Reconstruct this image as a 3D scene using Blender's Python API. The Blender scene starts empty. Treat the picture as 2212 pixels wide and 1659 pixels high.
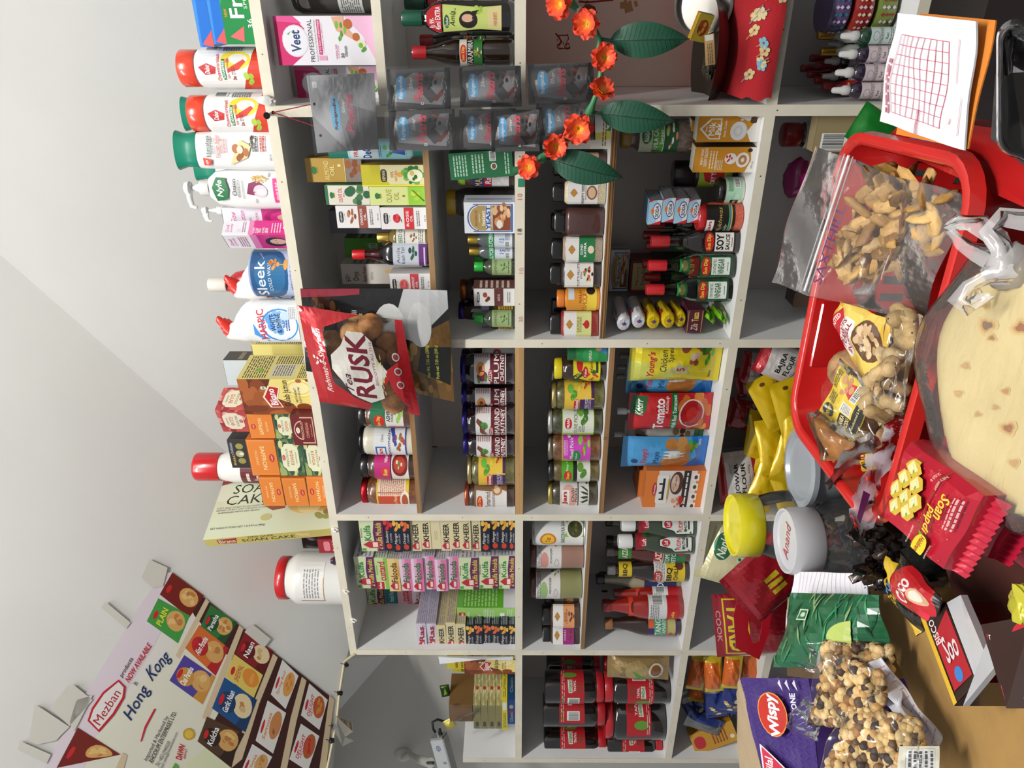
import bpy, bmesh, math, random
from mathutils import Vector, Matrix, Euler
from mathutils.geometry import tessellate_polygon
random.seed(7)
SC=bpy.context.scene; COL=SC.collection
# ---------------------------------------------------------------- camera, world, lamps, exposure
F_PX=1560.0; YAW=0.4949; PIT=0.0056; ROLL=0.0; EYE=Vector((0.0,-1.6,1.5))
R_=Vector((math.cos(YAW),math.sin(YAW),0)); F_=Vector((-math.sin(YAW)*math.cos(PIT),math.cos(YAW)*math.cos(PIT),math.sin(PIT))); U_=R_.cross(F_)
cd=bpy.data.cameras.new('camera'); cam=bpy.data.objects.new('camera',cd); COL.objects.link(cam)
cd.sensor_width=36; cd.lens=36*F_PX/2212; cd.clip_start=0.02
cam.matrix_world=Matrix(((-U_.x,R_.x,-F_.x,EYE.x),(-U_.y,R_.y,-F_.y,EYE.y),(-U_.z,R_.z,-F_.z,EYE.z),(0,0,0,1)))
SC.camera=cam
SC.view_settings.view_transform='Standard'; SC.view_settings.look='None'; SC.view_settings.exposure=0.44; SC.view_settings.gamma=1
W=bpy.data.worlds.new('world'); SC.world=W; W.use_nodes=True
W.node_tree.nodes['Background'].inputs[0].default_value=(0.93,0.96,1,1); W.node_tree.nodes['Background'].inputs[1].default_value=0.29
def lamp(x,y,z,rz,l,e):
    m=bpy.data.materials.new('lamp_glow'); m.use_nodes=True; nt=m.node_tree; em=nt.nodes.new('ShaderNodeEmission'); em.inputs[0].default_value=(1,.985,.95,1); em.inputs[1].default_value=e
    nt.links.new(em.outputs[0],nt.nodes['Material Output'].inputs[0])
    bm=bmesh.new(); bmesh.ops.create_cone(bm,cap_ends=True,segments=12,radius1=.02,radius2=.02,depth=l,matrix=Matrix.Rotation(math.pi/2,4,'Y'))
    me=bpy.data.meshes.new('ceiling_tube_lamp'); bm.to_mesh(me); me.materials.append(m)
    o=bpy.data.objects.new('ceiling_tube_lamp',me); o.location=(x,y,z); o.rotation_euler=(0,0,rz); COL.objects.link(o); o['label']='bare white ceiling tube lamp above the aisle'; o['category']='lamp'; o['group']='ceiling tube lamps'
lamp(.5,-1.9,3.9,math.radians(8),1.2,520)
lamp(-1.1,-1.9,3.9,math.radians(8),1.2,170)
def ray(px,py):
    return F_*F_PX+R_*(829.5-py)+U_*(1106-px)
def PY(px,py,Y):
    d=ray(px,py); return EYE+d*((Y-EYE.y)/d.y)
def PZ(px,py,Z):
    d=ray(px,py); return EYE+d*((Z-EYE.z)/d.z)
def PD(px,py,dist):
    return EYE+ray(px,py)*(dist/F_PX)
# ---------------------------------------------------------------- materials
def lin(c):
    if isinstance(c,str):
        if len(c)==3: c=''.join(k*2 for k in c)
        c=[int(c[i:i+2],16)/255 for i in (0,2,4)]
    m_=max(c); g=1-.12*max(0,(m_-.7)/.3)
    return tuple(((k*g/12.92) if k*g<=0.04045 else ((k*g+0.055)/1.055)**2.4) for k in c)
MATS={}
def mat(name,rough=.45,metal=0,coat=0,trans=0,noise=0,nscale=40,bump=0,bscale=60,alpha=1,spec=.5,film=0,ior=1.45,vor=0,stretch=None):
    m=bpy.data.materials.new(name); m.use_nodes=True; nt=m.node_tree; N=nt.nodes; L=nt.links
    b=N['Principled BSDF']; a=N.new('ShaderNodeAttribute'); a.attribute_name='Col'
    src=a.outputs['Color']
    tc=N.new('ShaderNodeTexCoord'); vec=tc.outputs['Object']
    if stretch:
        mp=N.new('ShaderNodeMapping'); mp.inputs['Scale'].default_value=stretch; L.new(vec,mp.inputs[0]); vec=mp.outputs[0]
    if noise:
        if vor:
            n=N.new('ShaderNodeTexVoronoi'); n.inputs['Scale'].default_value=nscale; fac=n.outputs['Distance']
        else:
            n=N.new('ShaderNodeTexNoise'); n.inputs['Scale'].default_value=nscale; n.inputs['Detail'].default_value=6; fac=n.outputs[0]
        L.new(vec,n.inputs['Vector'])
        mr=N.new('ShaderNodeMapRange'); mr.inputs[1].default_value=.3 if not vor else 0; mr.inputs[2].default_value=.7; mr.inputs[3].default_value=1-noise; mr.inputs[4].default_value=1+noise*.6
        L.new(fac,mr.inputs[0])
        vm=N.new('ShaderNodeVectorMath'); vm.operation='SCALE'; L.new(src,vm.inputs[0]); L.new(mr.outputs[0],vm.inputs['Scale']); src=vm.outputs[0]
    L.new(src,b.inputs['Base Color'])
    b.inputs['Roughness'].default_value=rough; b.inputs['Metallic'].default_value=metal
    b.inputs['Coat Weight'].default_value=coat; b.inputs['Coat Roughness'].default_value=.06
    b.inputs['Transmission Weight'].default_value=trans; b.inputs['IOR'].default_value=ior
    b.inputs['Alpha'].default_value=alpha; b.inputs['Specular IOR Level'].default_value=spec
    if bump:
        bn=N.new('ShaderNodeTexNoise'); bn.inputs['Scale'].default_value=bscale; bn.inputs['Detail'].default_value=4; L.new(vec,bn.inputs['Vector'])
        bp=N.new('ShaderNodeBump'); bp.inputs['Strength'].default_value=bump; bp.inputs['Distance'].default_value=.004; L.new(bn.outputs[0],bp.inputs['Height']); L.new(bp.outputs[0],b.inputs['Normal'])
        if film==0: L.new(bp.outputs[0],b.inputs['Coat Normal'])
    if film:
        tr=N.new('ShaderNodeBsdfTransparent'); gl=N.new('ShaderNodeBsdfGlossy'); gl.inputs['Roughness'].default_value=.12
        df=N.new('ShaderNodeBsdfDiffuse'); L.new(src,df.inputs[0])
        if bump: L.new(bp.outputs[0],gl.inputs['Normal'])
        fr=N.new('ShaderNodeFresnel'); fr.inputs['IOR'].default_value=ior
        if bump: L.new(bp.outputs[0],fr.inputs['Normal'])
        m1=N.new('ShaderNodeMixShader'); m1.inputs[0].default_value=film; L.new(tr.outputs[0],m1.inputs[1]); L.new(df.outputs[0],m1.inputs[2])
        m2=N.new('ShaderNodeMixShader'); L.new(fr.outputs[0],m2.inputs[0]); L.new(m1.outputs[0],m2.inputs[1]); L.new(gl.outputs[0],m2.inputs[2])
        L.new(m2.outputs[0],N['Material Output'].inputs[0])
    MATS[name]=m; return name
mat('print',.42,coat=.15)
mat('paper',.7)
mat('gloss',.25,coat=.5)
mat('foil',.3,metal=.25,coat=.6,bump=.35,bscale=35)
mat('silver',.28,metal=.85,bump=.5,bscale=40)
mat('plastic',.3,coat=.3)
mat('metal',.28,metal=.85)
mat('chunk',.35,coat=1,noise=.55,nscale=90)
mat('grain',.5,coat=.8,noise=.6,nscale=500,vor=1)
mat('liquid',.15,coat=1)
mat('glass',.04,trans=1,ior=1.3)
mat('tint',.05,trans=.85,ior=1.3)
mat('film',.1,film=.06,bump=.4,bscale=25,ior=1.35)
mat('milky',.15,film=.42,bump=.6,bscale=30)
mat('clearwrap',.1,film=.012,bump=.3,bscale=30,ior=1.3)
mat('bagfilm',.1,film=.09,bump=1,bscale=22,ior=1.35,stretch=(1,3,1))
mat('thin',.1,film=.045,ior=1.4)
mat('wallpaint',.75,noise=.035,nscale=3,bump=.06,bscale=25)
mat('laminate',.4,noise=.05,nscale=8)
mat('trimpaint',.5,noise=.08,nscale=14)
mat('wood',.65,noise=.3,nscale=30,stretch=(.15,1,6))
mat('cardboard',.8,noise=.08,nscale=30,bump=.15,bscale=80)
mat('cloth',.9,bump=.3,bscale=300)
mat('food',.6,noise=.45,nscale=45,bump=.6,bscale=90)
mat('naan',.55,noise=.12,nscale=14,bump=.5,bscale=20)
mat('leaf',.4,noise=.12,nscale=20)
mat('petal',.6,noise=.2,nscale=60)
mat('rubber',.45)
# ---------------------------------------------------------------- mesh collector
class MB:
    def __init__(s): s.v=[];s.f=[];s.c=[];s.m=[];s.s=[];s.ms=[]
    def mi(s,m):
        if m not in s.ms: s.ms.append(m)
        return s.ms.index(m)
    def add(s,vs,fs,col,m='print',smooth=False):
        o=len(s.v); s.v+= [tuple(v) for v in vs]; k=s.mi(m); many=isinstance(col,list)
        if not many: col=lin(col)
        for i,f in enumerate(fs):
            s.f.append([a+o for a in f]); s.c.append(col[i] if many else col); s.m.append(k); s.s.append(smooth)
        return s
    def mesh(s,name,sharp=48):
        if any(k in('food','film','milky','bagfilm','clearwrap','naan') for k in s.ms): sharp=85
        me=bpy.data.meshes.new(name); me.from_pydata(s.v,[],s.f)
        for k in s.ms: me.materials.append(MATS[k])
        me.polygons.foreach_set('material_index',s.m); me.polygons.foreach_set('use_smooth',s.s)
        ca=me.color_attributes.new('Col','FLOAT_COLOR','CORNER'); buf=[]
        for p,c in zip(me.polygons,s.c): buf+= [c[0],c[1],c[2],1.0]*p.loop_total
        ca.data.foreach_set('color',buf)
        if any(s.s): me.set_sharp_from_angle(angle=math.radians(sharp))
        me.update(); return me
    def build(s,name,parent=None,**k):
        o=bpy.data.objects.new(name,s.mesh(name)); COL.objects.link(o); o.parent=parent
        for a,b in k.items(): o[a]=b
        return o
    def box(s,c,d,col,m='print',cols=None,bev=0):
        bm=bmesh.new(); bmesh.ops.create_cube(bm,size=1)
        for v in bm.verts: v.co=Vector((c[0]+v.co.x*d[0],c[1]+v.co.y*d[1],c[2]+v.co.z*d[2]))
        if bev: bmesh.ops.bevel(bm,geom=bm.edges[:],offset=bev,segments=1,affect='EDGES')
        bm.normal_update(); cl=[]
        for f in bm.faces:
            n=f.normal; k=None
            if cols:
                key='F' if n.y<-.9 else 'B' if n.y>.9 else 'R' if n.x>.9 else 'L' if n.x<-.9 else 'T' if n.z>.9 else 'D' if n.z<-.9 else None
                k=cols.get(key)
            cl.append(lin(k or col))
        s.add([v.co[:] for v in bm.verts],[[v.index for v in f.verts] for f in bm.faces],cl,m); bm.free(); return s
    def lathe(s,prof,col,m='plastic',n=24,p=2,sx=1,sy=1,c=(0,0,0),cap=True,rib=0,ax='z'):
        vs=[];fs=[]
        for r,z in prof:
            for i in range(n):
                a=2*math.pi*(i+.5)/n; ca,sa=math.cos(a),math.sin(a)
                k=(abs(ca)**p+abs(sa)**p)**(-1/p) if p!=2 else 1
                rr=r*k*(1+(rib if i%2 else 0))
                x,y=ca*rr*sx,sa*rr*sy
                if ax=='z': q=(c[0]+x,c[1]+y,c[2]+z)
                elif ax=='y': q=(c[0]+x,c[1]+z,c[2]+y)
                else: q=(c[0]+z,c[1]+x,c[2]+y)
                vs.append(q)
        for j in range(len(prof)-1):
            for i in range(n):
                a,b=j*n+i,j*n+(i+1)%n; fs.append((a,b,b+n,a+n))
        if cap:
            fs.append(tuple(range(n))[::-1]); o=(len(prof)-1)*n; fs.append(tuple(range(o,o+n)))
        if ax=='y': fs=[f[::-1] for f in fs]
        return s.add(vs,fs,col,m,True)
    def tube(s,pts,r,col,m='plastic',n=8):
        pts=[Vector(p) for p in pts]; vs=[];fs=[]; rr=r if isinstance(r,list) else [r]*len(pts); pr=None
        for i,p in enumerate(pts):
            d=(pts[min(i+1,len(pts)-1)]-pts[max(i-1,0)]).normalized()
            if pr is None: pr=d.orthogonal().normalized()
            pr=(pr-d*pr.dot(d)).normalized(); q=d.cross(pr)
            for k in range(n):
                a=2*math.pi*k/n; vs.append(p+(pr*math.cos(a)+q*math.sin(a))*rr[i])
        for i in range(len(pts)-1):
            for k in range(n):
                a,b=i*n+k,i*n+(k+1)%n; fs.append((a,b,b+n,a+n))
        fs.append(tuple(range(n))[::-1]); o=(len(pts)-1)*n; fs.append(tuple(range(o,o+n)))
        return s.add(vs,fs,col,m,True)
    def blob(s,c,r,col,m='food',rings=6,n=10,seed=0,jit=.1,rot=None):
        rnd=random.Random(seed); vs=[];fs=[]
        if not hasattr(r,'__len__'): r=(r,r,r)
        M=Euler(rot).to_matrix() if rot else None
        for j in range(rings+1):
            t=math.pi*j/rings
            for i in range(n):
                a=2*math.pi*i/n; k=1+rnd.uniform(-jit,jit)
                q=Vector((r[0]*k*math.sin(t)*math.cos(a),r[1]*k*math.sin(t)*math.sin(a),r[2]*k*math.cos(t)))
                if M: q=M@q
                vs.append((c[0]+q.x,c[1]+q.y,c[2]+q.z))
        for j in range(rings):
            for i in range(n):
                a,b=j*n+i,j*n+(i+1)%n; fs.append((a,a+n,b+n,b))
        return s.add(vs,fs,col,m,True)
    def grid(s,fn,nu,nv,col,m='print',two=0):
        vs=[fn(i/nu,j/nv) for j in range(nv+1) for i in range(nu+1)]
        fs=[q for j in range(nv) for i in range(nu) for q in ((j*(nu+1)+i,j*(nu+1)+i+1,(j+1)*(nu+1)+i+1),(j*(nu+1)+i,(j+1)*(nu+1)+i+1,(j+1)*(nu+1)+i))]
        return s.add(vs,fs,col,m,True)
# ---------------------------------------------------------------- printed matter
TC={}
def glyphs(txt,bold,shear):
    key=(txt,bold,shear)
    if key in TC: return TC[key]
    cu=bpy.data.curves.new('t','FONT'); cu.body=txt; cu.resolution_u=2; cu.offset=0 if 'M' in txt else .009*bold; cu.shear=shear; cu.align_x='LEFT'
    o=bpy.data.objects.new('t',cu); COL.objects.link(o)
    dg=bpy.context.evaluated_depsgraph_get(); me=bpy.data.meshes.new_from_object(o.evaluated_get(dg))
    vs=[(v.co.x,v.co.y) for v in me.vertices]; fs=[tuple(p.vertices) for p in me.polygons]
    bpy.data.objects.remove(o); bpy.data.curves.remove(cu); bpy.data.meshes.remove(me)
    if vs:
        x0=min(v[0] for v in vs);x1=max(v[0] for v in vs);y0=min(v[1] for v in vs);y1=max(v[1] for v in vs)
        sx=(x1-x0) or 1; sy=(y1-y0) or 1
        vs=[((v[0]-x0)/sx,(v[1]-y0)/sy,0) for v in vs]
        if 'M' in txt and bold:
            d_=.006*min(bold,4)*sy/sx; n_=len(vs); f0=list(fs); v0=list(vs)
            for q_,(dx,dy) in enumerate(((d_,0),(-d_,0))):
                vs+=[(a+dx,b_+dy,.3*(q_+1)) for a,b_,_ in v0]; fs+=[tuple(i+n_*(q_+1) for i in f) for f in f0]
    TC[key]=(vs,fs); return TC[key]
def r(x0,y0,x1,y1,c): return ('p',[(x0,y0),(x1,y0),(x1,y1),(x0,y1)],c)
def e(cx,cy,rx,ry,c,n=20,a0=0,a1=360): return ('p',[(cx+rx*math.cos(math.radians(a0+(a1-a0)*i/n)),cy+ry*math.sin(math.radians(a0+(a1-a0)*i/n))) for i in range(n if a1-a0==360 else n+1)],c)
def p(pts,c): return ('p',pts,c)
def t(s,cx,cy,w,h,c,b=1,rot=0,sh=0): return ('t',s,cx,cy,w,h,c,b,rot,sh)
def l(x0,y0,x1,y1,n,c,seed=1): return ('l',x0,y0,x1,y1,n,c,seed)
def bl(cx,cy,rx,ry,n,cs,sz=.28,seed=1): return ('b',cx,cy,rx,ry,n,cs,sz,seed)
def bc(x0,y0,x1,y1,c='111'): return ('c',x0,y0,x1,y1,c)
def qt(s,q,c,b=1,sh=0): return ('q',s,q,c,b,sh)
def rr(x0,y0,x1,y1,c,k=.25):
    w,h=(x1-x0)*k,(y1-y0)*k; pts=[]
    for cx,cy,a in ((x1-w,y1-h,0),(x0+w,y1-h,90),(x0+w,y0+h,180),(x1-w,y0+h,270)):
        for i in range(5): an=math.radians(a+i*22.5); pts.append((cx+w*math.cos(an),cy+h*math.sin(an)))
    return ('p',pts,c)
def flat(els,W=1,H=1,sx=None,sz=None,free=False):
    """printed shapes -> verts (x,z,lift), faces, colours"""
    vs=[];fs=[];cs=[];
    def poly(pts,c,L):
        if not free:
            for ax in (0,1):
                for sg,lim in ((1,1.0),(-1,0.0)):
                    if all(sg*(q[ax]-lim)<=1e-9 for q in pts): continue
                    out=[]
                    for i,q in enumerate(pts):
                        w_=pts[i-1]; qi=sg*(q[ax]-lim)<=0; wi=sg*(w_[ax]-lim)<=0
                        if qi!=wi:
                            k_=(lim-w_[ax])/(q[ax]-w_[ax]); out.append(tuple(w_[j]+k_*(q[j]-w_[j]) for j in (0,1)))
                        if qi: out.append(q)
                    pts=out
                    if len(pts)<3: return
        o=len(vs); vs.extend([(a[0]*W,a[1]*H,L) for a in pts]); fs.append(tuple(range(o,o+len(pts)))); cs.append(c)
    L=0
    for el in els:
        L+=1; k=el[0]
        if k=='p': poly(el[1],lin(el[2]),L)
        elif k=='t':
            _,s,cx,cy,w,h,c,b,rot,sh=el; g,gf=glyphs(s,b,sh); o=len(vs); ca,sa=math.cos(math.radians(rot)),math.sin(math.radians(rot))
            for a,q,dl in g:
                if abs(rot)in(90,270): X=(a-.5)*h*H; Z=(q-.5)*w*W
                else: X=(a-.5)*w*W; Z=(q-.5)*h*H
                vs.append((cx*W+X*ca-Z*sa,cy*H+X*sa+Z*ca,L+dl))
            c=lin(c)
            for f in gf: fs.append(tuple(i+o for i in f)); cs.append(c)
        elif k=='q':
            _,s,q,c,b,sh=el; g,gf=glyphs(s,b,sh); o=len(vs)
            for a,d,dl in g:
                vs.append(tuple((q[0][i]*(1-a)*(1-d)+q[1][i]*a*(1-d)+q[2][i]*a*d+q[3][i]*(1-a)*d)*(W if i==0 else H) for i in (0,1))+(L+dl,))
            c=lin(c)
            for f in gf: fs.append(tuple(i+o for i in f)); cs.append(c)
        elif k=='l':
            _,x0,y0,x1,y1,n,c,sd=el; rnd=random.Random(sd); h=(y1-y0)/n
            for i in range(n):
                x=x0; yy=y1-(i+.8)*h
                while x<x1-.02*(x1-x0):
                    w=min(rnd.uniform(.08,.22)*(x1-x0),x1-x); poly([(x,yy),(x+w,yy),(x+w,yy+h*.45),(x,yy+h*.45)],lin(c),L); x+=w+.035*(x1-x0)
        elif k=='b':
            _,cx,cy,rx,ry,n,cc,bsz,sd=el; rnd=random.Random(sd)
            for i in range(n):
                a=rnd.uniform(0,6.28); q=math.sqrt(rnd.random())*.8; x=cx+rx*q*math.cos(a); y=cy+ry*q*math.sin(a); s=bsz*rnd.uniform(.7,1.2); an=rnd.uniform(0,3)
                el_=1-.3*rnd.random(); cl=lin(rnd.choice(cc))
                poly([(x+rx*s*math.cos(j*.524+an),y+ry*s*el_*math.sin(j*.524+an)) for j in range(12)],cl,L+i*.04)
            L+=1
        elif k=='c':
            _,x0,y0,x1,y1,c=el; poly([(x0,y0),(x1,y0),(x1,y1),(x0,y1)],lin('f4f4f0'),L); rnd=random.Random(3); x=x0+.06*(x1-x0)
            while x<x1-.08*(x1-x0):
                w=rnd.uniform(.015,.05)*(x1-x0); poly([(x,y0+.12*(y1-y0)),(x+w,y0+.12*(y1-y0)),(x+w,y1-.08*(y1-y0)),(x,y1-.08*(y1-y0))],lin(c),L+.5); x+=w+rnd.uniform(.015,.04)*(x1-x0)
    if not sx and not sz: return vs,fs,cs
    out=[]
    for f,c in zip(fs,cs):
        P=[vs[k] for k in f]
        if len(P)==3: tr=[P]
        else: tr=[[P[a] for a in q] for q in tessellate_polygon([[Vector(v) for v in P]])]
        for q in tr: out.append((q,c))
    def split(pl,val,lines):
        """cut convex pieces wherever val(point) crosses an integer"""
        res=[]
        for q,c in pl:
            d=[val(v) for v in q]; k=math.floor(min(d)+1e-6)+1; top=max(d)-1e-6
            while k<top:
                lo=[];hi=[]
                for a in range(len(q)):
                    p0,p1,d0,d1=q[a-1],q[a],d[a-1]-k,d[a]-k
                    if d0*d1<0 and abs(d0)>1e-9 and abs(d1)>1e-9:
                        m_=d0/(d0-d1); w_=tuple(p0[b]+(p1[b]-p0[b])*m_ for b in range(3)); lo.append((w_,k)); hi.append((w_,k))
                    if d1<=1e-9: lo.append((p1,d[a]))
                    if d1>=-1e-9: hi.append((p1,d[a]))
                if len(lo)>2: res.append(([v[0] for v in lo],c))
                q=[v[0] for v in hi]; d=[v[1] for v in hi]; k+=1
                if len(q)<3: break
            if len(q)>2: res.append((q,c))
        return res
    if sx: out=split(out,lambda v:v[0]/sx,0)
    if sz: out=split(out,lambda v:v[1]/sz,0)
    if sx and sz: out=split(out,lambda v:v[1]/sz-v[0]/sx,0)
    V=[];Fx=[];Cx=[]
    for q,c in out: Fx.append(list(range(len(V),len(V)+len(q)))); V+=q; Cx.append(c)
    return V,Fx,Cx
LF=.00006
def ink(mb,els,W,H,fn,sx=None,sz=None,m='print'):
    V,Fc,C=flat(els,W,H,sx,sz)
    if not V: return mb
    mb.add([fn(*v) for v in V],Fc,C,m); return mb
def onf(F,nu,nv,n,W=1,H=1,base=.0003,step=.00006):
    """put print on the same facets as a nu x nv grid surface F(u,v)"""
    n=Vector(n); cache={}
    def g(i,j):
        if (i,j) not in cache: cache[(i,j)]=Vector(F(i/nu,j/nv))
        return cache[(i,j)]
    def fn(x,z,L):
        u=min(max(x/W,0),1)*nu; v=min(max(z/H,0),1)*nv; i=min(int(u+1e-7),nu-1); j=min(int(v+1e-7),nv-1); a,d=u-i,v-j
        q=g(i,j)+(g(i+1,j)-g(i,j))*a+(g(i+1,j+1)-g(i+1,j))*d if a>=d else g(i,j)+(g(i,j+1)-g(i,j))*d+(g(i+1,j+1)-g(i,j+1))*a
        return tuple(q+n*(base+L*step))
    return fn
# ---------------------------------------------------------------- product prototypes: [(part name, mesh)], width, depth, height
class Proto:
    def __init__(s,kind,cat,parts,W,D,H): s.kind=kind;s.cat=cat;s.parts=parts;s.W=W;s.D=D;s.H=H
def tag(o,label,cat=None,group=None,kind=None):
    o['label']=label
    if cat: o['category']=cat
    if group: o['group']=group
    if kind: o['kind']=kind
    return o
def inst(pr,label,group=None,loc=(0,0,0),rot=(0,0,0),sc=(1,1,1)):
    if len(pr.parts)==1:
        o=bpy.data.objects.new(pr.kind,pr.parts[0][1])
    else:
        o=bpy.data.objects.new(pr.kind,None)
    COL.objects.link(o)
    if len(pr.parts)>1:
        o.empty_display_size=.01
        for pt in pr.parts:
            c=bpy.data.objects.new(pt[0],pt[1]); COL.objects.link(c); c.parent=o
            if len(pt)>2: c['label']=pt[2]
    o.location=loc; o.rotation_euler=rot; o.scale=sc
    return tag(o,label,pr.cat,group)
def carton(W,D,H,col,front=(),side=(),top=(),cols=None,kind='carton',cat='box',m='print',seam=True):
    b=MB(); b.box((0,0,H/2),(W,D,H),col,m,cols,bev=min(W,D,H)*.02+.0003)
    if front: ink(b,front,W,H,lambda x,z,L:(x-W/2,-D/2-L*LF,z),m=m)
    if side: ink(b,side,D,H,lambda x,z,L:(W/2+L*LF,x-D/2,z),m=m)
    if top: ink(b,top,W,D,lambda x,z,L:(x-W/2,z-D/2,H+L*LF),m=m)
    if seam:
        b.box((0,-D/2+.0006,H),(W*.9,.0008,.0006),'555'); b.box((0,D*.2,H),(W*.96,.0006,.0005),'777')
    return Proto(kind,cat,[(kind,b.mesh(kind))],W,D,H)
def arc(R,z0,els,LW,LH,off=0.0004,sy=1,pw=2):
    def fn(x,z,L):
        a=(x-LW/2)/R; q=R+off+L*LF; s_,c_=math.sin(a),math.cos(a); k=(abs(s_)**pw+abs(c_)**pw)**(-1/pw) if pw!=2 else 1
        return (s_*q*k,-c_*q*sy*k,z0+z)
    return fn
def jar(R,H,lid,body,base=None,els=(),lz=(.2,.75),lh=.13,lr=.86,neck=.1,bm='chunk',lm='plastic',pw=2,span=2.6,kind='jar',cat='jar',fill=None,ribs=0,lab2=None,clear=False,lidtop=None):
    bt=H*(1-lh); sh=H*neck
    b=MB(); pf=[(R*.86,0),(R*.97,H*.012),(R,H*.04),(R,bt-sh*1.6),(R*.96,bt-sh*1.1),(R*(lr+.02),bt-sh*.5),(R*lr*.95,bt-sh*.3),(R*lr*.95,bt)]
    ps=[]
    if clear:
        b.lathe(pf,'f2f4f4','glass',p=pw); ps.append(('jar_body',b.mesh('jar_body')))
        c=MB(); fz=H*(fill or .7); c.lathe([(R*.9*a,z) for a,z in ((.9,.004),(1,.01),(1,fz),(.8,fz+.002))],body,bm,p=pw,n=20); ps.append(('contents',c.mesh('contents')))
    else:
        b.lathe(pf,body,bm,p=pw); ps.append(('jar_body',b.mesh('jar_body')))
    q=MB(); q.lathe([(R*lr,bt-.001),(R*lr*1.02,bt+.001),(R*lr*1.02,H-.003),(R*lr*.97,H-.0008),(R*lr*.8,H-.0008),(R*lr*.78,H)],lid,lm,p=pw,n=36 if ribs else 24,rib=ribs); ps.append(('lid',q.mesh('lid')))
    if base is not None:
        LW=R*span; z0=H*lz[0]; LH=H*(lz[1]-lz[0]); k=MB()
        ink(k,[r(0,0,1,1,base)]+list(els),LW,LH,arc(R,z0,els,LW,LH,pw=pw),sx=R*.2); ps.append(('label',k.mesh('label')))
    return Proto(kind,cat,ps,2*R,2*R,H)
def bottle(R,H,prof,body,bm,capc,capz,capr,base=None,els=(),lz=(.1,.4),pw=2,span=2.4,kind='bottle',cat='bottle',capm='plastic',sy=1,neckl=None,ribs=0,lm='print',shape=None):
    """prof: (radius/R, z/H) list up to the cap"""
    b=MB(); b.lathe([(a*R,z*H) for a,z in prof],body,bm,p=pw,sy=sy); ps=[('bottle_body',b.mesh('bottle_body'))]
    q=MB(); q.lathe([(R*capr,capz*H),(R*capr,H*.985),(R*capr*.9,H)],capc,capm,n=32 if ribs else 20,rib=ribs); ps.append(('cap',q.mesh('cap')))
    if base is not None:
        LW=R*span; LH=H*(lz[1]-lz[0]); k=MB(); bs=[] if base=='' else [r(0,0,1,1,base)] if not shape else [shape(base)]
        ink(k,bs+list(els),LW,LH,arc(R,lz[0]*H,els,LW,LH,sy=sy,pw=pw),sx=R*.2,m=lm); ps.append(('label',k.mesh('label')))
    if neckl:
        z0,z1,nr,c,els2=neckl; k=MB(); ink(k,[r(0,0,1,1,c)]+list(els2),nr*R*3,(z1-z0)*H,arc(nr*R,z0*H,els2,nr*R*3,(z1-z0)*H,sy=sy),sx=R*nr*.3); ps.append(('neck_label',k.mesh('neck_label')))
    return Proto(kind,cat,ps,2*R,2*R*sy,H)
def pouchsurf(W,H,T,sd=0,flatz=.08):
    ph=[random.Random(sd+i).uniform(0,6.28) for i in range(4)]
    def th(u,v):
        u=min(max(u,0),1); v=min(max(v,0),1)
        a=max(0,math.sin(math.pi*u))**.6; vv=min(max((v-flatz)/(1-2*flatz),0),1); c=max(0,math.sin(math.pi*vv))**.5
        return T/2*a*c*(1+.06*math.sin(9*v+ph[0]+5*u)+.05*math.sin(14*u+ph[1]-6*v)+.05*math.sin(6*(u+v)*3+ph[2]))+.0006
    return th
def pouch(W,H,T,col,els=(),m='foil',im='foil',kind='pouch',cat='packet',sd=0,spout=None,fz=.06,back=None,crimp=0,waist=0):
    th=pouchsurf(W,H,T,sd,fz)
    def wz(v): return 1-waist*math.sin(math.pi*v)
    b=MB()
    def front(u,v): return ((u-.5)*W*wz(v),-th(u,v),v*H)
    def bk(u,v): return ((.5-u)*W*wz(v),th(1-u,v),v*H)
    b.grid(front,16,16,col,m); b.grid(bk,12,12,back or col,m)
    if crimp:
        n=int(W/.004)
        for zz in (0,H):
            for i in range(n): x=-W/2+(i+.5)*W/n; s=1 if zz else -1; b.add([(x-W/n/2,0,zz),(x+W/n/2,0,zz),(x,0,zz+s*.003)],[(0,1,2)],col,m)
    if els: ink(b,els,W,H,onf(front,16,16,(0,-1,0),W,H),sx=W/16,sz=H/16,m=im)
    ps=[(kind,b.mesh(kind,60))]
    if spout:
        x,h,c=spout; q=MB(); q.lathe([(.006,H-.004),(.006,H+.004),(.0105,H+.005),(.0105,H+h),(.009,H+h+.002)],c,'plastic',n=20,c=(x*W,0,0),rib=.04); ps=[('pouch_bag',ps[0][1]),('spout_cap',q.mesh('spout_cap'))]
    return Proto(kind,cat,ps,W,T,H)
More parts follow.
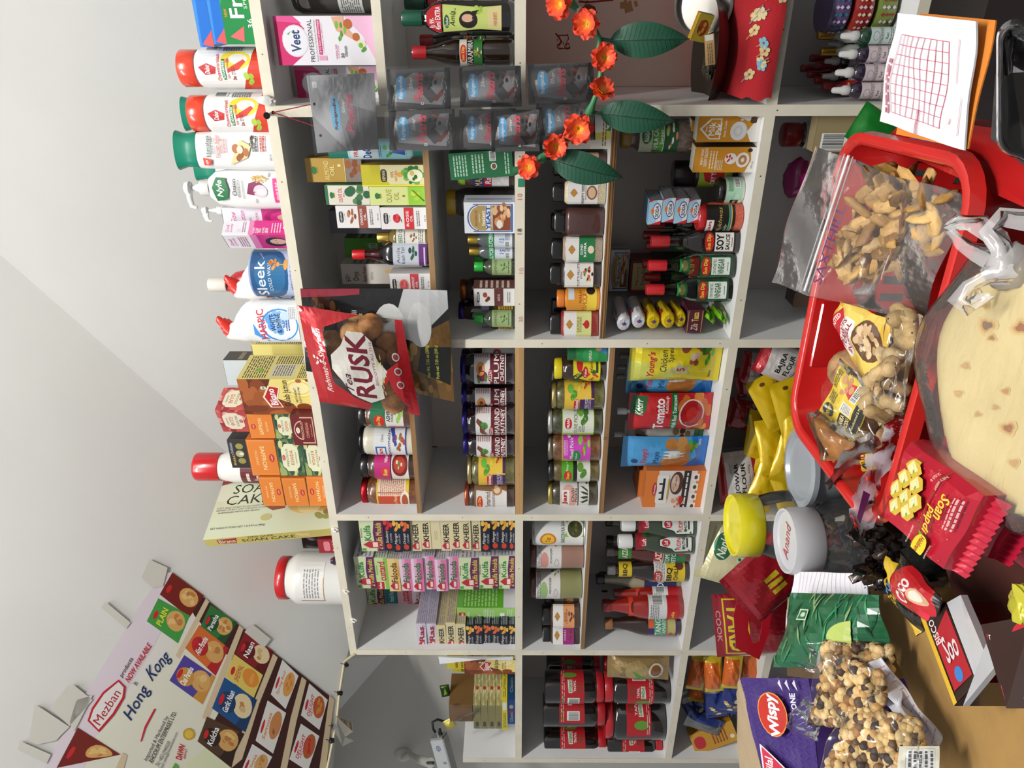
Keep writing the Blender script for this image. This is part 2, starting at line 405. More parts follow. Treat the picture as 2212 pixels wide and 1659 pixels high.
# shelf heights
def SZ(px,py): return PY(px,py,0).z
HZ=[2.0129,1.4917,0.9683]; TK=.0225; VX=[-.2146-.5365*k for k in range(5)]; DEP=.35
ZS={'T':HZ[0]+TK/2,'1':HZ[1]+TK/2,'2':HZ[2]+TK/2}
INS={}
def at(pr,y0,y1,xt,Yf,zb,label,group=None,rot=0,xb=None,keepd=False,dz=0,tilt=0,ds=None):
    """stand a product so that its silhouette spans image rows y0..y1 with its top at image column xt, at depth Yf"""
    ym=(y0+y1)/2
    z0=ZS[zb] if isinstance(zb,str) else (zb if zb is not None else PY(xb,ym,Yf).z)
    round_=pr.D>.8*pr.W and pr.kind in('jar','bottle','tin','spice_jar','plastic_jar','canister')
    Yc=Yf
    for _ in range(3):
        X0=PY(1106,y1,Yc).x; X1=PY(1106,y0,Yc).x; w=X1-X0
        Yc=Yf+w/2 if round_ else Yf
    if rot==0 and any(k_ in pr.kind for k_ in('jar','bottle','tin','canister')):
        q_=PY(1106,ym,Yc)-EYE; rot=.75*math.degrees(math.atan2(-q_.x,q_.y))
    H=PY(xt,ym,Yc).z-z0; s=w/pr.W; d=ds or (s if not keepd else 1)
    return inst(pr,label,group,loc=((X0+X1)/2,Yf+pr.D*d/2,z0+dz+.0004),rot=(0,math.radians(tilt),math.radians(rot)),sc=(s,d,H/pr.H))
# ---------------------------------------------------------------- the room
def struct(b,name,**k):
    o=b.build(name); o['kind']='structure'; return o
WALLC='a3a29f'  # toned darker than the ceiling so the colour offsets uneven lamp light
CR=(PY(0,550,DEP),PY(470,960,DEP)); GT=.95
slope=(CR[0].z-CR[1].z)/(CR[0].x-CR[1].x)
EX=-1.83; EZ=CR[1].z+slope*(EX-CR[1].x)
NS=Vector((-slope,GT,1)).normalized(); P0=Vector((EX,DEP,EZ))
def SOF(px,py,off=0):
    """point of the sloping soffit seen at a pixel"""
    d=ray(px,py); return EYE+d*((P0-NS*off-EYE).dot(NS)/d.dot(NS))
lw=[PY(837,1415,DEP),PY(730,1537,DEP),PY(720,1659,DEP),PY(712,1800,DEP)]
W1,W2,W3=SOF(748,1424),SOF(705,1659),SOF(688,1800)
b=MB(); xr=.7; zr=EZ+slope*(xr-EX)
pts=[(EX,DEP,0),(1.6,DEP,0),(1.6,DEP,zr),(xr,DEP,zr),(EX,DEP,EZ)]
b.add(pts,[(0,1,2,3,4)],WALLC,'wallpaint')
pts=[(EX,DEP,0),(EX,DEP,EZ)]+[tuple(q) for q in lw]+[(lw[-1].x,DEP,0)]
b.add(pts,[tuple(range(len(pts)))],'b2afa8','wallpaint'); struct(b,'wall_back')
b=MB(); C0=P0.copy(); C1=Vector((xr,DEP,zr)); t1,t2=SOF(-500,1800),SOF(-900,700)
b.add([C0,W1,W2,W3,t1,t2,C1],[(0,1,2,3,4,5,6)],'d3d2ce','wallpaint')  # slope toned lighter than the wall to make up for weaker lamp light
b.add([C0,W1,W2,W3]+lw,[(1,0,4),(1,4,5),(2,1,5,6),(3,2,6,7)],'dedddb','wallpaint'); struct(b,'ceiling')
b=MB(); b.add([(-3.6,-2.8,0),(1.6,-2.8,0),(1.6,DEP,0),(-3.6,DEP,0)],[(0,1,2,3)],'8a8680','wallpaint'); struct(b,'floor')
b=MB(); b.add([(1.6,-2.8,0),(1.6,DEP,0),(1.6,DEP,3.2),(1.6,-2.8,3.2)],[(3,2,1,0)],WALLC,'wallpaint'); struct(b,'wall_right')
# ---------------------------------------------------------------- shelving unit
root=bpy.data.objects.new('shelving_unit',None); COL.objects.link(root)
tag(root,'large cream laminated open shelving unit of square compartments against the wall','shelves')
TRIM='e2dac6'; INN='ebebea'
def board(name,x0,x1,y0,y1,z0,z1,front=TRIM,fm='trimpaint',inner=INN,label=None):
    b=MB(); b.box(((x0+x1)/2,(y0+y1)/2,(z0+z1)/2),(x1-x0,y1-y0,z1-z0),inner,'laminate')
    if fm: b.box(((x0+x1)/2,y0-.0004,(z0+z1)/2),(x1-x0,.0012,z1-z0),front,fm)
    # nail heads along the edging
    rnd=random.Random(int(abs(x0*1000+z0*777)))
    L=max(x1-x0,z1-z0)
    for i in range(int(L/.22)):
        f=(i+.5+rnd.uniform(-.2,.2))/int(L/.22)
        c=(x0+(x1-x0)*f,y0-.0014,(z0+z1)/2) if x1-x0>z1-z0 else ((x0+x1)/2,y0-.0014,z0+(z1-z0)*f)
        b.lathe([(.0016,0),(.0012,.0006)],'8d8672','metal',n=8,c=(c[0],c[1],c[2]),ax='y')
    o=b.build(name,root)
    if label: o['label']=label
    return o
h=TK/2; EZH=PY(1000,1641,0).z
for k,x in enumerate(VX):
    zt=HZ[0]-h if k<4 else EZH
    board('upright',x-h,x+h,0,DEP-.004,.2,zt)
board('upright',VX[0]+.5365-h,VX[0]+.5365+h,0,DEP-.004,.2,HZ[0]-h)
for i,z in enumerate(HZ):
    ks=[-1,0,1,2] if i==0 else [-1,0,1,2,3]
    for k in ks:
        xr_=(VX[k] if k>=0 else VX[0]+.5365)-h if i else (VX[k] if k>=0 else VX[0]+.5365)+h
        xl_=VX[k+1]+h if i else VX[k+1]+h
        if i==0:
            xl_=VX[k+1]+h; 
            if k==2: xl_=VX[3]-h
        board('shelf_board',xl_,xr_,0.0003 if i==0 else .001,DEP-.004,z-h,z+h,front='b08a5a' if (i==1 and k==1) else TRIM,fm='wood' if (i==1 and k==1) else 'trimpaint')
for k in [-1,0,1,2,3]:
    xr_=(VX[k] if k>=0 else VX[0]+.5365)-h; xl_=VX[k+1]+h
    for i in (0,1,2):
        if k==3 and i==0: continue
        z1=HZ[i]-h; z0=HZ[i+1]+h if i<2 else .2
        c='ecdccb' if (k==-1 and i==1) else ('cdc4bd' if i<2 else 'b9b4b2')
        b=MB(); b.box(((xl_+xr_)/2,DEP-.007,(z0+z1)/2),(xr_-xl_-.001,.006,z1-z0-.001),c,'laminate'); b.build('back_panel',root)
# loose wooden inserts
def insert(k,px,py,th,code,col,yo=.004,m='wood',full=1.0,white=False):
    z=PY(px,py,yo).z; xr_=(VX[k] if k>=0 else VX[0]+.5365)-h-.001; xl_=VX[k+1]+h+.001
    b=MB(); b.box(((xl_+xr_)/2,(yo+DEP-.012)/2,z),(xr_-xl_,DEP-.012-yo,th),INN if not white else 'e4e2de','laminate')
    b.box(((xl_+xr_)/2,yo-.0005,z),(xr_-xl_,.0014,th),col,m)
    if m=='wood' and code in('B2',):
        for q in(-.25,.25): b.box(((xl_+xr_)/2,yo-.0015,z+q*th),(xr_-xl_,.001,.0012),'5a3d22','wood')
    b.build('insert_shelf',root); ZS[code]=z+th/2
insert(-1,819,100,.019,'A1',TRIM,m='trimpaint',white=True)
insert(0,929,500,.013,'B1','9a7650')
insert(1,890,900,.013,'C1','8f6b45')
insert(0,1311,560,.013,'B2','8a6338')
insert(1,1310,940,.013,'C2','8f6b45')
insert(2,1266,1270,.012,'D2','8a6a48')
# inner small marks: screws under the C1 insert
for px,py in((931,965),(912,1058)):
    q=PY(px,py,.3 if px>920 else .15); b=MB(); b.tube([q,q+Vector((0,0,-.02))],.0016,'3a2a24','metal'); b.build('screw',root)
# ================================================================ goods standing on top of the unit
gum=carton(.24,.09,.032,'1f6fc4',front=[r(0,0,1,1,'1d6cc8'),p([(0,1),(.5,1),(.35,.75),(0,.85)],'3d8ee0'),t('DING DONG',.62,.56,.5,.55,'f4f6fa'),p([(0,.0),(.13,0),(.02,.8)],'e05a5a'),l(.4,.06,.9,.2,1,'cfe0f4')],cols={'T':'2f7fd6','D':'1a5cae'},kind='gum_box',cat='box',m='gloss')
X=PY(500,96,.03).x
gz=PY(478,60,.03).z-ZS['T']
fresh=carton(.24,.1,.07,'1e7a3e',front=[r(0,0,1,1,'1f7d40'),p([(.3,1),(1,1),(1,.4),(.7,.3)],'2f9a4c'),bl(.72,.45,.16,.3,9,['6cbf4a','a6d64c','3c9a3a']),t('Fresh',.4,.55,.4,.42,'ffffff',2),t('SPEARMINT',.42,.27,.3,.1,'d8f0d0'),p([(.02,.45),(.14,.4),(.06,.85)],'e46a6a'),t('36',.16,.2,.07,.15,'f0f8ee'),t('Pieces',.16,.08,.09,.07,'f0f8ee'),t('NEW',.24,.88,.06,.09,'d8a030')],cols={'T':'2c9450','D':'155c30'},kind='gum_box',cat='box',m='gloss')
fz=PY(478,50,.03).z-ZS['T']-.004
inst(fresh,'green shrink-wrapped spearmint gum box on top of the shelves, under two blue boxes',loc=(X+.12,.03+.05,ZS['T']),sc=(1,1,fz/.07))
inst(gum,'lower of the two blue gum boxes stacked on the green gum box','blue gum boxes',loc=(X+.12,.08,ZS['T']+fz+.0005),sc=(1,1,.86))
inst(gum,'topmost blue gum box above the first, at the shelf end farthest from the poster','blue gum boxes',loc=(X+.115,.08,ZS['T']+fz+.0285),sc=(1,1,.9))
dab=jar(.045,.155,'e2452a','e9e6e4',base='f0eeec',lz=(.06,.74),lh=.19,lr=.88,neck=.06,bm='plastic',lm='gloss',span=3,kind='plastic_jar',els=[
 p([(0,0),(.25,0),(.55,.0),(1,.0),(1,.1),(.6,.16),(.3,.28),(0,.4)],'c6361f'),bl(.3,.2,.12,.1,5,['8fae3c','a8c24a','6a8a2c'],.5),e(.62,.4,.16,.24,'f6dc3c'),e(.63,.36,.09,.15,'e8e4dc'),e(.6,.55,.035,.05,'c98e62'),r(.575,.58,.63,.62,'26201c'),p([(.42,.54),(.47,.54),(.62,.28),(.58,.24),(.46,.36)],'c8371f'),
 p([(.38,.9),(.5,1.0),(.56,.86),(.5,.72),(.4,.74)],'b3191c'),t('Dabur',.47,.86,.14,.08,'fff',2,0,.2),t('Chyawanprakash',.5,.68,.44,.075,'c8322a',1),rr(.3,.575,.62,.63,'0f7a3c'),t('SUGARFREE',.46,.602,.28,.038,'fff',2),t('Safe for Diabetics',.48,.535,.32,.035,'c8322a'),t('3x',.33,.45,.07,.055,'8a1c30',2),t('IMMUNITY',.45,.465,.14,.026,'8a1c30'),t('ACTION*',.44,.43,.12,.026,'8a1c30'),bc(.8,.68,.95,.9),l(.78,.3,.97,.62,8,'555')])
at(dab,100,191,394,.05,'T','white plastic jar with orange-red screw lid right next to the green gum box',group='white health tonic jars with orange lids',rot=8)
at(dab,199,288,416,.05,'T','white plastic jar with orange-red screw lid beside the tall green-capped shampoo',group='white health tonic jars with orange lids',rot=8)
def shampoo(lid='0b7a60',full=True):
    R=.04; b=MB(); pf=[(.9*R,0),(R,.006),(1.02*R,.05),(R*.98,.1),(.93*R,.15),(.9*R,.163)]
    b.lathe(pf,'ecebea','gloss',sy=.55,p=2.4); q=MB(); q.lathe([(.91*R,.163),(.93*R,.165),(.86*R,.18),(.86*R,.19),(1.0*R,.205),(.98*R,.2055)],lid,'plastic',sy=.55,p=2.4)
    k=MB(); els=[p([(.08,.94),(.3,.94),(.24,.83),(.08,.86)],'d8432c'),t('NEW',.18,.895,.12,.035,'fff'),t('Himalaya',.6,.86,.55,.06,'2a5a50',2),t('SINCE 1930',.6,.805,.42,.03,'333'),t('Damage Repair',.6,.74,.6,.05,'c0392b'),t('ARGAN OIL',.6,.685,.4,.03,'c0392b'),t('SHAMPOO',.6,.64,.35,.03,'c0392b'),
      p([(.1,.6),(.75,.44),(.6,.3),(.3,.36)],'e8d49a'),bl(.42,.45,.22,.1,6,['8a4a22','a86232','6e3a1a'],.5),e(.5,.45,.1,.04,'f0e2c4'),bl(.72,.3,.14,.05,7,['3a3a30','e8e4d0','50603a'],.4),l(.45,.22,.85,.3,2,'444'),l(.45,.12,.85,.2,2,'c0392b'),t('340 ml',.3,.06,.16,.03,'444')]
    LW=.075;LH=.15; ink(k,els,LW,LH,arc(R*1.0,.008,els,LW,LH,off=.0012,sy=.6,pw=2.4),sx=.006,sz=.01)
    return Proto('bottle','bottle',[('bottle_body',b.mesh('bottle_body')),('cap',q.mesh('cap')),('label',k.mesh('label'))],.08,.044,.2055)
sh=shampoo()
at(sh,284,370,375,.05,'T','white shampoo bottle with flared dark green cap, the front one on the shelf top',rot=12)
at(sh,209,285,390,.16,'T','white shampoo bottle with green cap half hidden behind the second orange-lidded jar')
at(sh,340,392,418,.17,'T','white shampoo bottle peeping out between the green-capped bottle and the pump bottle')
# pump bottles
def pump(body,els,cl=None,R=.04,H=.2):
    b=MB(); b.lathe([(R*.9,0),(R,.006),(R*1.03,.05),(R*.97,.1),(R*.8,.135),(R*.5,.15),(R*.34,.153)],body,'gloss',sy=.6); 
    q=MB(); q.lathe([(R*.36,.15),(R*.38,.152),(R*.38,.168),(R*.2,.17),(R*.18,.178)],'f2f1ef','plastic',n=28,rib=.03); q.lathe([(R*.12,.176),(R*.12,.19)],'eee','plastic',n=10)
    q.tube([(0.004,0,.192),(-.02,-.004,.192),(-.034,-.006,.189),(-.037,-.006,.18)],[.007,.006,.005,.004],'f2f1ef','plastic'); q.lathe([(.011,.188),(.013,.19),(.012,.198),(.006,.2)],'f2f1ef','plastic',n=16)
    k=MB(); LW,LH=.075,.13; ink(k,els,LW,LH,arc(R*1.0,.008,els,LW,LH,off=.0012,sy=.62),sx=.006,sz=.01)
    return Proto('pump_bottle','bottle',[('bottle_body',b.mesh('bottle_body')),('pump',q.mesh('pump')),('label',k.mesh('label'))],.08,.05,.2)
ny=pump('ececea',[p([(.2,.95),(.55,1),(.82,.93),(.8,.8),(.5,.76),(.25,.8)],'1d6b3c'),t('Nyle',.53,.88,.42,.11,'fff',2,0,.2),t('Onion',.56,.68,.42,.065,'2a2a2a',1),t('Shampoo',.52,.615,.44,.04,'444'),t('ANTI-DANDRUFF',.5,.555,.46,.022,'666'),
  p([(.4,.5),(.66,.46),(.72,.33),(.6,.25),(.42,.3),(.36,.4)],'7d2450'),e(.46,.3,.16,.1,'e4c8d4'),e(.44,.29,.08,.07,'f2e2ea'),bl(.76,.3,.12,.14,20,['c9a45c','b88c46','dcc088'],.2),r(.15,.0,.78,.11,'d33a86'),t('Gently & Soft',.46,.055,.44,.05,'ffe6f0',1,0,.3),t('Methi',.88,.16,.12,.04,'444',0,0,.3),t('Onion',.2,.38,.12,.04,'444',0,0,.3)])
o=at(ny,366,456,388,.05,'T','white pump bottle of onion shampoo with a green leaf logo on the shelf top',rot=5)
gl=pump('dcdbe0',[r(0,0,1,.45,'c22a7a'),e(.5,.18,.4,.25,'8e1a58'),e(.5,.2,.2,.14,'c89a80'),t('Glow&Lovely',.5,.85,.8,.08,'b03070',1,0,.2),l(.2,.6,.8,.75,3,'777')])
at(gl,433,482,430,.14,'T','white pump lotion bottle in the clear bag behind the onion shampoo',group='pump lotion bottles')
glow=carton(.06,.045,.15,'e9e4ea',front=[r(0,0,1,.5,'b82a72'),r(0,.5,1,.6,'d478a8'),e(.5,.25,.33,.16,'2c1a20'),e(.52,.22,.2,.12,'c9a08c'),r(.4,.24,.46,.25,'2a1a1a'),r(.58,.24,.64,.25,'2a1a1a'),t('Glow&',.45,.92,.5,.05,'c05090',0,0,.3),t('Lovely',.5,.86,.6,.05,'c05090',0,0,.3),l(.15,.66,.85,.8,4,'a0708c')],
   side=[r(0,0,1,.55,'cf2a80'),r(0,.55,1,.62,'e488b4'),t('Glow&',.45,.93,.5,.05,'c05090',0,0,.3),t('Lovely',.5,.87,.6,.05,'c05090',0,0,.3),e(.3,.76,.1,.03,'d9d0d8'),l(.2,.66,.9,.72,2,'a0708c'),t('WOMEN',.3,.54,.4,.035,'fff'),t('GLOW',.3,.49,.36,.05,'fff',2),t('WITH',.3,.445,.3,.03,'fff'),t('WOMEN',.3,.4,.4,.035,'fff'),t('GROW',.3,.35,.36,.05,'fff',2),l(.15,.14,.8,.3,4,'ffd0e4'),e(.5,.07,.13,.05,'fff')],kind='carton',cat='box',m='gloss')
glow2=carton(.06,.05,.14,'e4dfe6',front=[r(0,0,1,.45,'c02a78'),e(.5,.12,.45,.3,'9e1e62'),e(.5,.14,.3,.2,'c22a7a'),e(.5,.12,.16,.12,'cfa48e'),t('Glow',.5,.85,.6,.08,'b83a80',0,0,.2),t('Lotion',.55,.72,.6,.07,'b83a80',0,0,.2),t('SERUM IN',.5,.52,.5,.04,'b83a80'),r(.3,.6,.5,.63,'aaa')],side=[bc(.15,.2,.85,.4),l(.1,.45,.9,.8,12,'888')],cols={'R':'d5d0d8'},kind='carton',cat='box',m='gloss')
at(glow2,448,490,481,.09,'T','pink and silver lotion carton directly behind the onion shampoo',rot=0)
at(glow,487,536,484,.05,'T','tall pink fairness cream carton turned to show two faces, beside the blue wax tin',rot=-38)
tin=MB(); R=.06; tin.lathe([(R,0),(R*1.015,.002),(R,.004),(R,.106),(R*1.015,.108),(R*.98,.11)],'a8b8dc','gloss',n=40); tl=MB()
els=[r(0,0,1,1,'b4c0de'),p([(0,1),(1,1),(1,.5)]+[(.5+.5*math.cos(math.radians(a)),.62-.5*math.sin(math.radians(a))) for a in range(15,166,15)]+[(0,.5)],'20507e'),e(.5,.55,.34,.36,'2a6492'),t('Sleek',.42,.78,.62,.24,'eef4fa',1),t('COLD WAX',.46,.56,.46,.08,'dfe8f2'),bl(.66,.45,.1,.12,8,['c98034','e0a050','a8622a'],.4),r(.655,.2,.672,.4,'d89a3c'),e(.665,.18,.09,.05,'d89a3c'),t('BEAUTIFUL SKIN',.5,.07,.5,.03,'3a4a70'),t('Aloe & Honey',.82,.75,.16,.04,'dfe8f2',0,30)]
ink(tl,els,R*2.7,.1,arc(R,.005,els,R*2.7,.1),sx=.01,m='gloss')
tinp=Proto('tin','tin',[('tin_body',tin.mesh('tin_body')),('label',tl.mesh('label'))],.12,.12,.11)
at(tinp,540,636,554,.03,'T','round blue cold wax tin on the shelf top',rot=14)
# toilet cleaner bottles
def harpic():
    b=MB(); vs=[];fs=[]; n=20
    st=[(0,.0,.038,.024),(.01,.0,.04,.026),(.125,.0,.041,.027),(.142,.0,.039,.025),(.148,0,.04,.025),(.155,-.001,.037,.024),(.161,-.002,.038,.024),(.175,-.005,.034,.022),(.195,-.012,.025,.019),(.212,-.0175,.018,.016),(.222,-.018,.015,.015)]
    for z,dx,rx,ry in st:
        for i in range(n):
            a=2*math.pi*(i+.5)/n; ca,sa=math.cos(a),math.sin(a); k=(abs(ca)**3+abs(sa)**3)**(-1/3)
            vs.append((dx+ca*rx*k,sa*ry*k,z+(ca*rx*k*-.55 if z>.2 else 0)*(1 if z>.2 else 0)))
    for j in range(len(st)-1):
        for i in range(n): a,c=j*n+i,j*n+(i+1)%n; fs.append((a,c,c+n,a+n))
    fs.append(tuple(range(n))[::-1]); o=(len(st)-1)*n; fs.append(tuple(range(o,o+n))); b.add(vs,fs,'eae8e6','gloss',True)
    q=MB(); d=Vector((.5,0,.86)); o0=Vector((-.016,0,.222)); q.tube([o0-d*.004,o0+d*.012,o0+d*.013,o0+d*.022,o0+d*.024,o0+d*.036,o0+d*.04],[.017,.0165,.013,.0125,.009,.008,.006],'d22a1e','plastic',n=18)
    k=MB(); els=[p([(.04,.02),(.96,.02),(1,.5),(.93,.93),(.3,1),(.04,.9)],'e4eaf2'),e(.45,.42,.44,.4,'2f86c8'),e(.45,.41,.4,.36,'eef2f8'),p([(.0,.7),(.2,.98),(.5,.99),(.2,.85),(.08,.66)],'3c8fd0'),t('HARPIC',.47,.8,.8,.16,'c8202c',2,8),bl(.5,.46,.32,.24,14,['7fb8e6','a8d0f0','5a9cd8'],.35),t('WHITE',.52,.56,.46,.12,'14205c',2,5),t('& SHINE',.5,.44,.52,.11,'14205c',2,5),t('BLEACH',.56,.34,.34,.06,'1c3c90',2,5),l(.3,.2,.7,.3,2,'1c3c90'),r(.6,.05,.95,.24,'d0d2d4'),l(.62,.07,.92,.22,4,'888'),e(.7,.3,.12,.1,'c6dcf0')]
    LW,LH=.07,.135; ink(k,els,LW,LH,lambda x,z,L:((x-LW/2),-.0275*(1-abs((x-LW/2)/.041)**3)**(1/3)-.0006-L*LF,z+.006),sx=.006,m='print')
    return Proto('cleaner_bottle','bottle',[('bottle_body',b.mesh('bottle_body')),('nozzle_cap',q.mesh('nozzle_cap')),('label',k.mesh('label'))],.082,.054,.272)
hp=harpic()
def slantbox(pr,y0,y1,xt,Yf,zb,label,group=None,rot=0):
    return at(pr,y0,y1,xt,Yf,zb,label,group,rot)
at(hp,657,746,449,.02,'T','white toilet cleaner bottle with slanted neck and red nozzle, the nearer of the two','toilet cleaner bottles',rot=10,keepd=True)
at(hp,566,656,467,.09,'T','white toilet cleaner bottle with red nozzle, half hidden behind the blue wax tin','toilet cleaner bottles',rot=10,keepd=True)
rb=MB(); rb.lathe([(.034,0),(.036,.01),(.036,.13),(.03,.15),(.018,.162),(.016,.17)],'a81e26','gloss',sy=.6,p=3); rc=MB(); rc.lathe([(.0165,.168),(.0175,.17),(.0165,.2),(.015,.2005)],'e6e2d8','plastic',rib=.02,n=28)
rl=MB(); els=[r(0,0,1,1,'e8862a'),e(.5,.5,.4,.3,'f4d040'),t('DETTOL'[:3],.5,.5,.5,.2,'b02020')]; els=els[:2]; ink(rl,els,.05,.06,arc(.036,.07,els,.05,.06,sy=.62,pw=3),sx=.006)
at(Proto('cleaner_bottle','bottle',[('bottle_body',rb.mesh('bottle_body')),('cap',rc.mesh('cap')),('label',rl.mesh('label'))],.072,.045,.2),590,652,446,.2,'T','dark red cleaner bottle with a white cap at the back of the shelf top')
# thin clear bag around the pump bottles
cb=MB(); z0=ZS['T']; xm=PY(1,510,.2).x
cb.grid(lambda u,v:(xm-.0+(u-.5)*(.17*(1-v*.35)+.01*math.sin(9*v)),.22+.03*math.sin(7*u+5*v),z0+.002+v*(.15-.03*math.cos(4*u))+.012*math.sin(11*u)),12,12,'c4c2bc','milky')
tag(cb.build('plastic_bag'),'thin crumpled clear plastic bag behind the pink cartons on the shelf top','bag')
# sweets and incense boxes
brn=['7a3a18','8e4a22','6a3014','9c5628']
def jamun(side=True):
    return [r(0,0,1,1,'5a2810'),bl(.5,.85,.6,.25,12,brn,.42,3),bl(.2,.6,.3,.5,10,brn,.45,5),p([(0,0),(1,0),(1,.55),(.7,.62),(.45,.5),(.3,.3),(0,.2)],'e6d27c'),*[e(.75,.18,.28-.04*i,.24-.035*i,'efe2a8' if i%2 else 'e0c860') for i in range(4)],bl(.12,.1,.2,.2,4,brn,.5,7),bl(.95,.12,.12,.14,3,brn,.6,2),
     p([(.2,.62),(.5,.7),(.82,.6),(.78,.44),(.45,.5),(.2,.44)],'efe2c0'),p([(.22,.6),(.5,.675),(.8,.58),(.76,.46),(.45,.52),(.22,.46)],'a81c1c'),t('Bikano',.5,.565,.46,.1,'fff',2,3),t('Gulab Jamun',.6,.36,.74,.11,'2a1408',1),t('NET WEIGHT',.55,.24,.4,.03,'4a2a10'),t('2 LB 3.2 OZ (1kg)',.55,.19,.45,.035,'4a2a10'),r(.72,.63,.8,.7,'e8f0e0'),e(.76,.665,.02,.02,'1a7a30')]
gj=carton(.13,.115,.135,'d8cc7a',front=jamun(),side=[r(0,0,1,1,'dccf7c'),l(.05,.62,.95,.95,10,'3a3420',1),r(.1,.25,.6,.58,'c8c4a8'),l(.13,.28,.57,.55,8,'555',2),l(.62,.05,.95,.58,16,'3a3420',3),bc(.66,.08,.92,.22),l(.05,.04,.55,.2,6,'3a3420',4),r(.3,.7,.42,.8,'7aa03a')],cols={'T':'caba60','R':'dccf7c'},kind='sweet_box',cat='box')
gp=at(gj,812,893,520,.03,'T','large brown and yellow sweets carton printed with syrupy dumplings on the shelf top',ds=1.0,rot=-6)
at(carton(.1,.1,.13,'d8cc7a',side=[r(0,0,1,1,'dccf7c'),l(.05,.05,.95,.95,30,'3a3420',1)],kind='sweet_box',cat='box'),744,805,548,.19,'T','plain yellow back of a sweets carton standing behind the big dumpling carton')
def saff(inv=False):
    rt=180 if inv else 0; k=-1 if inv else 1
    return [r(.03,.03,.97,.97,'e08a3a'),r(.06,.06,.94,.94,'d97c30'),t('SAFFRON',.5,.5+k*.02,.66,.15,'f4dca0',1,rt),t('INCENSE',.5-k*.0,.5-k*.22,.4,.08,'f0d090',0,rt),e(.5-k*.14+.14*k,.5+k*.3,.11,.09,'b02020'),t('HEM',.5,.5+k*.3,.13,.06,'f4e4c0',1,rt)]
def plaque(bg,c1,txt,pat,inv=False,tc='b04038'):
    rt=180 if inv else 0; k=-1 if inv else 1
    return [r(0,0,1,1,bg)]+pat+[rr(.2,.16,.8,.84,c1,.2),rr(.13,.26,.87,.74,c1,.2),t('PRECIOUS',.5,.5+k*.12,.48,.09,'5a5a48',1,rt),t(txt,.5,.5-k*.06,.4,.14,tc,1,rt),e(.5,.5+k*.26,.08,.06,'b02020'),t('HEM',.5,.5+k*.26,.1,.04,'fff',1,rt),l(.35,.5-k*.22-.03,.65,.5-k*.22+.03,2,'8a8a70')]
gpat=[bl(.5,.5,.8,.8,46,['2c4a38','5a7248','c2bc80','3c5a40','8c9a60','1e3a2c'],.16,s) for s in(4,)]
rpat=[bl(.5,.5,.8,.8,46,['a83a3a','c8706a','8c2830','d89a90','b85048'],.16,9)]
sf=carton(.085,.085,.06,'cf7428',front=saff(),side=[r(0,0,1,1,'c96e24')],kind='incense_box',cat='box')
sfi=carton(.085,.085,.06,'cf7428',front=saff(True),side=[r(0,0,1,1,'c96e24')],kind='incense_box',cat='box')
kw=carton(.085,.085,.06,'3a523c',front=plaque('3c5640','dcdcb8','KEWDA',gpat),kind='incense_box',cat='box')
kwi=carton(.085,.085,.06,'3a523c',front=plaque('3c5640','dcdcb8','KEWDA',gpat,True),kind='incense_box',cat='box')
gu=carton(.085,.085,.06,'9c3a3c',front=plaque('a84444','e4dcc4','GULAB',rpat,True),side=plaque('a84444','e4dcc4','GULAB',rpat,True),kind='incense_box',cat='box')
ch=carton(.085,.07,.06,'5c1518',front=[r(0,0,1,1,'641a1c'),r(.06,.05,.94,.09,'d8a890'),r(.06,.05,.1,.6,'d8a890'),r(.9,.05,.94,.6,'d8a890'),e(.5,.55,.32,.36,'d8a890',20,0,180),e(.5,.55,.28,.32,'641a1c',20,0,180),e(.5,.74,.1,.08,'f4ecd8'),t('HEM',.5,.74,.12,.05,'b02020'),t('PRECIOUS',.5,.55,.54,.1,'e8c8a8'),t('CHANDAN',.5,.34,.5,.13,'e0a080'),l(.3,.14,.7,.2,1,'c89070')],kind='incense_box',cat='box')
bd=carton(.085,.07,.05,'2a2420',front=[r(0,0,1,1,'2c2622'),t('BHARAT',.3,.8,.4,.12,'d0b050'),t('DARSHAN',.7,.84,.36,.13,'a8b0c8'),e(.25,.4,.1,.2,'8a8040'),e(.5,.45,.12,.22,'9c9870'),e(.76,.42,.1,.2,'8c8444'),e(.5,.36,.05,.12,'d8d4b8')],kind='incense_box',cat='box')
Z0=ZS['T']; hz=.0605
def stack(y0,y1,Yf,seq,rots,grp='incense boxes stacked on the shelf top'):
    X0=PY(1,y1,Yf).x; X1=PY(1,y0,Yf).x; w=X1-X0; z=Z0
    for i,(pr,xt,lab) in enumerate(seq):
        zt=PY(xt,(y0+y1)/2,Yf).z; inst(pr,lab,grp,loc=((X0+X1)/2,Yf+pr.D/2,z+.0005),rot=(0,0,math.radians(rots[i%len(rots)])),sc=(w/pr.W*.97,1,(zt-z-.001)/pr.H)); z=zt
stack(893,948,.05,[(kw,640,'green patterned incense box half hidden by the maroon one'),(kw,592,'green patterned incense box above it, column nearest the sweets carton'),(sf,536,'orange saffron incense box on top of the column beside the sweets carton')],[0,1,-1])
at(ch,897,962,631,.0,'T','dark maroon sandalwood incense box with arched gold frame in front of the stack',rot=0,ds=.6)
stack(949,1028,.05,[(kwi,655,'green incense box printed upside down at the foot of the middle column'),(kw,600,'green incense box second from the bottom of the middle column'),(sfi,537,'orange incense box printed upside down, upper part of the middle column')],[-1,2,0])
stack(1030,1094,.045,[(sf,664,'orange incense box at the foot of the column nearest the flat sweet box'),(sfi,612,'orange incense box in the middle of the column nearest the flat sweet box'),(sfi,563,'orange incense box on top of the column under the white jar')],[2,-2,0])
zt=PY(536,920,.05).z+.001
X0=PY(1,949,.05).x; X1=PY(1,877,.05).x
inst(gu,'red rose-patterned incense box turned at an angle on top of the stack',loc=((X0+X1)/2+.012,.1,zt),rot=(0,0,math.radians(-16)),sc=(1,1,(PY(470,910,.05).z-zt)/.06))
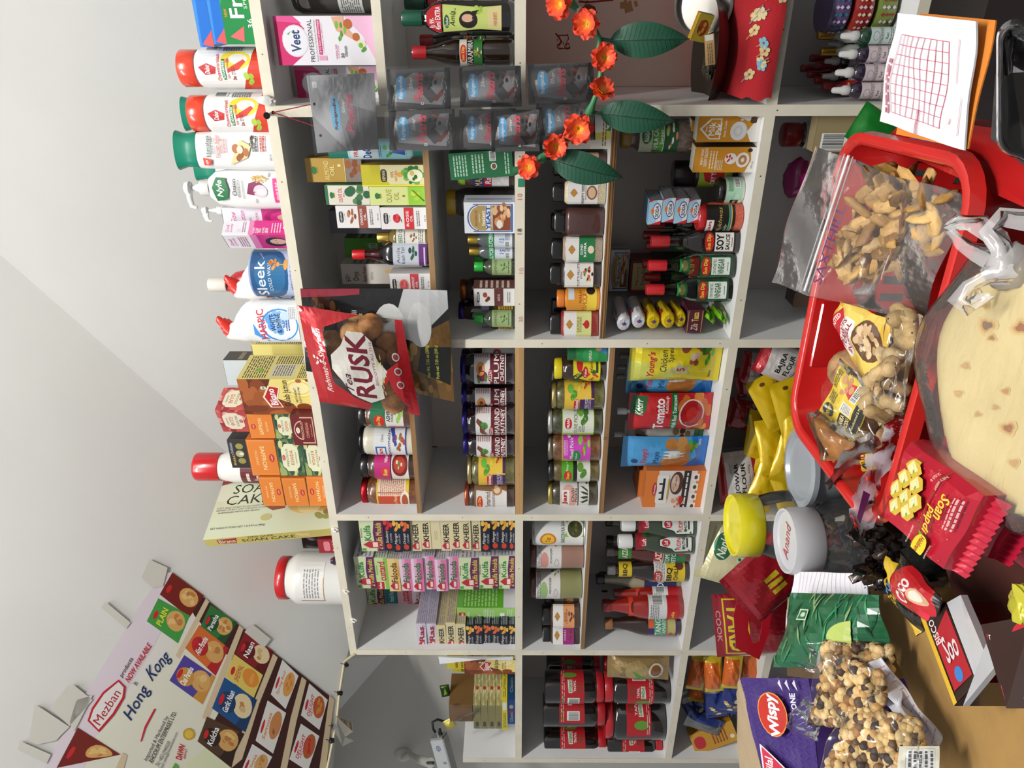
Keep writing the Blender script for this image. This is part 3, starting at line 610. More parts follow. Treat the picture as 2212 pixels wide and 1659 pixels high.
zt=PY(537,985,.05).z+.001; X0=PY(1,1010,.05).x; X1=PY(1,950,.05).x
inst(bd,'small black incense box with three temple pictures lying on the middle column',loc=((X0+X1)/2-.004,.09,zt),rot=(0,0,math.radians(2)),sc=((X1-X0)/.085,1,(PY(494,980,.05).z-zt)/.05))
at(carton(.07,.05,.09,'33302c',side=[r(0,0,1,1,'3a3632'),l(.1,.1,.9,.9,8,'8a7a60')],front=[r(0,0,1,1,'b8c0c4'),e(.5,.5,.3,.3,'c8604a')],kind='carton',cat='box'),778,832,487,.19,'T','dark carton standing behind the sweets carton at the back')
aj=jar(.048,.15,'b8151a','e2dfda',base='5c1a24',lz=(.2,.66),lh=.17,lr=.86,neck=.08,bm='plastic',lm='gloss',span=2.6,kind='plastic_jar',els=[e(.9,.3,.36,.55,'e0a82c'),e(.92,.3,.32,.5,'eee6a0'),bl(.88,.35,.18,.24,5,['5a6a28','6c7c34','4a5a20'],.5),t('Amla',.4,.75,.26,.12,'f0e0d0'),l(.25,.85,.5,.95,1,'f0e0d0'),r(0,0,.12,1,'e8e4d8')])
zt=PY(563,1060,.045).z+.001
Xc=(PY(1,1080,.15).x+PY(1,990,.15).x)/2; 
inst(aj,'white plastic jar with a red lid and maroon gooseberry label behind the incense boxes',loc=(Xc+.012,.2,Z0+.001),rot=(0,0,math.radians(10)),sc=(1.02,1.02,(PY(428,1035,.19).z-Z0)/.15))
# long flat sweet box standing on its short end, broad face to the right, spine to the front
w_,h_,d_=.375,.25,.034
b=MB(); b.box((0,0,h_/2),(w_,d_,h_),'b9ad68','gloss',{'F':'c3c6a6','D':'b3a558','L':'b9ad68','R':'a89a50','T':'b9ad68'},bev=.0012)
fe=[r(0,0,1,1,'c0c5a8'),r(.0,.55,.6,1,'cdd0b8'),t('DESI GHEE',.3,.86,.32,.06,'2c2c20'),t('SOAN',.3,.72,.36,.14,'2c2c20',0,0,.05),t('CAKE',.27,.55,.36,.14,'2c2c20',0,0,.05),t('SOFT AND SWEET FLOSS MADE FROM',.24,.44,.42,.024,'444'),t('REFINED WHEAT AND CHICKPEA FLOUR,',.24,.405,.42,.024,'444'),t('GARNISHED WITH DRY FRUITS',.22,.37,.34,.024,'444'),
 t('NET WEIGHT/ POIDS NET 1 lb 0.93 oz (480g)',.25,.14,.44,.035,'444'),e(.78,.55,.2,.3,'cbb06a'),bl(.78,.55,.22,.32,26,['c8aa60','d8bc74','bc9a50','e0ca8a','d0b468'],.4,4),p([(.44,.4),(.5,.46),(.58,.44),(.6,.36),(.5,.34)],'7c4426'),e(.46,.25,.045,.05,'aaa468'),bl(.92,.2,.07,.1,5,['8a8a4c','8a6a48','6a7a3a'],.5),p([(.0,.8),(.1,.84),(.1,.97),(.0,.98)],'8c2030'),t('Birano',.05,.89,.08,.05,'f0e0c0')]
ink(b,fe,w_,h_,lambda x,z,L:(x-w_/2,-d_/2-L*LF,z),m='gloss')
sp=[p([(.1,.25),(.24,.15),(.26,.85),(.1,.8)],'8c2030'),t('Birano',.175,.5,.13,.45,'e8d8b8'),t('DESI GHEE',.45,.8,.2,.22,'3a3018'),t('SOAN CAKE',.5,.42,.42,.38,'3a3018'),bl(.78,.55,.06,.4,6,['d0bc7c','bca460'],.5)]
ink(b,sp,w_,d_,lambda x,z,L:(x-w_/2,d_/2-z,-L*LF),m='gloss')
o=b.build('sweet_box'); A=PY(712,1158,.02)
Mx=Matrix(((0,-1,0,0),(0,0,1,0),(-1,0,0,w_/2),(0,0,0,1)))
o.matrix_world=Matrix.Translation((A.x+.015,A.y,ZS['T']+.005))@Matrix.Rotation(math.radians(-6.5),4,'Y')@Matrix.Rotation(math.radians(-14),4,'Z')@Mx
tag(o,'long flat pale gold sweet box standing on its end beside the incense boxes','box')
at(carton(.06,.05,.045,'8c1c26',front=[r(0,0,1,1,'8e1e28'),t('Bridal',.5,.25,.7,.2,'f0d8d0'),rr(.15,.45,.85,.75,'c87880')],kind='carton',cat='box'),1166,1195,688,.06,'T','tiny dark red carton between the flat gold sweet box and the white jar')
at(pouch(.05,.06,.03,'2a2224',m='silver',kind='packet'),1163,1192,650,.12,'T','small crumpled dark foil packet behind the tiny red carton',rot=0)
wj=jar(.055,.17,'b3151c','dfddd8',base='e4e2de',lz=(.3,.62),lh=.13,lr=.8,neck=.12,bm='plastic',lm='plastic',span=1.6,kind='plastic_jar',els=[r(0,0,.02,1,'8a4a3a'),r(.0,.0,.6,.03,'c08a30'),l(.1,.2,.8,.9,6,'888')])
at(wj,1205,1290,606,.05,'T','big plain white jar with red lid standing alone on the shelf top nearest the poster')
pp=MB(); q=PY(712,1212,.02)
pp.blob((q.x,q.y,ZS['T']+.01),(.012,.01,.01),'3a2438','foil',jit=.35); tag(pp.build('sweet_wrapper'),'scrap of dark purple wrapper in front of the big white jar','wrapper')
# ================================================================ column A (right edge)
grn=jar(.06,.16,'888','4a3c30',base='d8dad4',lz=(.1,.4),lh=.05,bm='grain',lm='plastic',kind='canister',els=[l(.05,.1,.95,.9,8,'555')],clear=False)
g=MB(); g.lathe([(.055,0),(.055,.13)],'4a3c30','grain',n=28); g2=MB(); g2.lathe([(.058,0),(.06,.004),(.06,.15),(.052,.162)],'eef0f0','film',n=28); g3=MB(); els=[r(0,0,1,1,'d4d6d0'),l(.05,.1,.95,.9,9,'555'),r(0,0,.01,1,'333')]; ink(g3,els,.15,.045,arc(.0605,.03,els,.15,.045),sx=.01)
at(Proto('canister','jar',[('seeds',g.mesh('seeds')),('jar_body',g2.mesh('jar_body')),('label',g3.mesh('label'))],.12,.12,.162),-75,29,636,.09,'A1','clear plastic canister of dark seeds on the upper shelf beside the pink carton')
vfront=[r(0,0,1,1,'e6e2e8'),p([(0,1),(1,1),(1,.84),(.9,.76),(.75,.7),(.4,.7),(.2,.74),(0,.86)],'c21a62'),p([(.9,1),(1,1),(1,.8),(.85,.72)],'d84a88'),e(.5,.8,.33,.135,'c8c6cc'),e(.5,.805,.31,.125,'e4e2e8'),t('Veet',.5,.8,.44,.1,'243a68',3,0,.1),p([(.62,.86),(.7,.84),(.64,.88)],'5aa03a'),t('PROFESSIONAL',.5,.645,.86,.045,'333',1),t('Ready-To-Use Full Body Wax Strips',.5,.595,.84,.022,'888'),r(.22,.54,.93,.575,'b81a60'),t('UP TO 28 DAYS OF SMOOTHNESS',.58,.558,.66,.018,'fff',1),t('in 3 simple steps - PEEL, APPLY, PULL',.56,.525,.6,.014,'b81a60'),r(.1,.5,.2,.58,'d8a0b8'),
  p([(.05,.0),(1,.0),(1,.3),(.6,.12)],'e8b4d0'),p([(.98,.42),(.7,.38),(.62,.3),(.5,.2),(.38,.1),(.48,.13),(.68,.24),(.9,.3),(1,.3)],'d8a488'),e(.84,.26,.1,.045,'a85a28'),e(.58,.19,.08,.035,'a85a28'),e(.44,.14,.08,.045,'e8dcc0'),bl(.7,.34,.25,.06,6,['4a8a2a','6aa83a'],.3),bl(.36,.12,.1,.05,4,['4a8a2a','6aa83a'],.5),t('NORMAL SKIN',.28,.4,.3,.018,'c21a62'),t('Body & Legs',.28,.38,.26,.014,'c86090'),t('20',.2,.34,.1,.03,'222',2),l(.18,.29,.4,.32,2,'666')]
veet=carton(.115,.032,.235,'e2dfe4',front=vfront,cols={'T':'c21a62','L':'d0ccd2','R':'d0ccd2'},kind='carton',cat='box',seam=False)
at(veet,33,140,596,.02,'A1','pink and white hair removal strips carton at the front of the upper shelf')
at(veet,142,218,640,.13,'A1','second pink hair removal carton standing further back, behind the hanging card')
am=MB(); R=.04
amp=[(.88,0),(.98,.02),(1,.06),(1,.55),(.98,.62),(.86,.7),(.6,.77),(.42,.8),(.4,.81),(.4,.83)]
aml=bottle(R,.19,amp,'14100e','liquid','0e4a34',.82,.46,base='',els=[p([(0,.0),(.18,.0),(.24,.25),(.24,1)]+[(.0,1)],'14100e')][:0]+[p([(.1,.02),(.9,.02),(.84,.3),(.96,.78),(.04,.78),(.16,.3)],'b8c46a'),p([(.03,.8),(.97,.8),(.9,.9),(.7,.98),(.5,1),(.3,.98),(.1,.9)],'b01c22'),t('Rs 99/-',.36,.92,.3,.07,'fff',1),t('45ml EXTRA',.5,.845,.72,.07,'fff',2),e(.4,.73,.2,.035,'0c4a26'),t('Dabur',.4,.73,.28,.04,'f0f0e0',1),t('Amla',.48,.655,.46,.065,'14301a',1,0,.3),t('hair oil',.7,.62,.2,.025,'14301a'),e(.45,.45,.26,.12,'1a1210'),e(.5,.46,.12,.075,'d0a488'),p([(.45,.4),(.75,.3),(.7,.4)],'1a1210'),bl(.75,.3,.16,.08,5,['88a83a','a4c050'],.4),p([(.15,.02),(.85,.02),(.8,.2),(.2,.2)],'cfc088'),t('3 HAIR BENEFITS',.46,.1,.4,.05,'a03020')],lz=(.1,.78),span=1.9,sy=.62,kind='oil_bottle',cat='bottle')
at(aml,0,78,866,.02,'1','black hair oil bottle with dark green cap beside the red-capped oil')
at(aml,-35,42,872,.14,'1','dark hair oil bottle standing behind the front green-capped one at the photo edge')
ogl=[(.8,0),(.95,.02),(1,.06),(1,.28),(.9,.3),(.9,.52),(.98,.54),(.98,.58),(.8,.68),(.55,.78),(.42,.85),(.42,.88)]
tar=bottle(.036,.2,ogl,'20140c','liquid','a01c22',.86,.48,base='d8d2c4',lz=(.31,.53),span=2.3,ribs=.03,kind='oil_bottle',cat='bottle',els=[r(.0,.0,1,.38,'2c6a30'),r(0,.38,1,.68,'1e1a16'),t('TARAMIRA',.5,.53,.9,.22,'f0ece0',2),rr(.2,.7,.75,.97,'c02820',.4),t('Sun Dip',.47,.83,.44,.16,'f4e060',2),t('Oil',.5,.3,.16,.18,'e0c840',0,0,.3),bl(.5,.14,.2,.12,6,['6a4a2a','d8d0b0'],.3)])
at(tar,84,146,888,.02,'1','dark oil bottle with red screw cap in front, black and green label')
at(tar,60,118,905,.17,'1','dark oil bottle with red cap peeping out behind the front red-capped bottle')
# shrine compartment: painted marks, tray with cloth
b=MB(); yb=DEP-.0101
def wp(px,py): q=PY(px,py,yb); return (q.x,q.y,q.z)
rnd=random.Random(5)
def stroke(pts,w,c):
    q=[Vector(wp(*a)) for a in pts]; vs=[];fs=[]
    for i,k in enumerate(q):
        d=(q[min(i+1,len(q)-1)]-q[max(i-1,0)]).normalized(); n_=Vector((-d.z,0,d.x))*w*rnd.uniform(.6,1.2); vs+= [k+n_,k-n_]
    fs=[(2*i,2*i+2,2*i+3,2*i+1) for i in range(len(q)-1)]; b.add(vs,fs,c,'paper')
RC='8a2c24'
stroke([(1200,72),(1207,80),(1213,90),(1206,99)],.002,RC); stroke([(1203,77),(1226,76)],.0012,RC); stroke([(1205,103),(1216,105),(1232,103)],.0015,RC); stroke([(1226,73),(1228,84),(1223,92)],.0012,RC)
for cx in(1210,1226): stroke([(cx+6*math.cos(a/3),100+6*math.sin(a/3)) for a in range(2,17)],.0012,RC)
stroke([(1250,3),(1270,5),(1300,2),(1325,0)],.003,RC); stroke([(1270,0),(1262,14),(1268,25)],.0012,RC)
for x0 in(1345,1360,1350,1372): stroke([(x0,rnd.uniform(0,6)),(x0+rnd.uniform(-6,10),rnd.uniform(14,30))],.006,'a88858')
for i in range(5): stroke([(1205+i*6,84+i*3),(1203+i*7,89+i*4)],.001,RC)
pmk=b.build('painted_marks'); pmk['kind']='stuff'; pmk['label']='faded red painted marks on the back wall of the beige shrine compartment'
bpy.data.objects['painted_marks']['category']='painting'
# butterfly pinned on the back wall
b=MB(); c0=Vector(PY(1280,28,.3)); 
def wing(pts,c):
    q=[PY(x,y,.3+.01*(1 if i%2 else 0)) for i,(x,y) in enumerate(pts)]; b.add([a+Vector((0,d,0)) for d in(0,.0012) for a in q],[tuple(range(len(q))),tuple(range(2*len(q)-1,len(q)-1,-1))],c,'petal')
wing([(1262,28),(1258,16),(1270,8),(1285,14),(1290,28),(1280,34)],'6a4418'); wing([(1262,30),(1248,34),(1242,44),(1252,46),(1264,38)],'7a5420'); wing([(1262,29),(1262,18),(1271,12),(1281,18),(1284,27)],'b88434')
b.tube([PY(1264,30,.295),PY(1258,27,.295)],.003,'2a1c10'); tag(b.build('butterfly_ornament'),'small brown and amber butterfly ornament at the back of the beige compartment','ornament')
z2=ZS['2']
# red embroidered cloth over a low shelf stand
b=MB(); xa=PY(1640,222,.0).x-.0; xl=VX[0]+h+.004; xr2=xl+.5
def cloth(u,v):
    x=xl+.008+u*.48; w=.006*math.sin(17*u)+.003*math.sin(31*u+1)
    if v<.6: return (x,.33-v/.6*.33+0*w,z2+.055+.004*math.sin(13*u+5*v)+.06*(1-v/.6)*(.3+.0*u))
    k=(v-.6)/.4; return (x+.004*math.sin(9*k),-.002-.012*math.sin(k*2.2)+w*k*.6-.006,z2+.055-k*.058)
b.grid(cloth,40,20,'a51a22','cloth')
rn=random.Random(11)
for i in range(34):
    u=rn.uniform(.02,.98); v=rn.choice([rn.uniform(.62,.97),rn.uniform(.1,.97)]); c=Vector(cloth(u,v)); e1=(Vector(cloth(min(u+.01,1),v))-c).normalized(); e2=(Vector(cloth(u,min(v+.01,1)))-c).normalized(); n_=e1.cross(e2).normalized()*(-.0016)
    if n_.y>0 and v>.6: n_=-n_
    if v<=.6 and n_.z<0: n_=-n_
    col=rn.choice(['d8c08a','c8b078','7ab0c4','8ec0cc','e0cc9a','9a7a3a'])
    for k in range(5):
        a=k*1.257; q=c+n_+(e1*math.cos(a)+e2*math.sin(a))*.0065; b.add([q+(e1*math.cos(a+s)+e2*math.sin(a+s))*.0048 for s in(0,1.05,2.1,3.14,4.2,5.2)],[(0,1,2,3,4,5)],col,'cloth')
    b.tube([c+n_,c+n_+(e1*.012+e2*.014)*rn.choice([1,-1])],.0009,'c8a860' if i%2 else '6a9aa8','cloth',n=4)
tag(b.build('embroidered_cloth'),'red cloth embroidered with gold and blue flowers hanging over the compartment floor','cloth')
q=PY(1598,120,.12)
b=MB(); zt=z2+.062; cx=q.x-.0; 
b.lathe([(.06,.0),(.1,.006),(.118,.03),(.12,.032),(.114,.03),(.098,.012),(.05,.008)],'5c564e','metal',n=36); troot=bpy.data.objects.new('metal_tray',None)
b2=b.build('metal_tray'); b2.location=(cx,.15,zt+.012); tag(b2,'dark round metal tray holding prayer things on the red cloth','tray')
mbx=carton(.055,.014,.036,'c8a020',front=[r(0,0,1,1,'c8b040'),e(.5,.5,.3,.35,'8a3a20'),bl(.5,.5,.3,.35,6,['d8a040','a84828'],.4)],side=[r(0,0,1,1,'222')],kind='match_box',cat='box')
inst(mbx,'yellow match box leaning on the round tray',loc=(PY(1578,62,.1).x,.115,zt+.05),rot=(math.radians(20),math.radians(15),math.radians(-12)))
mb2=carton(.06,.015,.02,'b89058',front=[r(0,0,1,1,'c09a60'),l(.05,.2,.7,.8,3,'6a4a2a'),r(.8,.1,.98,.9,'e8e4d8')],kind='match_box',cat='box')
inst(mb2,'small tan box lying in front of the yellow match box on the tray',loc=(PY(1592,95,.08).x-.01,.085,zt+.037),rot=(math.radians(-20),math.radians(-8),math.radians(10)))
b=MB(); 
for k in range(3): b.tube([Vector((PY(1570,45,.15).x+.02*math.cos(a/2+k),.17+.012*math.sin(a/2+k),zt+.045+.008*k)) for a in range(0,13)],.004,'b8aa90','cloth',n=6)
tag(b.build('rope_coil'),'small coil of pale twisted cord in the round tray','cord')
b=MB(); b.lathe([(.06,0),(.064,.004),(.064,.02),(.058,.022),(.056,.006),(0.002,.006)],'8a8680','metal',n=30); o=b.build('steel_dish'); o.location=(PY(1590,10,.15).x,.16,zt+.05); o.rotation_euler=(math.radians(62),0,0); tag(o,'steel dish standing tilted at the back of the tray','dish')
b=MB()
for k in range(7):
    b.blob((PY(1600,130,.1).x+random.uniform(-.03,.02),.1+random.uniform(-.01,.03),zt+.035+random.uniform(0,.012)),(.014,.01,.006),'3a3428','leaf',seed=k,jit=.4)
tag(b.build('dried_leaves'),'small heap of dark dried leaves at the edge of the tray near the upright','leaves',kind='stuff')
# ---- row below: food colour bottles, painted pots
ZS['3']=PY(1935,180,.02).z
board('shelf_board',VX[0]+h,VX[0]+.5365-h,.001,DEP-.004,ZS['3']-TK,ZS['3'])
def drop(c,labc):
    b=MB(); R=.0155; b.lathe([(R*.9,0),(R,.004),(R,.052),(R*.75,.06),(R*.5,.064)],c,'liquid'); q=MB(); q.lathe([(R*.52,.063),(R*.62,.065),(R*.6,.073),(R*.42,.077),(R*.36,.089),(R*.25,.091)],'c4c2c0','plastic')
    k=MB(); els=[r(0,0,1,1,labc),e(.45,.78,.2,.13,'8a7a8a'),e(.45,.78,.17,.11,labc),t('Red',.45,.35,.25,.1,'444'),l(.1,.1,.9,.25,2,'666'),l(.1,.5,.9,.6,2,'666'),r(0,.62,1,.63,'444'),r(0,.0,1,.02,'a02030')]; ink(k,els,R*2.6,.04,arc(R,.008,els,R*2.6,.04),sx=.004)
    return Proto('dropper_bottle','bottle',[('bottle_body',b.mesh('bottle_body')),('cap',q.mesh('cap')),('label',k.mesh('label'))],.031,.031,.091)
dr=drop('2a2030','c8b8bc'); dr2=drop('1e3a2a','b8c8c4')
for i,(y0,y1,xt,pr,lab) in enumerate([(180,217,1804,dr,'first food colour dropper bottle beside the shelf upright'),(141,179,1812,dr,'second food colour dropper bottle from the shelf upright'),(101,139,1820,dr,'third food colour dropper bottle from the shelf upright, purplish cap rim'),(61,100,1824,dr2,'green food colour dropper bottle nearest the painted pots')]):
    at(pr,y0,y1,xt,.03+.004*i,'3',lab,'food colour dropper bottles',rot=6*i-8)
for i,(y,xt) in enumerate([(96,1790),(135,1783),(168,1778),(58,1780)]):
    at(dr,y-16,y+16,xt+4,.12+.02*(i%2),'3','dim food colour bottle in the second row behind the front droppers','rear food colour bottles')
gold=bottle(.02,.08,[(.9,0),(1,.05),(1,.6),(.5,.75),(.5,.8)],'8a9088','liquid','b08a3c',.78,.56,base='1e5a34',lz=(.1,.45),kind='small_bottle',cat='bottle',capm='metal',ribs=.04,els=[t('VINEGER'[:4]+'ER',.5,.5,.7,.4,'e0e8e0')])
at(gold,62,96,1772,.085,'3','small clear bottle with ribbed gold cap behind the green dropper'); at(gold,98,131,1778,.085,'3','small clear bottle with ribbed gold cap behind the purple dropper next to the green one')
redb=bottle(.016,.095,[(.9,0),(1,.05),(1,.6),(.6,.75),(.5,.8)],'6e1418','liquid','8a1a20',.78,.62,base='a01c24',lz=(.1,.6),kind='small_bottle',cat='bottle',els=[e(.5,.9,.3,.05,'c8a040')])
for i,(y,xt,d) in enumerate([(190,1782,.1),(176,1765,.15),(163,1750,.2),(150,1735,.25),(143,1770,.17),(128,1755,.22)]):
    at(redb,y-14,y+14,xt,d,'3','small dark red flavour bottle in the dim rows behind the droppers','red flavour bottles')
def pot(c1,c2):
    b=MB(); b.lathe([(.03,0),(.045,.008),(.05,.03),(.045,.045)],c1,'gloss',n=32); rn=random.Random(3)
    for rr_,z in((.0493,.036),(.0503,.028),(.049,.016)):
        for i in range(26):
            a=i*.2417; b.lathe([(.0032,0),(.0015,.0012)],c2 if i%2 else 'c8c0c4','paper',n=6,c=(0,0,0),ax='y') if False else b.add([(math.sin(a+d)*(rr_+.0006),-math.cos(a+d)*(rr_+.0006),z+u) for d,u in((-.07,0),(0,-.004),(.07,0),(0,.004))],[(0,1,2,3)],c2 if i%2 else 'c8b8c8','paper')
    return b.mesh('clay_bowl')
for i,(c1,c2,yc,xt,lab) in enumerate([('5a4a72','2a6a70',25,0,'purple painted bowl on top of the pot stack'),('8c2a22','d8c8b0',18,1,'red painted bowl in the middle of the pot stack'),('6a7a3a','8c2a22',22,2,'green and red checked bowl at the foot of the pot stack')]):
    me=pot(c1,c2); o=bpy.data.objects.new('painted_bowl',me); COL.objects.link(o); q=PY(1800,15,.12); o.location=(q.x,.12,ZS['3']+.001+(2-i)*.047); o.scale=(1.15,1.15,1.02); tag(o,lab,'bowl','painted bowls beside the droppers')
# ================================================================ column B1 (oil cartons) 
logo=lambda cx,cy,c='2a6a34':[e(cx,cy+.02,.17,.04,c),r(cx-.12,cy-.035,cx+.12,cy+.02,c),p([(cx-.16,cy-.035),(cx+.16,cy-.035),(cx+.1,cy-.055),(cx-.1,cy-.055)],'a8842c')]
def oilbox(col,name1,name2,fr,tc,side='9a7c34'):
    return carton(.045,.038,.115,col,front=fr+([t(name1,.5,.63,.62 if len(name1)<6 else .8,.085,tc,1)] if name1 else [])+[t(name2,.5,.53,.44,.08,tc,1)],cols={'R':side,'T':side,'D':side},kind='oil_box',cat='box')
alm=oilbox('a8873c','ALMOND','OIL',[r(0,0,1,1,'a8873c'),r(0,0,1,.3,'7a7068'),bl(.55,.15,.4,.16,7,['7a4424','8e5430','6a3a1e'],.42),*logo(.5,.84),e(.7,.4,.06,.03,'f0e0a0'),r(0,.3,1,.31,'e8d890')],'f0de90')
gin=oilbox('c8bc4a','','',[r(0,0,1,1,'d8d0a0'),r(0,.7,1,1,'bfb02c'),p([(0,.55),(1,.75),(1,1),(0,1)],'b8ae28'),rr(.2,.6,.8,.7,'2a2614',.3),t('HEMANI',.5,.65,.46,.05,'e8e0b0',1),t('100%',.55,.52,.3,.05,'a84a28'),t('NATURAL',.5,.46,.5,.04,'a84a28'),e(.55,.4,.12,.05,'d8a040'),bl(.5,.18,.5,.2,16,['2a6a2a','4a8a34','6aa040'],.25),e(.5,.16,.3,.12,'e8e4c8'),bl(.5,.16,.24,.08,4,['2a5a24','c8b060'],.5),r(0,0,.08,1,'e0d83a')],'e0d83a')
olv=oilbox('d8d4c0','','',[r(0,0,1,1,'dcd6c6'),r(0,.93,1,1,'2a6a44'),t('OLIVE OIL',.5,.57,.7,.1,'b02a24',2),*logo(.5,.76),t('25ml',.5,.49,.2,.03,'444'),bl(.5,.22,.5,.24,9,['3a6a40','547a50','6a8a48','2c5a3a'],.42)],'b02a24')
olv=carton(.045,.038,.115,'d8d4c0',front=[r(0,0,1,1,'dcd6c6'),r(0,.93,1,1,'2a6a44'),t('OLIVE OIL',.5,.66,.74,.09,'b02a24',2),*logo(.5,.84),t('25ml',.5,.58,.2,.03,'444'),bl(.5,.26,.5,.26,9,['3a6a40','547a50','6a8a48','2c5a3a'],.42)],cols={'T':'2a6a44','D':'2a5a3a','R':'4a7a54'},kind='oil_box',cat='box')
olg=carton(.045,.038,.115,'c0cc6a',front=[r(0,0,1,1,'c8d47c'),r(0,.35,1,1,'d0d88c'),r(0,0,1,.32,'88b83a'),*logo(.5,.85),t('OLIVE',.5,.66,.72,.1,'9a8a3a',1),t('OIL',.5,.53,.42,.09,'9a8a3a',1),e(.5,.4,.06,.025,'8a6a2a'),bl(.5,.16,.28,.12,5,['a8c030','c0d048'],.45),p([(.2,.05),(.8,.25),(.82,.23),(.24,.03)],'3a6a20')],cols={'T':'b0c05a','D':'9ab04a','R':'a8b85a'},kind='oil_box',cat='box')
def hem(nm,bandc,pic,n2,W=.045,H=.1,tc='fff'):
    return carton(W,.04,H,'e4e0de',front=[r(0,0,1,1,'e6e2e0'),rr(.25,.84,.75,.94,'1e1c1c',.3),t('HEMANI',.5,.89,.42,.04,'fff',1),t('since 1949',.5,.81,.3,.02,'666')]+pic+[r(0,.3,1,.5,bandc),t(nm,.5,.43,.72,.06,tc,1),t('OIL' if n2 is None else n2,.5,.35,.3,.05,tc,1),l(.15,.17,.85,.25,2,'777'),t('30 ml',.5,.06,.3,.03,'555')],cols={'R':'cfcac8','T':'dcd8d6','D':bandc},kind='oil_box',cat='box')
cin=hem('CINNAMON','8c4434',[bl(.5,.65,.36,.1,8,['9a5a34','7a3e24','b8744a'],.35)],None)
ros=hem('ROSE','c42a30',[e(.5,.66,.2,.08,'c02430'),bl(.5,.66,.2,.08,7,['d84850','a81c28'],.4),p([(.4,.58),(.3,.55),(.5,.56)],'3a6a30')],None)
grp_=hem('GRAPEFRUIT','c0404a',[e(.45,.66,.3,.12,'e0a07a'),e(.45,.66,.25,.1,'d8606a'),bl(.45,.66,.2,.08,6,['e88088','c84a54'],.4)],None)
Y1=.03; b1=ZS['B1']
def col2(y0,y1,xm,xt,prb,prt,lb,lt,Yf=Y1,z=b1,g=None):
    at(prb,y0,y1,xm,Yf,z,lb,g); zz=PY(xm,(y0+y1)/2,Yf).z+.0006; at(prt,y0,y1,xt,Yf,zz,lt,g)
at(gin,356,402,781,Y1,b1,'yellow ginger oil carton standing in front under the almond oil one')
zz=PY(781,375,Y1).z+.001; at(alm,341,393,661,.045,zz,'gold almond oil carton on top of the ginger oil carton')
at(olg,403,443,799,Y1,b1,'pale green olive oil carton with gold lettering at the front'); zz=PY(799,420,Y1).z+.001; at(olv,400,442,703,Y1,zz,'olive oil carton with red lettering stacked on the pale green one')
at(ros,448,495,823,Y1,b1,'white rose oil carton with red band'); zz=PY(823,470,Y1).z+.001; at(cin,444,492,727,Y1,zz,'white cinnamon oil carton with brown band stacked on the rose oil carton')
gar=carton(.05,.04,.12,'3c383c',front=[r(0,0,1,1,'403c42'),t('GARLIC OIL',.5,.12,.8,.08,'b8985a',1),r(.3,.7,.6,.9,'8a6a3a')],kind='oil_box',cat='box')
at(gar,455,504,712,.12,b1,'dark grey oil carton behind the cinnamon oil carton')
mint=MB(); 
def tubep(u,v): return ((u-.5)*.06,-.02*math.sin(math.pi*u)*(1-v*.85)**1,v*.19)
mint.lathe([(.02,0),(.021,.002),(.021,.02),(.018,.022)],'1e6a5a','plastic',c=(0,0,0)); mint.lathe([(.02,.022),(.03,.03),(.03,.15)],'a8d0d4','gloss',sy=.6,cap=False); mint.lathe([(.03,.15),(.031,.19)],'1e6a5a','gloss',sy=.3)
els=[r(0,0,1,.5,'8ac4cc'),r(0,.5,1,1,'c8d8dc'),t('DeCo',.5,.7,.8,.16,'1c2c7c',3),t('FREE',.5,.9,.6,.08,'b02030',2),bl(.5,.3,.4,.14,7,['3a8a3a','5aa84a','c0e0e8'],.3),p([(.3,.02),(.6,.02),(.6,.2),(.45,.28)],'2a4a9c'),l(.2,.44,.8,.5,2,'2a4a7c')]
ink(mint,els,.055,.11,arc(.03,.035,els,.055,.11,sy=.62),sx=.005); mint=Proto('tube','tube',[('tube',mint.mesh('tube'))],.06,.04,.19)
at(mint,300,348,706,.03,b1,'pale blue and teal mint tube partly hidden by the hanging sachets',rot=-10)
mut=carton(.05,.04,.08,'5a9a34',front=[r(0,0,1,1,'dce4d8'),r(0,.6,1,1,'5aa034'),t('Mutti',.5,.72,.5,.14,'e8f4e0',2),e(.5,.3,.3,.2,'7ab84a'),e(.45,.35,.12,.1,'e0dcc8')],side=[r(0,0,1,1,'2a4a1c'),l(.1,.1,.9,.9,10,'8aa07a')],kind='carton',cat='box')
at(mut,514,558,746,.22,b1,'green and white carton at the back behind the linseed oil',rot=0)
lin_=bottle(.026,.11,[(.95,0),(1,.03),(1,.62),(.9,.7),(.5,.76),(.45,.8)],'6a5a28','liquid','c0a050',.78,.5,base='dcd8cc',lz=(.08,.62),kind='oil_bottle',cat='bottle',capm='metal',ribs=.03,els=[t('LINSEED OIL',.5,.85,.95,.14,'1e6a54',2),l(.2,.68,.8,.75,1,'555'),bl(.5,.4,.2,.12,8,['6a4428','8a5c38'],.3),l(.1,.06,.9,.25,3,'666')])
at(lin_,497,540,812,.04,b1,'small linseed oil bottle with gold cap between the oil cartons')
red2=bottle(.018,.16,[(.9,0),(1,.02),(1,.6),(.6,.75),(.5,.8),(.5,.84)],'3a1010','liquid','c01c24',.84,.6,kind='oil_bottle',cat='bottle',ribs=.03)
at(red2,538,572,759,.08,b1,'dark bottle with red cap behind the black oil bottle')
blk=bottle(.03,.105,[(.98,0),(1,.02),(1,.72),(.95,.82),(.7,.93)],'121012','liquid','0e0c0e',.9,.62,base='b4b8c0',lz=(.06,.72),kind='oil_bottle',cat='bottle',pw=4,capm='plastic',els=[r(0,0,.8,.0+.24,'5a2a68'),t('patanjali'[:0]+'Amla',.45,.84,.5,.1,'6a6a70'),t('Kesh Tail',.45,.7,.5,.1,'4a5a78'),bl(.5,.42,.22,.13,7,['2a5a34','1e3a4a','4a7a8a'],.4),r(.0,.05,.7,.09,'d8c0e0')])
at(blk,529,580,818,.03,b1,'squat black oil bottle with grey and purple label')
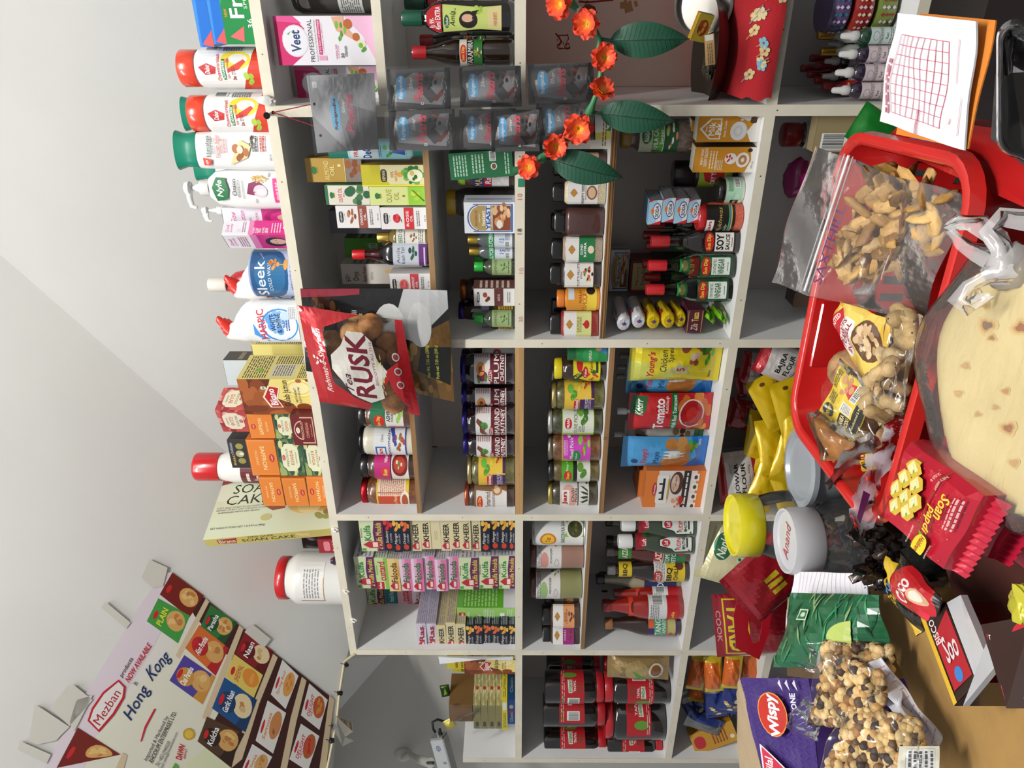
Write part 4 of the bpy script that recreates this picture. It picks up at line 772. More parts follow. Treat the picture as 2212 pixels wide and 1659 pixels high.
div=carton(.045,.045,.11,'b8b0a8',front=[r(0,0,1,1,'bcb4ac'),t('50/-',.3,.94,.4,.05,'111',1,8),t('Divya',.4,.84,.44,.08,'4a1a1c',1),t('Badam Rogan',.5,.75,.76,.05,'8a2a24'),t('100% Pure',.4,.68,.4,.03,'555'),bl(.55,.35,.25,.18,10,['9a5a34','b87a48','3a5a2a','d8b070'],.35),r(.0,.0,1,.14,'2a6a3a')],side=[r(0,0,1,1,'a8a098'),l(.1,.1,.9,.9,12,'555')],kind='oil_box',cat='box')
at(div,570,613,738,.13,b1,'tall pale almond oil carton with a handwritten price, behind the grapefruit carton')
at(grp_,591,636,843,.02,b1,'white grapefruit oil carton with pink band beside the hanging rusk bag')
# B1 lower
Z1=ZS['1']
grc=carton(.06,.045,.14,'1e5a36',front=[r(0,0,1,1,'20603a'),t('|||',.2,.5,.02,.01,'20603a'),l(.12,.72,.9,.95,5,'a8c8b0',2),l(.2,.45,.9,.66,4,'a8c8b0',4),l(.1,.05,.9,.14,2,'a8c8b0',5),e(.42,.3,.13,.05,'e8e8e0'),e(.42,.3,.1,.035,'6a4a30'),bc(.62,.26,.98,.36)],cols={'T':'2c7044','L':'184a2c','R':'184a2c'},kind='tea_box',cat='box')
at(grc,322,380,975,.0,'1','dark green carton with white script tilting forward beneath the sachet strip',tilt=-4,dz=.004)
rai=jar(.03,.12,'6a8a1c','3a2a20',base='d8d4d0',lz=(.1,.72),kind='jar',els=[r(0,.7,1,1,'1e2a6a'),t('MALAK',.5,.85,.8,.2,'e8d040',2),r(0,.48,1,.7,'a81c34'),t('Raita',.5,.58,.6,.16,'fff',2,0,.2),bl(.5,.22,.4,.2,8,['e8e8e4','d0ccc8','8a2030'],.3)],bm='plastic')
at(rai,362,402,989,.05,'1','jar with lime green lid behind the tilted green carton')
yel=jar(.04,.14,'a8881c','3a3430',base='2a2622',lz=(.1,.6),kind='jar',bm='liquid')
at(yel,405,468,966,.1,'1','dark jar with mustard yellow lid behind the yeast carton')
yeast=carton(.075,.05,.118,'d8dae0',front=[r(0,0,1,1,'dcdee4'),r(.05,.03,.95,.07,'3a5a90'),r(.05,.03,.08,.82,'3a5a90'),r(.92,.03,.95,.82,'3a5a90'),e(.5,.72,.42,.22,'3a5a90',20,0,180),e(.5,.72,.39,.19,'dcdee4',20,0,180),r(.1,.44,.9,.74,'a08850'),e(.5,.72,.36,.17,'a08850',20,0,180),t('ROSSMOOR',.5,.76,.5,.05,'8a1c24',2),t('imported',.5,.7,.26,.03,'fff'),t('Instant',.5,.62,.48,.07,'fff',2),r(.08,.48,.92,.57,'dcdee4'),t('YEAST',.5,.525,.78,.085,'1e4c9c',4),t('Net Weight 500g',.5,.455,.6,.025,'fff'),r(.1,.08,.9,.43,'7a4028'),bl(.6,.26,.4,.18,18,['a8683c','c88a58','8a4a28','d8b080'],.3),e(.3,.3,.14,.06,'e0dcd4'),bl(.7,.2,.24,.1,6,['d8a878','e8c8a0'],.4)],side=[r(0,0,1,1,'c4c6cc'),r(.4,.05,.5,.95,'3a5a90')],cols={'T':'c8cad0'},kind='carton',cat='box')
at(yeast,434,503,1003,.015,'1','white and gold instant yeast carton in front of the mustard-lidded jar',rot=-5)
gly=bottle(.026,.095,[(.9,0),(1,.03),(1,.55),(.85,.68),(.5,.78),(.45,.82)],'c4ccd0','tint','b89a40',.79,.5,base='c4ccd4',lz=(.05,.58),kind='small_bottle',cat='bottle',capm='metal',ribs=.04,els=[r(0,.72,1,1,'1e7a48'),t('GLYCERIN',.5,.86,.86,.16,'e8f0ea',2),t('15',.5,.42,.2,.2,'2a3a8c',1,-10),bc(.1,.1,.45,.3),l(.5,.1,.9,.3,4,'555')])
at(gly,506,540,1010,.03,'1','clear glycerine bottle with gold cap touching the yeast carton','glycerine bottles'); at(gly,530,566,1013,.05,'1','clear glycerine bottle with gold cap next to the green-capped bottles','glycerine bottles')
camp=bottle(.021,.1,[(.9,0),(1,.03),(1,.56),(.85,.64),(.48,.76),(.45,.8)],'8a9a80','tint','1e9a30',.78,.56,base='8a9c6c',lz=(.08,.56),kind='small_bottle',cat='bottle',ribs=.03,els=[t('CAMPHOR',.5,.8,.8,.14,'3a4a2a',1),bl(.5,.4,.2,.2,7,['3a5a2a','5a7a3a'],.3),l(.2,.1,.8,.2,1,'444')])
at(camp,564,600,1024,.04,'1','green-capped camphor oil bottle next to the glycerine','green-capped camphor bottles'); at(camp,677,713,1024,.02,'1','green-capped camphor oil bottle in front, nearest the upright','green-capped camphor bottles'); at(camp,548,582,1026,.11,'1','green-capped camphor oil bottle in the second row','green-capped camphor bottles')
dat=carton(.055,.04,.095,'dcd8d4',front=[r(0,0,1,1,'dcd8d4'),rr(.2,.86,.8,.93,'1e1c1c',.3),t('HEMANI',.5,.895,.42,.035,'fff',1),bl(.5,.66,.28,.12,4,['6a2c1c','8a4028'],.5),r(0,.28,1,.5,'5a2c28'),t('DATE OIL',.5,.39,.4,.06,'e8dcd4'),l(.2,.1,.8,.2,2,'777')],side=[r(0,0,1,1,'54302c'),l(.1,.1,.9,.9,6,'c8b0a8')],cols={'T':'6a3a34'},kind='oil_box',cat='box')
at(dat,617,660,1024,.02,'1','white and brown date oil carton standing turned between the green caps',rot=-14)
cop=jar(.034,.115,'8a4a20','2a1410',base=None,kind='jar',bm='liquid',lm='metal',lh=.1); at(cop,600,652,995,.13,'1','dark jar with copper lid behind the date oil carton')
pur=jar(.036,.115,'2c2660','2a1814',base='8a8078',lz=(.1,.6),kind='jar',bm='liquid',lm='metal',lh=.09); at(pur,648,708,992,.12,'1','dark jar with purple metal lid behind the camphor bottle')
lav=bottle(.016,.075,[(.9,0),(1,.04),(1,.6),(.5,.75),(.5,.8)],'9a8a50','tint','9a90b8',.78,.62,base='b89a2c',lz=(.05,.5),kind='small_bottle',cat='bottle',ribs=.04,els=[l(.1,.1,.9,.9,5,'5a3a1a')])
at(lav,659,680,1041,.05,'1','tiny bottle with lavender cap between the date oil carton and front camphor bottle','lavender-capped bottles'); at(lav,706,728,1041,.06,'1','tiny bottle with lavender cap between the front camphor bottle and the upright','lavender-capped bottles')
# B2 upper : square spice jars
def spice(lab,fill,els,top='e0dcd8',W=.03,H=.105):
    return jar(W,H,'141212',fill,base=lab,lz=(.16,.72),lh=.2,lr=.8,neck=.06,bm='grain',lm='gloss',pw=5,span=1.75,kind='spice_jar',cat='jar',ribs=.0,els=[r(0,.55,1,1,top),p([(.3,.8),(.5,.93),(.7,.8),(.5,.67)],'8a5a24'),e(.5,.8,.16,.1,'a87a34')]+els)
pop=spice('dcd8d2','b0a488',[t('POPPY SEEDS',.5,.5,.9,.09,'2a2420',2),t('(KHAS KHAS)',.5,.4,.6,.05,'2a2420'),e(.5,.2,.3,.18,'7a4a34'),e(.5,.2,.24,.13,'c8a888')])
s2=ZS['B2']
at(pop,390,440,1194,.03,s2,'square jar of poppy seeds with black lid under the tip of the long leaf')
brw=jar(.033,.105,'141212','3a1c18',base=None,lh=.2,lr=.8,neck=.06,bm='grain',lm='gloss',pw=5,kind='spice_jar',cat='jar')
at(brw,448,508,1197,.03,s2,'square unlabelled jar of dark red-brown spice next to the poppy seeds')
gon=spice('dcd8d2','8a7a68',[r(0,0,1,.55,'1e6a3a'),t('GOND',.5,.46,.42,.09,'fff',2),t('KATIRA',.5,.34,.56,.09,'fff',2),e(.5,.14,.16,.11,'d8c8b0')])
at(gon,510,564,1191,.03,s2,'square jar with white and green label and black lid')
tut=spice('dcd8d2','2a201c',[t('TUTTI FRUTTI',.5,.52,.9,.08,'3a3020',1),t('MIX',.5,.42,.3,.06,'3a3020'),bl(.5,.18,.34,.18,14,['c02a20','e0a030','3a8a30','2a1a14','d86030'],.25)])
at(tut,564,618,1188,.03,s2,'square jar with white tutti-frutti label and black lid')
tang=jar(.028,.1,'d87a2c','d8842c',base='d8902c',lz=(.08,.78),lh=.16,lr=.72,neck=.1,bm='plastic',kind='spice_jar',cat='jar',ribs=.02,els=[p([(0,0),(1,0),(1,.3),(.4,.5),(0,.35)],'e8c840'),t('RAMOLA',.4,.4,.6,.16,'b01c24',2),e(.8,.2,.15,.15,'2a1a18'),r(.5,.75,.9,.95,'c8ccd0'),t('MALAI',.6,.55,.4,.08,'7a2a14',1)])
at(tang,620,669,1203,.025,s2,'orange jar with orange ribbed lid between two black-lidded jars')
pap=spice('d8d4d0','7a241c',[r(0,0,1,.55,'c8c882'),t('PAPRIKA',.5,.48,.6,.08,'5a3a1a',1),t('POWDER',.5,.39,.56,.07,'5a3a1a',1),e(.5,.17,.17,.1,'b01c20'),p([(.4,.22),(.5,.34),(.6,.22)],'b01c20')])
at(pap,671,724,1188,.02,s2,'square jar of red paprika powder with black lid against the upright, past the orange jar')
for i,(a,c,x) in enumerate([(455,500,1186),(515,560,1188),(572,612,1190),(640,682,1187),(690,722,1190),(345,388,1205),(395,432,1192)]):
    at(brw,a,c,x+4,.115,s2,'black-lidded dark spice jar in the second row of the middle compartment','black-lidded jars in the second row')
cr_=carton(.085,.05,.13,'d0ccc4',front=[r(0,0,1,1,'d4d0c8'),r(0,0,1,.3,'c8b850'),r(.0,.0,.3,.6,'c8c4b8'),p([(.55,0),(1,0),(1,.9),(.8,.5)],'2a6a34'),e(.8,.2,.3,.2,'dcd8d0'),t('18',.8,.28,.1,.08,'222',1),t('GUMU',.3,.6,.3,.08,'8a7a3a',1),e(.3,.42,.05,.03,'777'),l(.1,.05,.9,.12,2,'6a5a2a')],cols={'T':'b8b4aa'},kind='carton',cat='box')
at(cr_,252,322,1160,.02,s2,'white, yellow and green carton behind the orange flowers')
pkj=spice('d8a890','4a3028',[e(.5,.3,.3,.2,'b8b0a8')],top='d8b8a8'); at(pkj,328,384,1195,.05,s2,'square jar with salmon pink label behind the long leaf')
# B2 lower
b2z=ZS['2']
nan=jar(.045,.15,'9a7a2c','6a5a50',base='c8d4b0',lz=(.22,.76),lh=.13,lr=.68,neck=.14,bm='chunk',lm='plastic',kind='plastic_jar',cat='jar',span=2.2,ribs=.02,els=[bl(.5,.85,.6,.25,26,['dce4cc','b8c890'],.1),e(.55,.82,.24,.13,'1e6a3c'),t('Nanki',.55,.82,.36,.12,'e8f0e0',2,0,.1),r(0,.38,1,.66,'4a8a34'),t('AMLA CANDY',.55,.58,.86,.13,'f0f4e8',2),t('Sweet',.5,.43,.4,.09,'f0f4e8',1),r(0,0,1,.36,'1a4a2c'),bl(.5,.16,.45,.16,8,['e0d8c8','a86a4a','8ab04a'],.24)])
at(nan,258,331,1341,.07,PY(1493,288,.11).z+.001,'jar of candied gooseberries with gold lid behind the cream cartons')
st_=MB(); mlk=lambda back: carton(.058,.04,.1,'c08428',front=([r(0,0,1,1,'bf8326'),p([(.1,.62),(.1,.8),(.5,.97),(.9,.8),(.9,.62)],'f0e8dc'),p([(.15,.64),(.15,.785),(.5,.93),(.85,.785),(.85,.64)],'bf8326'),t('Nestle',.5,.86,.2,.03,'fff'),t('Milk',.5,.77,.5,.1,'fff',3,0,.0),t('Pak',.5,.66,.44,.1,'fff',3),t('Dairy Cream',.5,.55,.62,.05,'fff',1),p([(1,.4),(.8,.2),(1,0)],'e8e0d8'),e(.42,.32,.36,.13,'b8b4b0'),e(.42,.34,.36,.13,'dcdad8'),e(.42,.34,.22,.08,'c8c6c4'),e(.42,.34,.12,.04,'dcdad8'),p([(0,.12),(.4,.2),(1,.02),(1,0),(0,0)],'e8e4de'),rr(.72,.06,.96,.16,'4a3a2a'),*[e(x,y,.04,.025,'e8e0d0',8) for x,y in((.85,.3),(.5,.14),(.9,.22))]] if not back else
  [r(0,0,1,1,'bf8326'),t('ENJOY YOUR',.62,.87,.62,.05,'fff',1),t('CREAMY DELIGHTS',.6,.81,.76,.05,'fff',1),l(.15,.62,.85,.76,3,'e8d8b8'),l(.1,.52,.5,.66,5,'e8d8b8',3),e(.55,.4,.22,.1,'e8e4de'),bl(.55,.43,.16,.06,7,['b01c20','d83a34'],.35),e(.5,.2,.3,.11,'e8e4de'),e(.5,.2,.2,.07,'a8764a'),e(.5,.2,.09,.03,'e8dcc8'),p([(0,0),(1,0),(1,.1),(.5,.06),(0,.14)],'e8e4de'),e(.88,.1,.08,.04,'3a2a1a'),t('200 mL',.3,.035,.3,.03,'3a2a1a',1)]),
  cols={'T':'d8cfc0','L':'a8701c','R':'3a3430','D':'a8701c'},kind='cream_carton',cat='box')
mk1,mk2=mlk(0),mlk(1)
at(mk1,250,307,1508,.02,'2','orange dairy cream carton printed with a bowl of cream, touching the upright',rot=-2)
at(mk2,316,372,1500,.02,'2','orange cream carton showing its recipe side with desserts, beside the bowl-printed one',rot=-6)
at(mk2,258,322,1492,.075,'2','orange cream carton half hidden in the second row behind the two front ones',rot=-6)
dry=jar(.036,.1,'181414','20181a',base='8aa034',lz=(.1,.62),kind='tin',cat='tin',bm='plastic',els=[p([(.1,.3),(.3,.8),(.6,.9),(.9,.6),(.7,.2)],'a81c20'),t('DRY YEAST',.5,.56,.6,.16,'fff',2),bc(.02,.1,.3,.35)],lh=.3,neck=.03,lr=.95)
at(dry,346,404,1453,.12,'2','dark tin with green and red label behind the recipe-side cream carton')
cfl=jar(.032,.085,'181414','d8d4cc',base='9ac0a4',lz=(.1,.72),lh=.26,lr=.96,neck=.03,bm='plastic',lm='gloss',kind='spice_jar',cat='jar',els=[bl(.5,.5,.9,.8,18,['a8ccb0','8cb498'],.16),r(.0,.2,.25,.7,'1a1a1a'),t('FENI',.12,.45,.2,.14,'e8e8e0',2,90),e(.1,.1,.14,.12,'e0dcd4'),bc(.6,.15,.9,.5),l(.5,.6,.95,.9,5,'5a7a60')])
at(cfl,383,441,1547,.05,'2','round jar with black lid and mint green label beside the cream cartons'); at(cfl,372,410,1560,.13,'2','second mint green jar hidden behind the first')
jan=jar(.034,.105,'a81c1e','b04a30',base='1c1816',lz=(.2,.85),lh=.2,lr=.92,neck=.04,bm='grain',lm='gloss',kind='spice_jar',cat='jar',els=[r(.1,.72,.55,.98,'f0ece8'),t('Jan',.33,.85,.36,.17,'b01c20',3),t('Mukhwas',.5,.52,.8,.14,'b89a50',0,0,.3),r(0,.14,1,.18,'2a5aa0'),r(0,.18,1,.22,'3a9a4a'),r(0,.1,1,.14,'d8a030'),t('Jelly',.3,.3,.3,.1,'c8c0a8',0,0,.3)])
jo=at(jan,438,499,1505,.03,'2','short black-labelled jar of orange sprinkles with wide red lid',rot=-5)
soda=carton(.058,.075,.033,'9ac4e0',front=[r(0,0,1,1,'a4cce4'),r(.0,.0,1,.34,'e4e8ec'),p([(0,0),(.16,0),(0,.8)],'c02430'),e(.55,.36,.33,.33,'1e3a7c'),e(.55,.36,.29,.28,'f0f2f4'),t('SODA',.55,.34,.46,.28,'1a1a2a',3),e(.55,.68,.12,.12,'e07a3a'),p([(.9,1),(1,1),(1,.5)],'c02430')],side=[r(0,0,1,1,'7a7a80'),l(.05,.1,.95,.9,7,'b8b8bc')],cols={'R':'7a7c84','T':'8ab4d0'},kind='soda_box',cat='box')
zb=PY(1513,450,.05).z+.0015
for i,(xt,y0,y1) in enumerate([(1486,425,483),(1457,424,486),(1430,421,482),(1400,428,488)]):
    zt=PY(xt,(y0+y1)/2,.05).z; w=PY(1,y0,.05).x-PY(1,y1,.05).x
    inst(soda,['lowest','second lowest','second from the top','topmost'][i]+' of the four blue baking soda boxes on the red lid','baking soda boxes',loc=((PY(1,y0,.05).x+PY(1,y1,.05).x)/2,.05+.0375,zb+.0004),rot=(0,0,math.radians(-7+3*(i%2))),sc=(w/.058*.9,1,(zt-zb-.001)/.033)); zb=zt
def sauceB(cap,liq,m,labels,neck,pw=4):
    return bottle(.03,.175,[(.96,0),(1,.02),(1,.42),(.9,.5),(.55,.6),(.42,.64),(.46,.66),(.42,.7),(.4,.8)],liq,m,cap,.79,.46,base=labels[0],lz=(.06,.42),kind='sauce_bottle',cat='bottle',pw=2 if pw==2 else 3,ribs=.0,span=1.75,els=labels[1],neckl=neck)
sdl=lambda: [rr(.1,.68,.9,.96,'b02420',.4),t('Sun Dip',.5,.82,.64,.16,'f4d850',2)]
soy=sauceB('981c20','140e0c','liquid',('1e1410',[*sdl(),r(.1,.05,.9,.64,'e4e0d8'),t('SOY',.5,.48,.66,.24,'111',4),t('SAUCE',.5,.24,.66,.13,'111',3),l(.3,.08,.7,.14,1,'555')]),(.5,.6,.6,'2a241c',[e(.5,.5,.3,.3,'a88a60')]))
vin=sauceB('b01c24','c8d0cc','glass',('1e4a2a',[bl(.5,.5,1,.9,30,['24582f','2f6a38','1c4426'],.12),*sdl(),r(.14,.05,.88,.64,'e0e4dc'),t('SYNTHETIC',.5,.54,.6,.1,'1e5a30',2),t('VINEGAR',.5,.34,.66,.2,'1e5a30',3),l(.3,.1,.7,.16,1,'555')]),(.52,.64,.52,'2a8a48',[e(.5,.5,.3,.3,'b8a860')]))
at(soy,503,556,1411,.03,'2','soy sauce bottle with red cap and black label standing in front')
at(vin,557,608,1405,.03,'2','clear synthetic vinegar bottle next to the soy sauce','clear vinegar bottles')
at(vin,610,660,1400,.03,'2','clear synthetic vinegar bottle nearest the stacked soap rolls','clear vinegar bottles')
for i,(y0,y1,x,pr) in enumerate([(475,508,1402,soy),(520,552,1399,vin),(560,592,1392,vin),(590,620,1396,vin),(498,530,1393,soy)]):
    at(pr,y0-4,y1+4,x,.13+.03*(i>2),'2',['dark sauce bottle with red cap behind the soda boxes','clear bottle with red cap in the second row behind the soy sauce','clear bottle with red cap in the second row behind the vinegar next to the soy','clear bottle with red cap in the second row between both vinegars','dark sauce bottle with red cap directly behind the soy sauce'][i])
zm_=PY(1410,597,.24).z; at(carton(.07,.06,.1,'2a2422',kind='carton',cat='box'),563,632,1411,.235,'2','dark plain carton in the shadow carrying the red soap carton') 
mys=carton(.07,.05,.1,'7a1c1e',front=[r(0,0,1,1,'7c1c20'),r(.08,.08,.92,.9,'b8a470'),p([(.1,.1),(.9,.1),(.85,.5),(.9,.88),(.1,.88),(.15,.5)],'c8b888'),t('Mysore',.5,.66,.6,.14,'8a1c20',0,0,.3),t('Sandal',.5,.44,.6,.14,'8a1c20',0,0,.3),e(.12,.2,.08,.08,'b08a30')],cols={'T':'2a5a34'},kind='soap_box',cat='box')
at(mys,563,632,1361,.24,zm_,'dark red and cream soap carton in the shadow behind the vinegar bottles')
at(yeast,541,629,1318,.25,PY(1360,590,.24).z+.001,'instant yeast carton far back in the shadow on top of the red soap carton',ds=.7,rot=.5)
# soap rolls lying end-on, stacked
def roll(c,cc):
    b=MB(); b.lathe([(.016,0),(.02,.004),(.0215,.012),(.0215,.1),(.018,.108)],c,'foil',n=10,sy=.62,ax='y',c=(0,-.05,.0)); 
    for k in range(5): a=k*1.25; b.tube([(.002*math.cos(a),-.0505,.002*math.sin(a)),(.015*math.cos(a),-.0498,.0095*math.sin(a)),(.019*math.cos(a),-.046,.012*math.sin(a))],.0008,c,'foil',n=4)
    b.add([(-.005,-.0515,0),(0,-.0515,-.005),(.005,-.0515,0),(0,-.0515,.005)],[(0,1,2,3)],'1e3a7c'); b.add([(-.003,-.052,0),(.004,-.052,0),(0,-.052,.003)],[(0,1,2)],'c02430'); b.box((.012,-.02,.0125),(.012,.02,.0006),'b02030'); b.box((0,.02,.0136),(.03,.04,.0006),cc)
    return Proto('soap_roll','soap',[('soap_roll',b.mesh('soap_roll'))],.043,.108,.027)
rw,ry=roll('dcdce0','8a9ac0'),roll('e0c018','3a3a2a')
gp_=pouch(.075,.016,.016,'7ac01e',[bl(.5,.5,.3,.7,5,['4a8a1c','a02a1a'],.3)],kind='sachet',cat='packet',m='foil')
X0=PY(1,722,.02).x; xcn=PY(1,690,.04).x; zc=ZS['2']+.002
for i,(x0,x1) in enumerate([(1560,1578),(1542,1560),(1527,1543),(1512,1527)]):
    hh=PY(x0,690,.03).z-zc; inst(gp_,'bright green sachet in the little pile under the maroon box, '+['lowest','second from below','third from below','topmost'][i],'bright green sachets',loc=(xcn+.006*(i%2),.05,zc+.008),rot=(math.radians(78),math.radians(4*(-1)**i),math.radians(90 if i%2 else 84)),sc=(1,1.0,1)); zc+=.0145
mar=carton(.06,.08,.03,'4a1c2c',front=[r(0,0,1,1,'4c1e2e'),r(.03,.06,.97,.1,'b08a50'),r(.03,.9,.97,.94,'b08a50'),t('Zila',.25,.5,.3,.4,'d8c8a0',0,0,.3),t('Taaza',.7,.5,.4,.4,'e0c050',2)],kind='soap_box',cat='box')
z0=zc+.004; z1=PY(1485,690,.02).z
inst(mar,'small maroon box between the green sachets and the soap rolls',loc=(xcn,.065,z0),sc=(1.0,1,(z1-z0)/.03)); zc=z1+.001
for i,(pr,xt,lab) in enumerate([(ry,1456,'lowest yellow soap roll'),(ry,1426,'middle yellow soap roll'),(ry,1395,'topmost yellow soap roll'),(rw,1363,'lower white soap roll, on top of the yellow ones'),(rw,1331,'topmost white soap roll of the whole stack')]):
    zt=PY(xt,690,.03).z; hh=zt-zc
    o=inst(pr,lab,'soap rolls stacked end-on',loc=(xcn+.004*(i%2),.075-.01*(i==1),(zc+zt)/2),rot=(0,0,math.radians(8-3*i)),sc=(1.02,1.1,hh/.0267*.98)); zc=zt
# B3: dim things
lid3=jar(.055,.17,'7a1410','3a1c18',base='b8b4a8',lz=(.1,.75),kind='plastic_jar',cat='jar',bm='chunk',els=[bc(.1,.45,.9,.9),l(.1,.1,.9,.35,5,'555')],lh=.2)
z3=ZS['3']
ZS['4']=z3
board('shelf_board',VX[1]+h,VX[0]-h,.001,DEP-.004,z3-TK,z3); board('shelf_board',VX[2]+h,VX[1]-h,.001,DEP-.004,z3-TK,z3)
board('shelf_board',VX[3]+h,VX[2]-h,.001,DEP-.004,z3-TK,z3); board('shelf_board',VX[4]+h,VX[3]-h,.001,DEP-.004,z3-TK,z3)
# ================================================================ column C1
c1=ZS['C1']
j1=jar(.032,.13,'a81820','6a3c1c',base='d8b428',lz=(.16,.72),lh=.1,lr=.9,kind='jar',lm='metal',els=[r(.04,.1,.6,.95,'b04028'),r(.5,.1,1,.95,'e0ccb4'),l(.52,.15,.98,.9,12,'a86858'),t('Curry Paste',.3,.4,.5,.14,'f0d890',1,0,.2),e(.35,.12,.28,.16,'e8dcd0'),e(.35,.13,.2,.1,'9c4a24')])
at(j1,1031,1084,785,.04,c1,'jar with red lid and yellow-bordered label, at the open end of the wooden insert',rot=12)
j2=jar(.034,.13,'161416','3a2418',base='dcd4cc',lz=(.14,.74),lh=.12,lr=.88,kind='jar',els=[r(0,.52,1,1,'b02068'),r(0,.5,1,.53,'2a1a1c'),rr(.2,.56,.46,.8,'c83a28',.45),t('Shan',.33,.68,.2,.12,'f4e070',2),t('Nihari',.72,.66,.2,.1,'fff',1),e(.55,.25,.34,.23,'6a1c14'),e(.55,.26,.24,.16,'a83020'),bl(.55,.28,.15,.1,6,['3a7a2a','e8c8b0','7a2018'],.35)])
at(j2,978,1029,783,.045,c1,'jar with black lid and pink label printed with a bowl of meat stew')
j3=jar(.036,.115,'2a2a2c','c4beac',base='d4d4d4',lz=(.14,.72),lh=.07,lr=.94,kind='jar',bm='plastic',lm='metal',els=[r(.12,.62,.5,.95,'2c5aa0'),r(.16,.66,.46,.9,'e8e4e0'),t('Jan',.31,.78,.26,.18,'a81c20',3),t('Classic',.72,.74,.2,.08,'333',0,0,.3),t('Mayonnaise',.5,.52,.9,.13,'24365c',1,0,.2),bl(.6,.22,.25,.2,10,['8a5a30','5a8a3a','c8a070','a03a2a'],.3),p([(.5,.35),(1,.5),(1,.38),(.55,.28)],'2a3c8a'),r(0,0,1,.04,'2a3c8a')])
at(j3,922,977,780,.04,c1,'clear jar of mayonnaise with black metal lid and white and blue label',rot=6)
j4=jar(.034,.13,'1a1614','5a3420',base='e0dcd4',lz=(.16,.76),lh=.12,lr=.9,kind='jar',els=[r(0,.55,1,1,'1e6a44'),rr(.1,.58,.5,.92,'b82420',.4),t('Sun Dip',.3,.75,.34,.14,'f4d850',2),t('ASHRAFI',.55,.46,.5,.12,'222',2),t('MURABBA GREEN',.55,.34,.5,.07,'222',1),bl(.55,.14,.34,.16,8,['8ab84a','a8cc5a','6a9c34'],.4),r(0,0,.1,.5,'b82068')])
at(j4,868,918,778,.04,c1,'jar with green and white label partly covered by the red rusk bag')
at(j3,908,930,785,.17,c1,'second mayonnaise jar just visible behind the green-labelled one')
# C1 lower
def chut(nm,l2,pic,mirror=0):
    return jar(.037,.14,'2c2468','1c0e10',base='d8d4d2',lz=(.16,.74),lh=.09,lr=.92,kind='jar',bm='liquid',lm='metal',span=2.5,els=[r(0,0,1,.5,'5c1820'),r(0,.0,1,.03,'d8d4d2')]+pic+[rr(.12,.42,.5,.56,'8a2028',.4),t('LAZZAT',.31,.49,.34,.1,'f0e8e0',2),t(nm,.5,.3,.9,.16,'f0ece8',3),t(l2,.55,.12,.78,.13,'f0ece8',2),r(.66,.52,.72,.58,'e8f0e0'),l(.82,.55,.99,.98,6,'a06060')])
plm=[e(.3,.75,.16,.17,'6a1c34'),e(.5,.8,.18,.14,'d88a40'),e(.5,.8,.07,.06,'6a3a20'),e(.16,.86,.12,.04,'4a7a2a'),e(.24,.64,.12,.04,'4a7a2a')]
tmr=[p([(.2,.6),(.35,.72),(.5,.66),(.62,.8),(.7,.95),(.6,.98),(.48,.86),(.3,.86),(.15,.7)],'6a3c28'),e(.5,.72,.1,.12,'3a8a3a'),bl(.35,.74,.2,.14,5,['7a4a34','5a2c1c'],.3)]
plum,tam=chut('PLUM','CHUTNEY',plm),chut('TAMARIND','CHUTNEY',tmr)
at(plum,766,826,996,.025,'1','plum chutney jar with dark blue lid, full label facing out beside the upright',rot=26)
at(plum,827,874,998,.06,'1','plum chutney jar set back, label partly hidden with a pen mark',rot=-15)
at(tam,874,934,1000,.025,'1','tamarind chutney jar with barcode side edge, next to the set-back plum chutney',rot=4)
at(tam,934,982,1002,.04,'1','tamarind chutney jar standing next to the lime pickle jar',rot=-4)
natl=jar(.036,.13,'b8a468','5a5424',base='e0b83a',lz=(.2,.76),lh=.08,lr=.92,kind='jar',lm='metal',els=[r(0,0,1,.48,'3c1c4c'),r(.42,.0,1,.96,'e4bc40'),r(.0,0,1,.1,'3c1c4c'),bl(.6,.68,.2,.2,4,['4a8a2a','6aa83a'],.6),bl(.78,.5,.2,.18,6,['e8c030','d8d060','c03a20'],.4),bl(.85,.28,.2,.14,6,['b82a1c','d86a30'],.35),rr(.04,.5,.42,.68,'b81c24',.3),t('National',.23,.59,.34,.12,'fff',2),t('MIXED PICKLE',.3,.26,.36,.1,'e8e0f0',1),l(.1,.1,.4,.2,2,'c8b8d8')])
at(natl,983,1041,1011,.03,'1','yellow-labelled mixed pickle jar with gold lid between tamarind chutney and tamarind concentrate')
tac=jar(.036,.12,'a8543c','3a2014',base='7a5a3c',lz=(.16,.8),lh=.08,lr=.92,kind='jar',lm='metal',els=[p([(.0,.0),(.62,.0),(.7,.2),(.62,.5),(.66,.94),(.1,.94),(.04,.8)],'d4d0cc'),rr(.1,.74,.5,.92,'b82420',.4),t('Sun Dip',.3,.83,.34,.1,'f4d850',2),t('Tamarind',.36,.58,.5,.15,'5a3a2c',1,0,.2),t('Concentrate',.36,.42,.5,.11,'5a3a2c',0,0,.2),e(.66,.3,.14,.16,'a86a34'),e(.66,.3,.09,.1,'d8c8a8'),bl(.85,.3,.18,.3,8,['6a3a20','8a5434','3a6a2a','d8b090'],.35)])
at(tac,1042,1091,1005,.03,'1','tamarind concentrate jar with copper lid at the open end of the row')
wb=jar(.03,.09,'d8d8d8','cfcfcf',base='dcdcdc',lz=(.1,.9),kind='tin',cat='tin',bm='plastic',els=[rr(.3,.4,.7,.7,'b82430',.4),t('K.P.',.5,.55,.2,.1,'fff',2),e(.15,.5,.1,.15,'e8e8e8')],lh=.04,neck=.02,lr=.98)
at(wb,746,776,1042,.1,'1','small white tin tucked in the corner behind the plum chutney')
at(jar(.032,.12,'1c1618','241a1c',base=None,bm='liquid'),752,790,998,.16,'1','dark jar in the shadow behind the white tin')
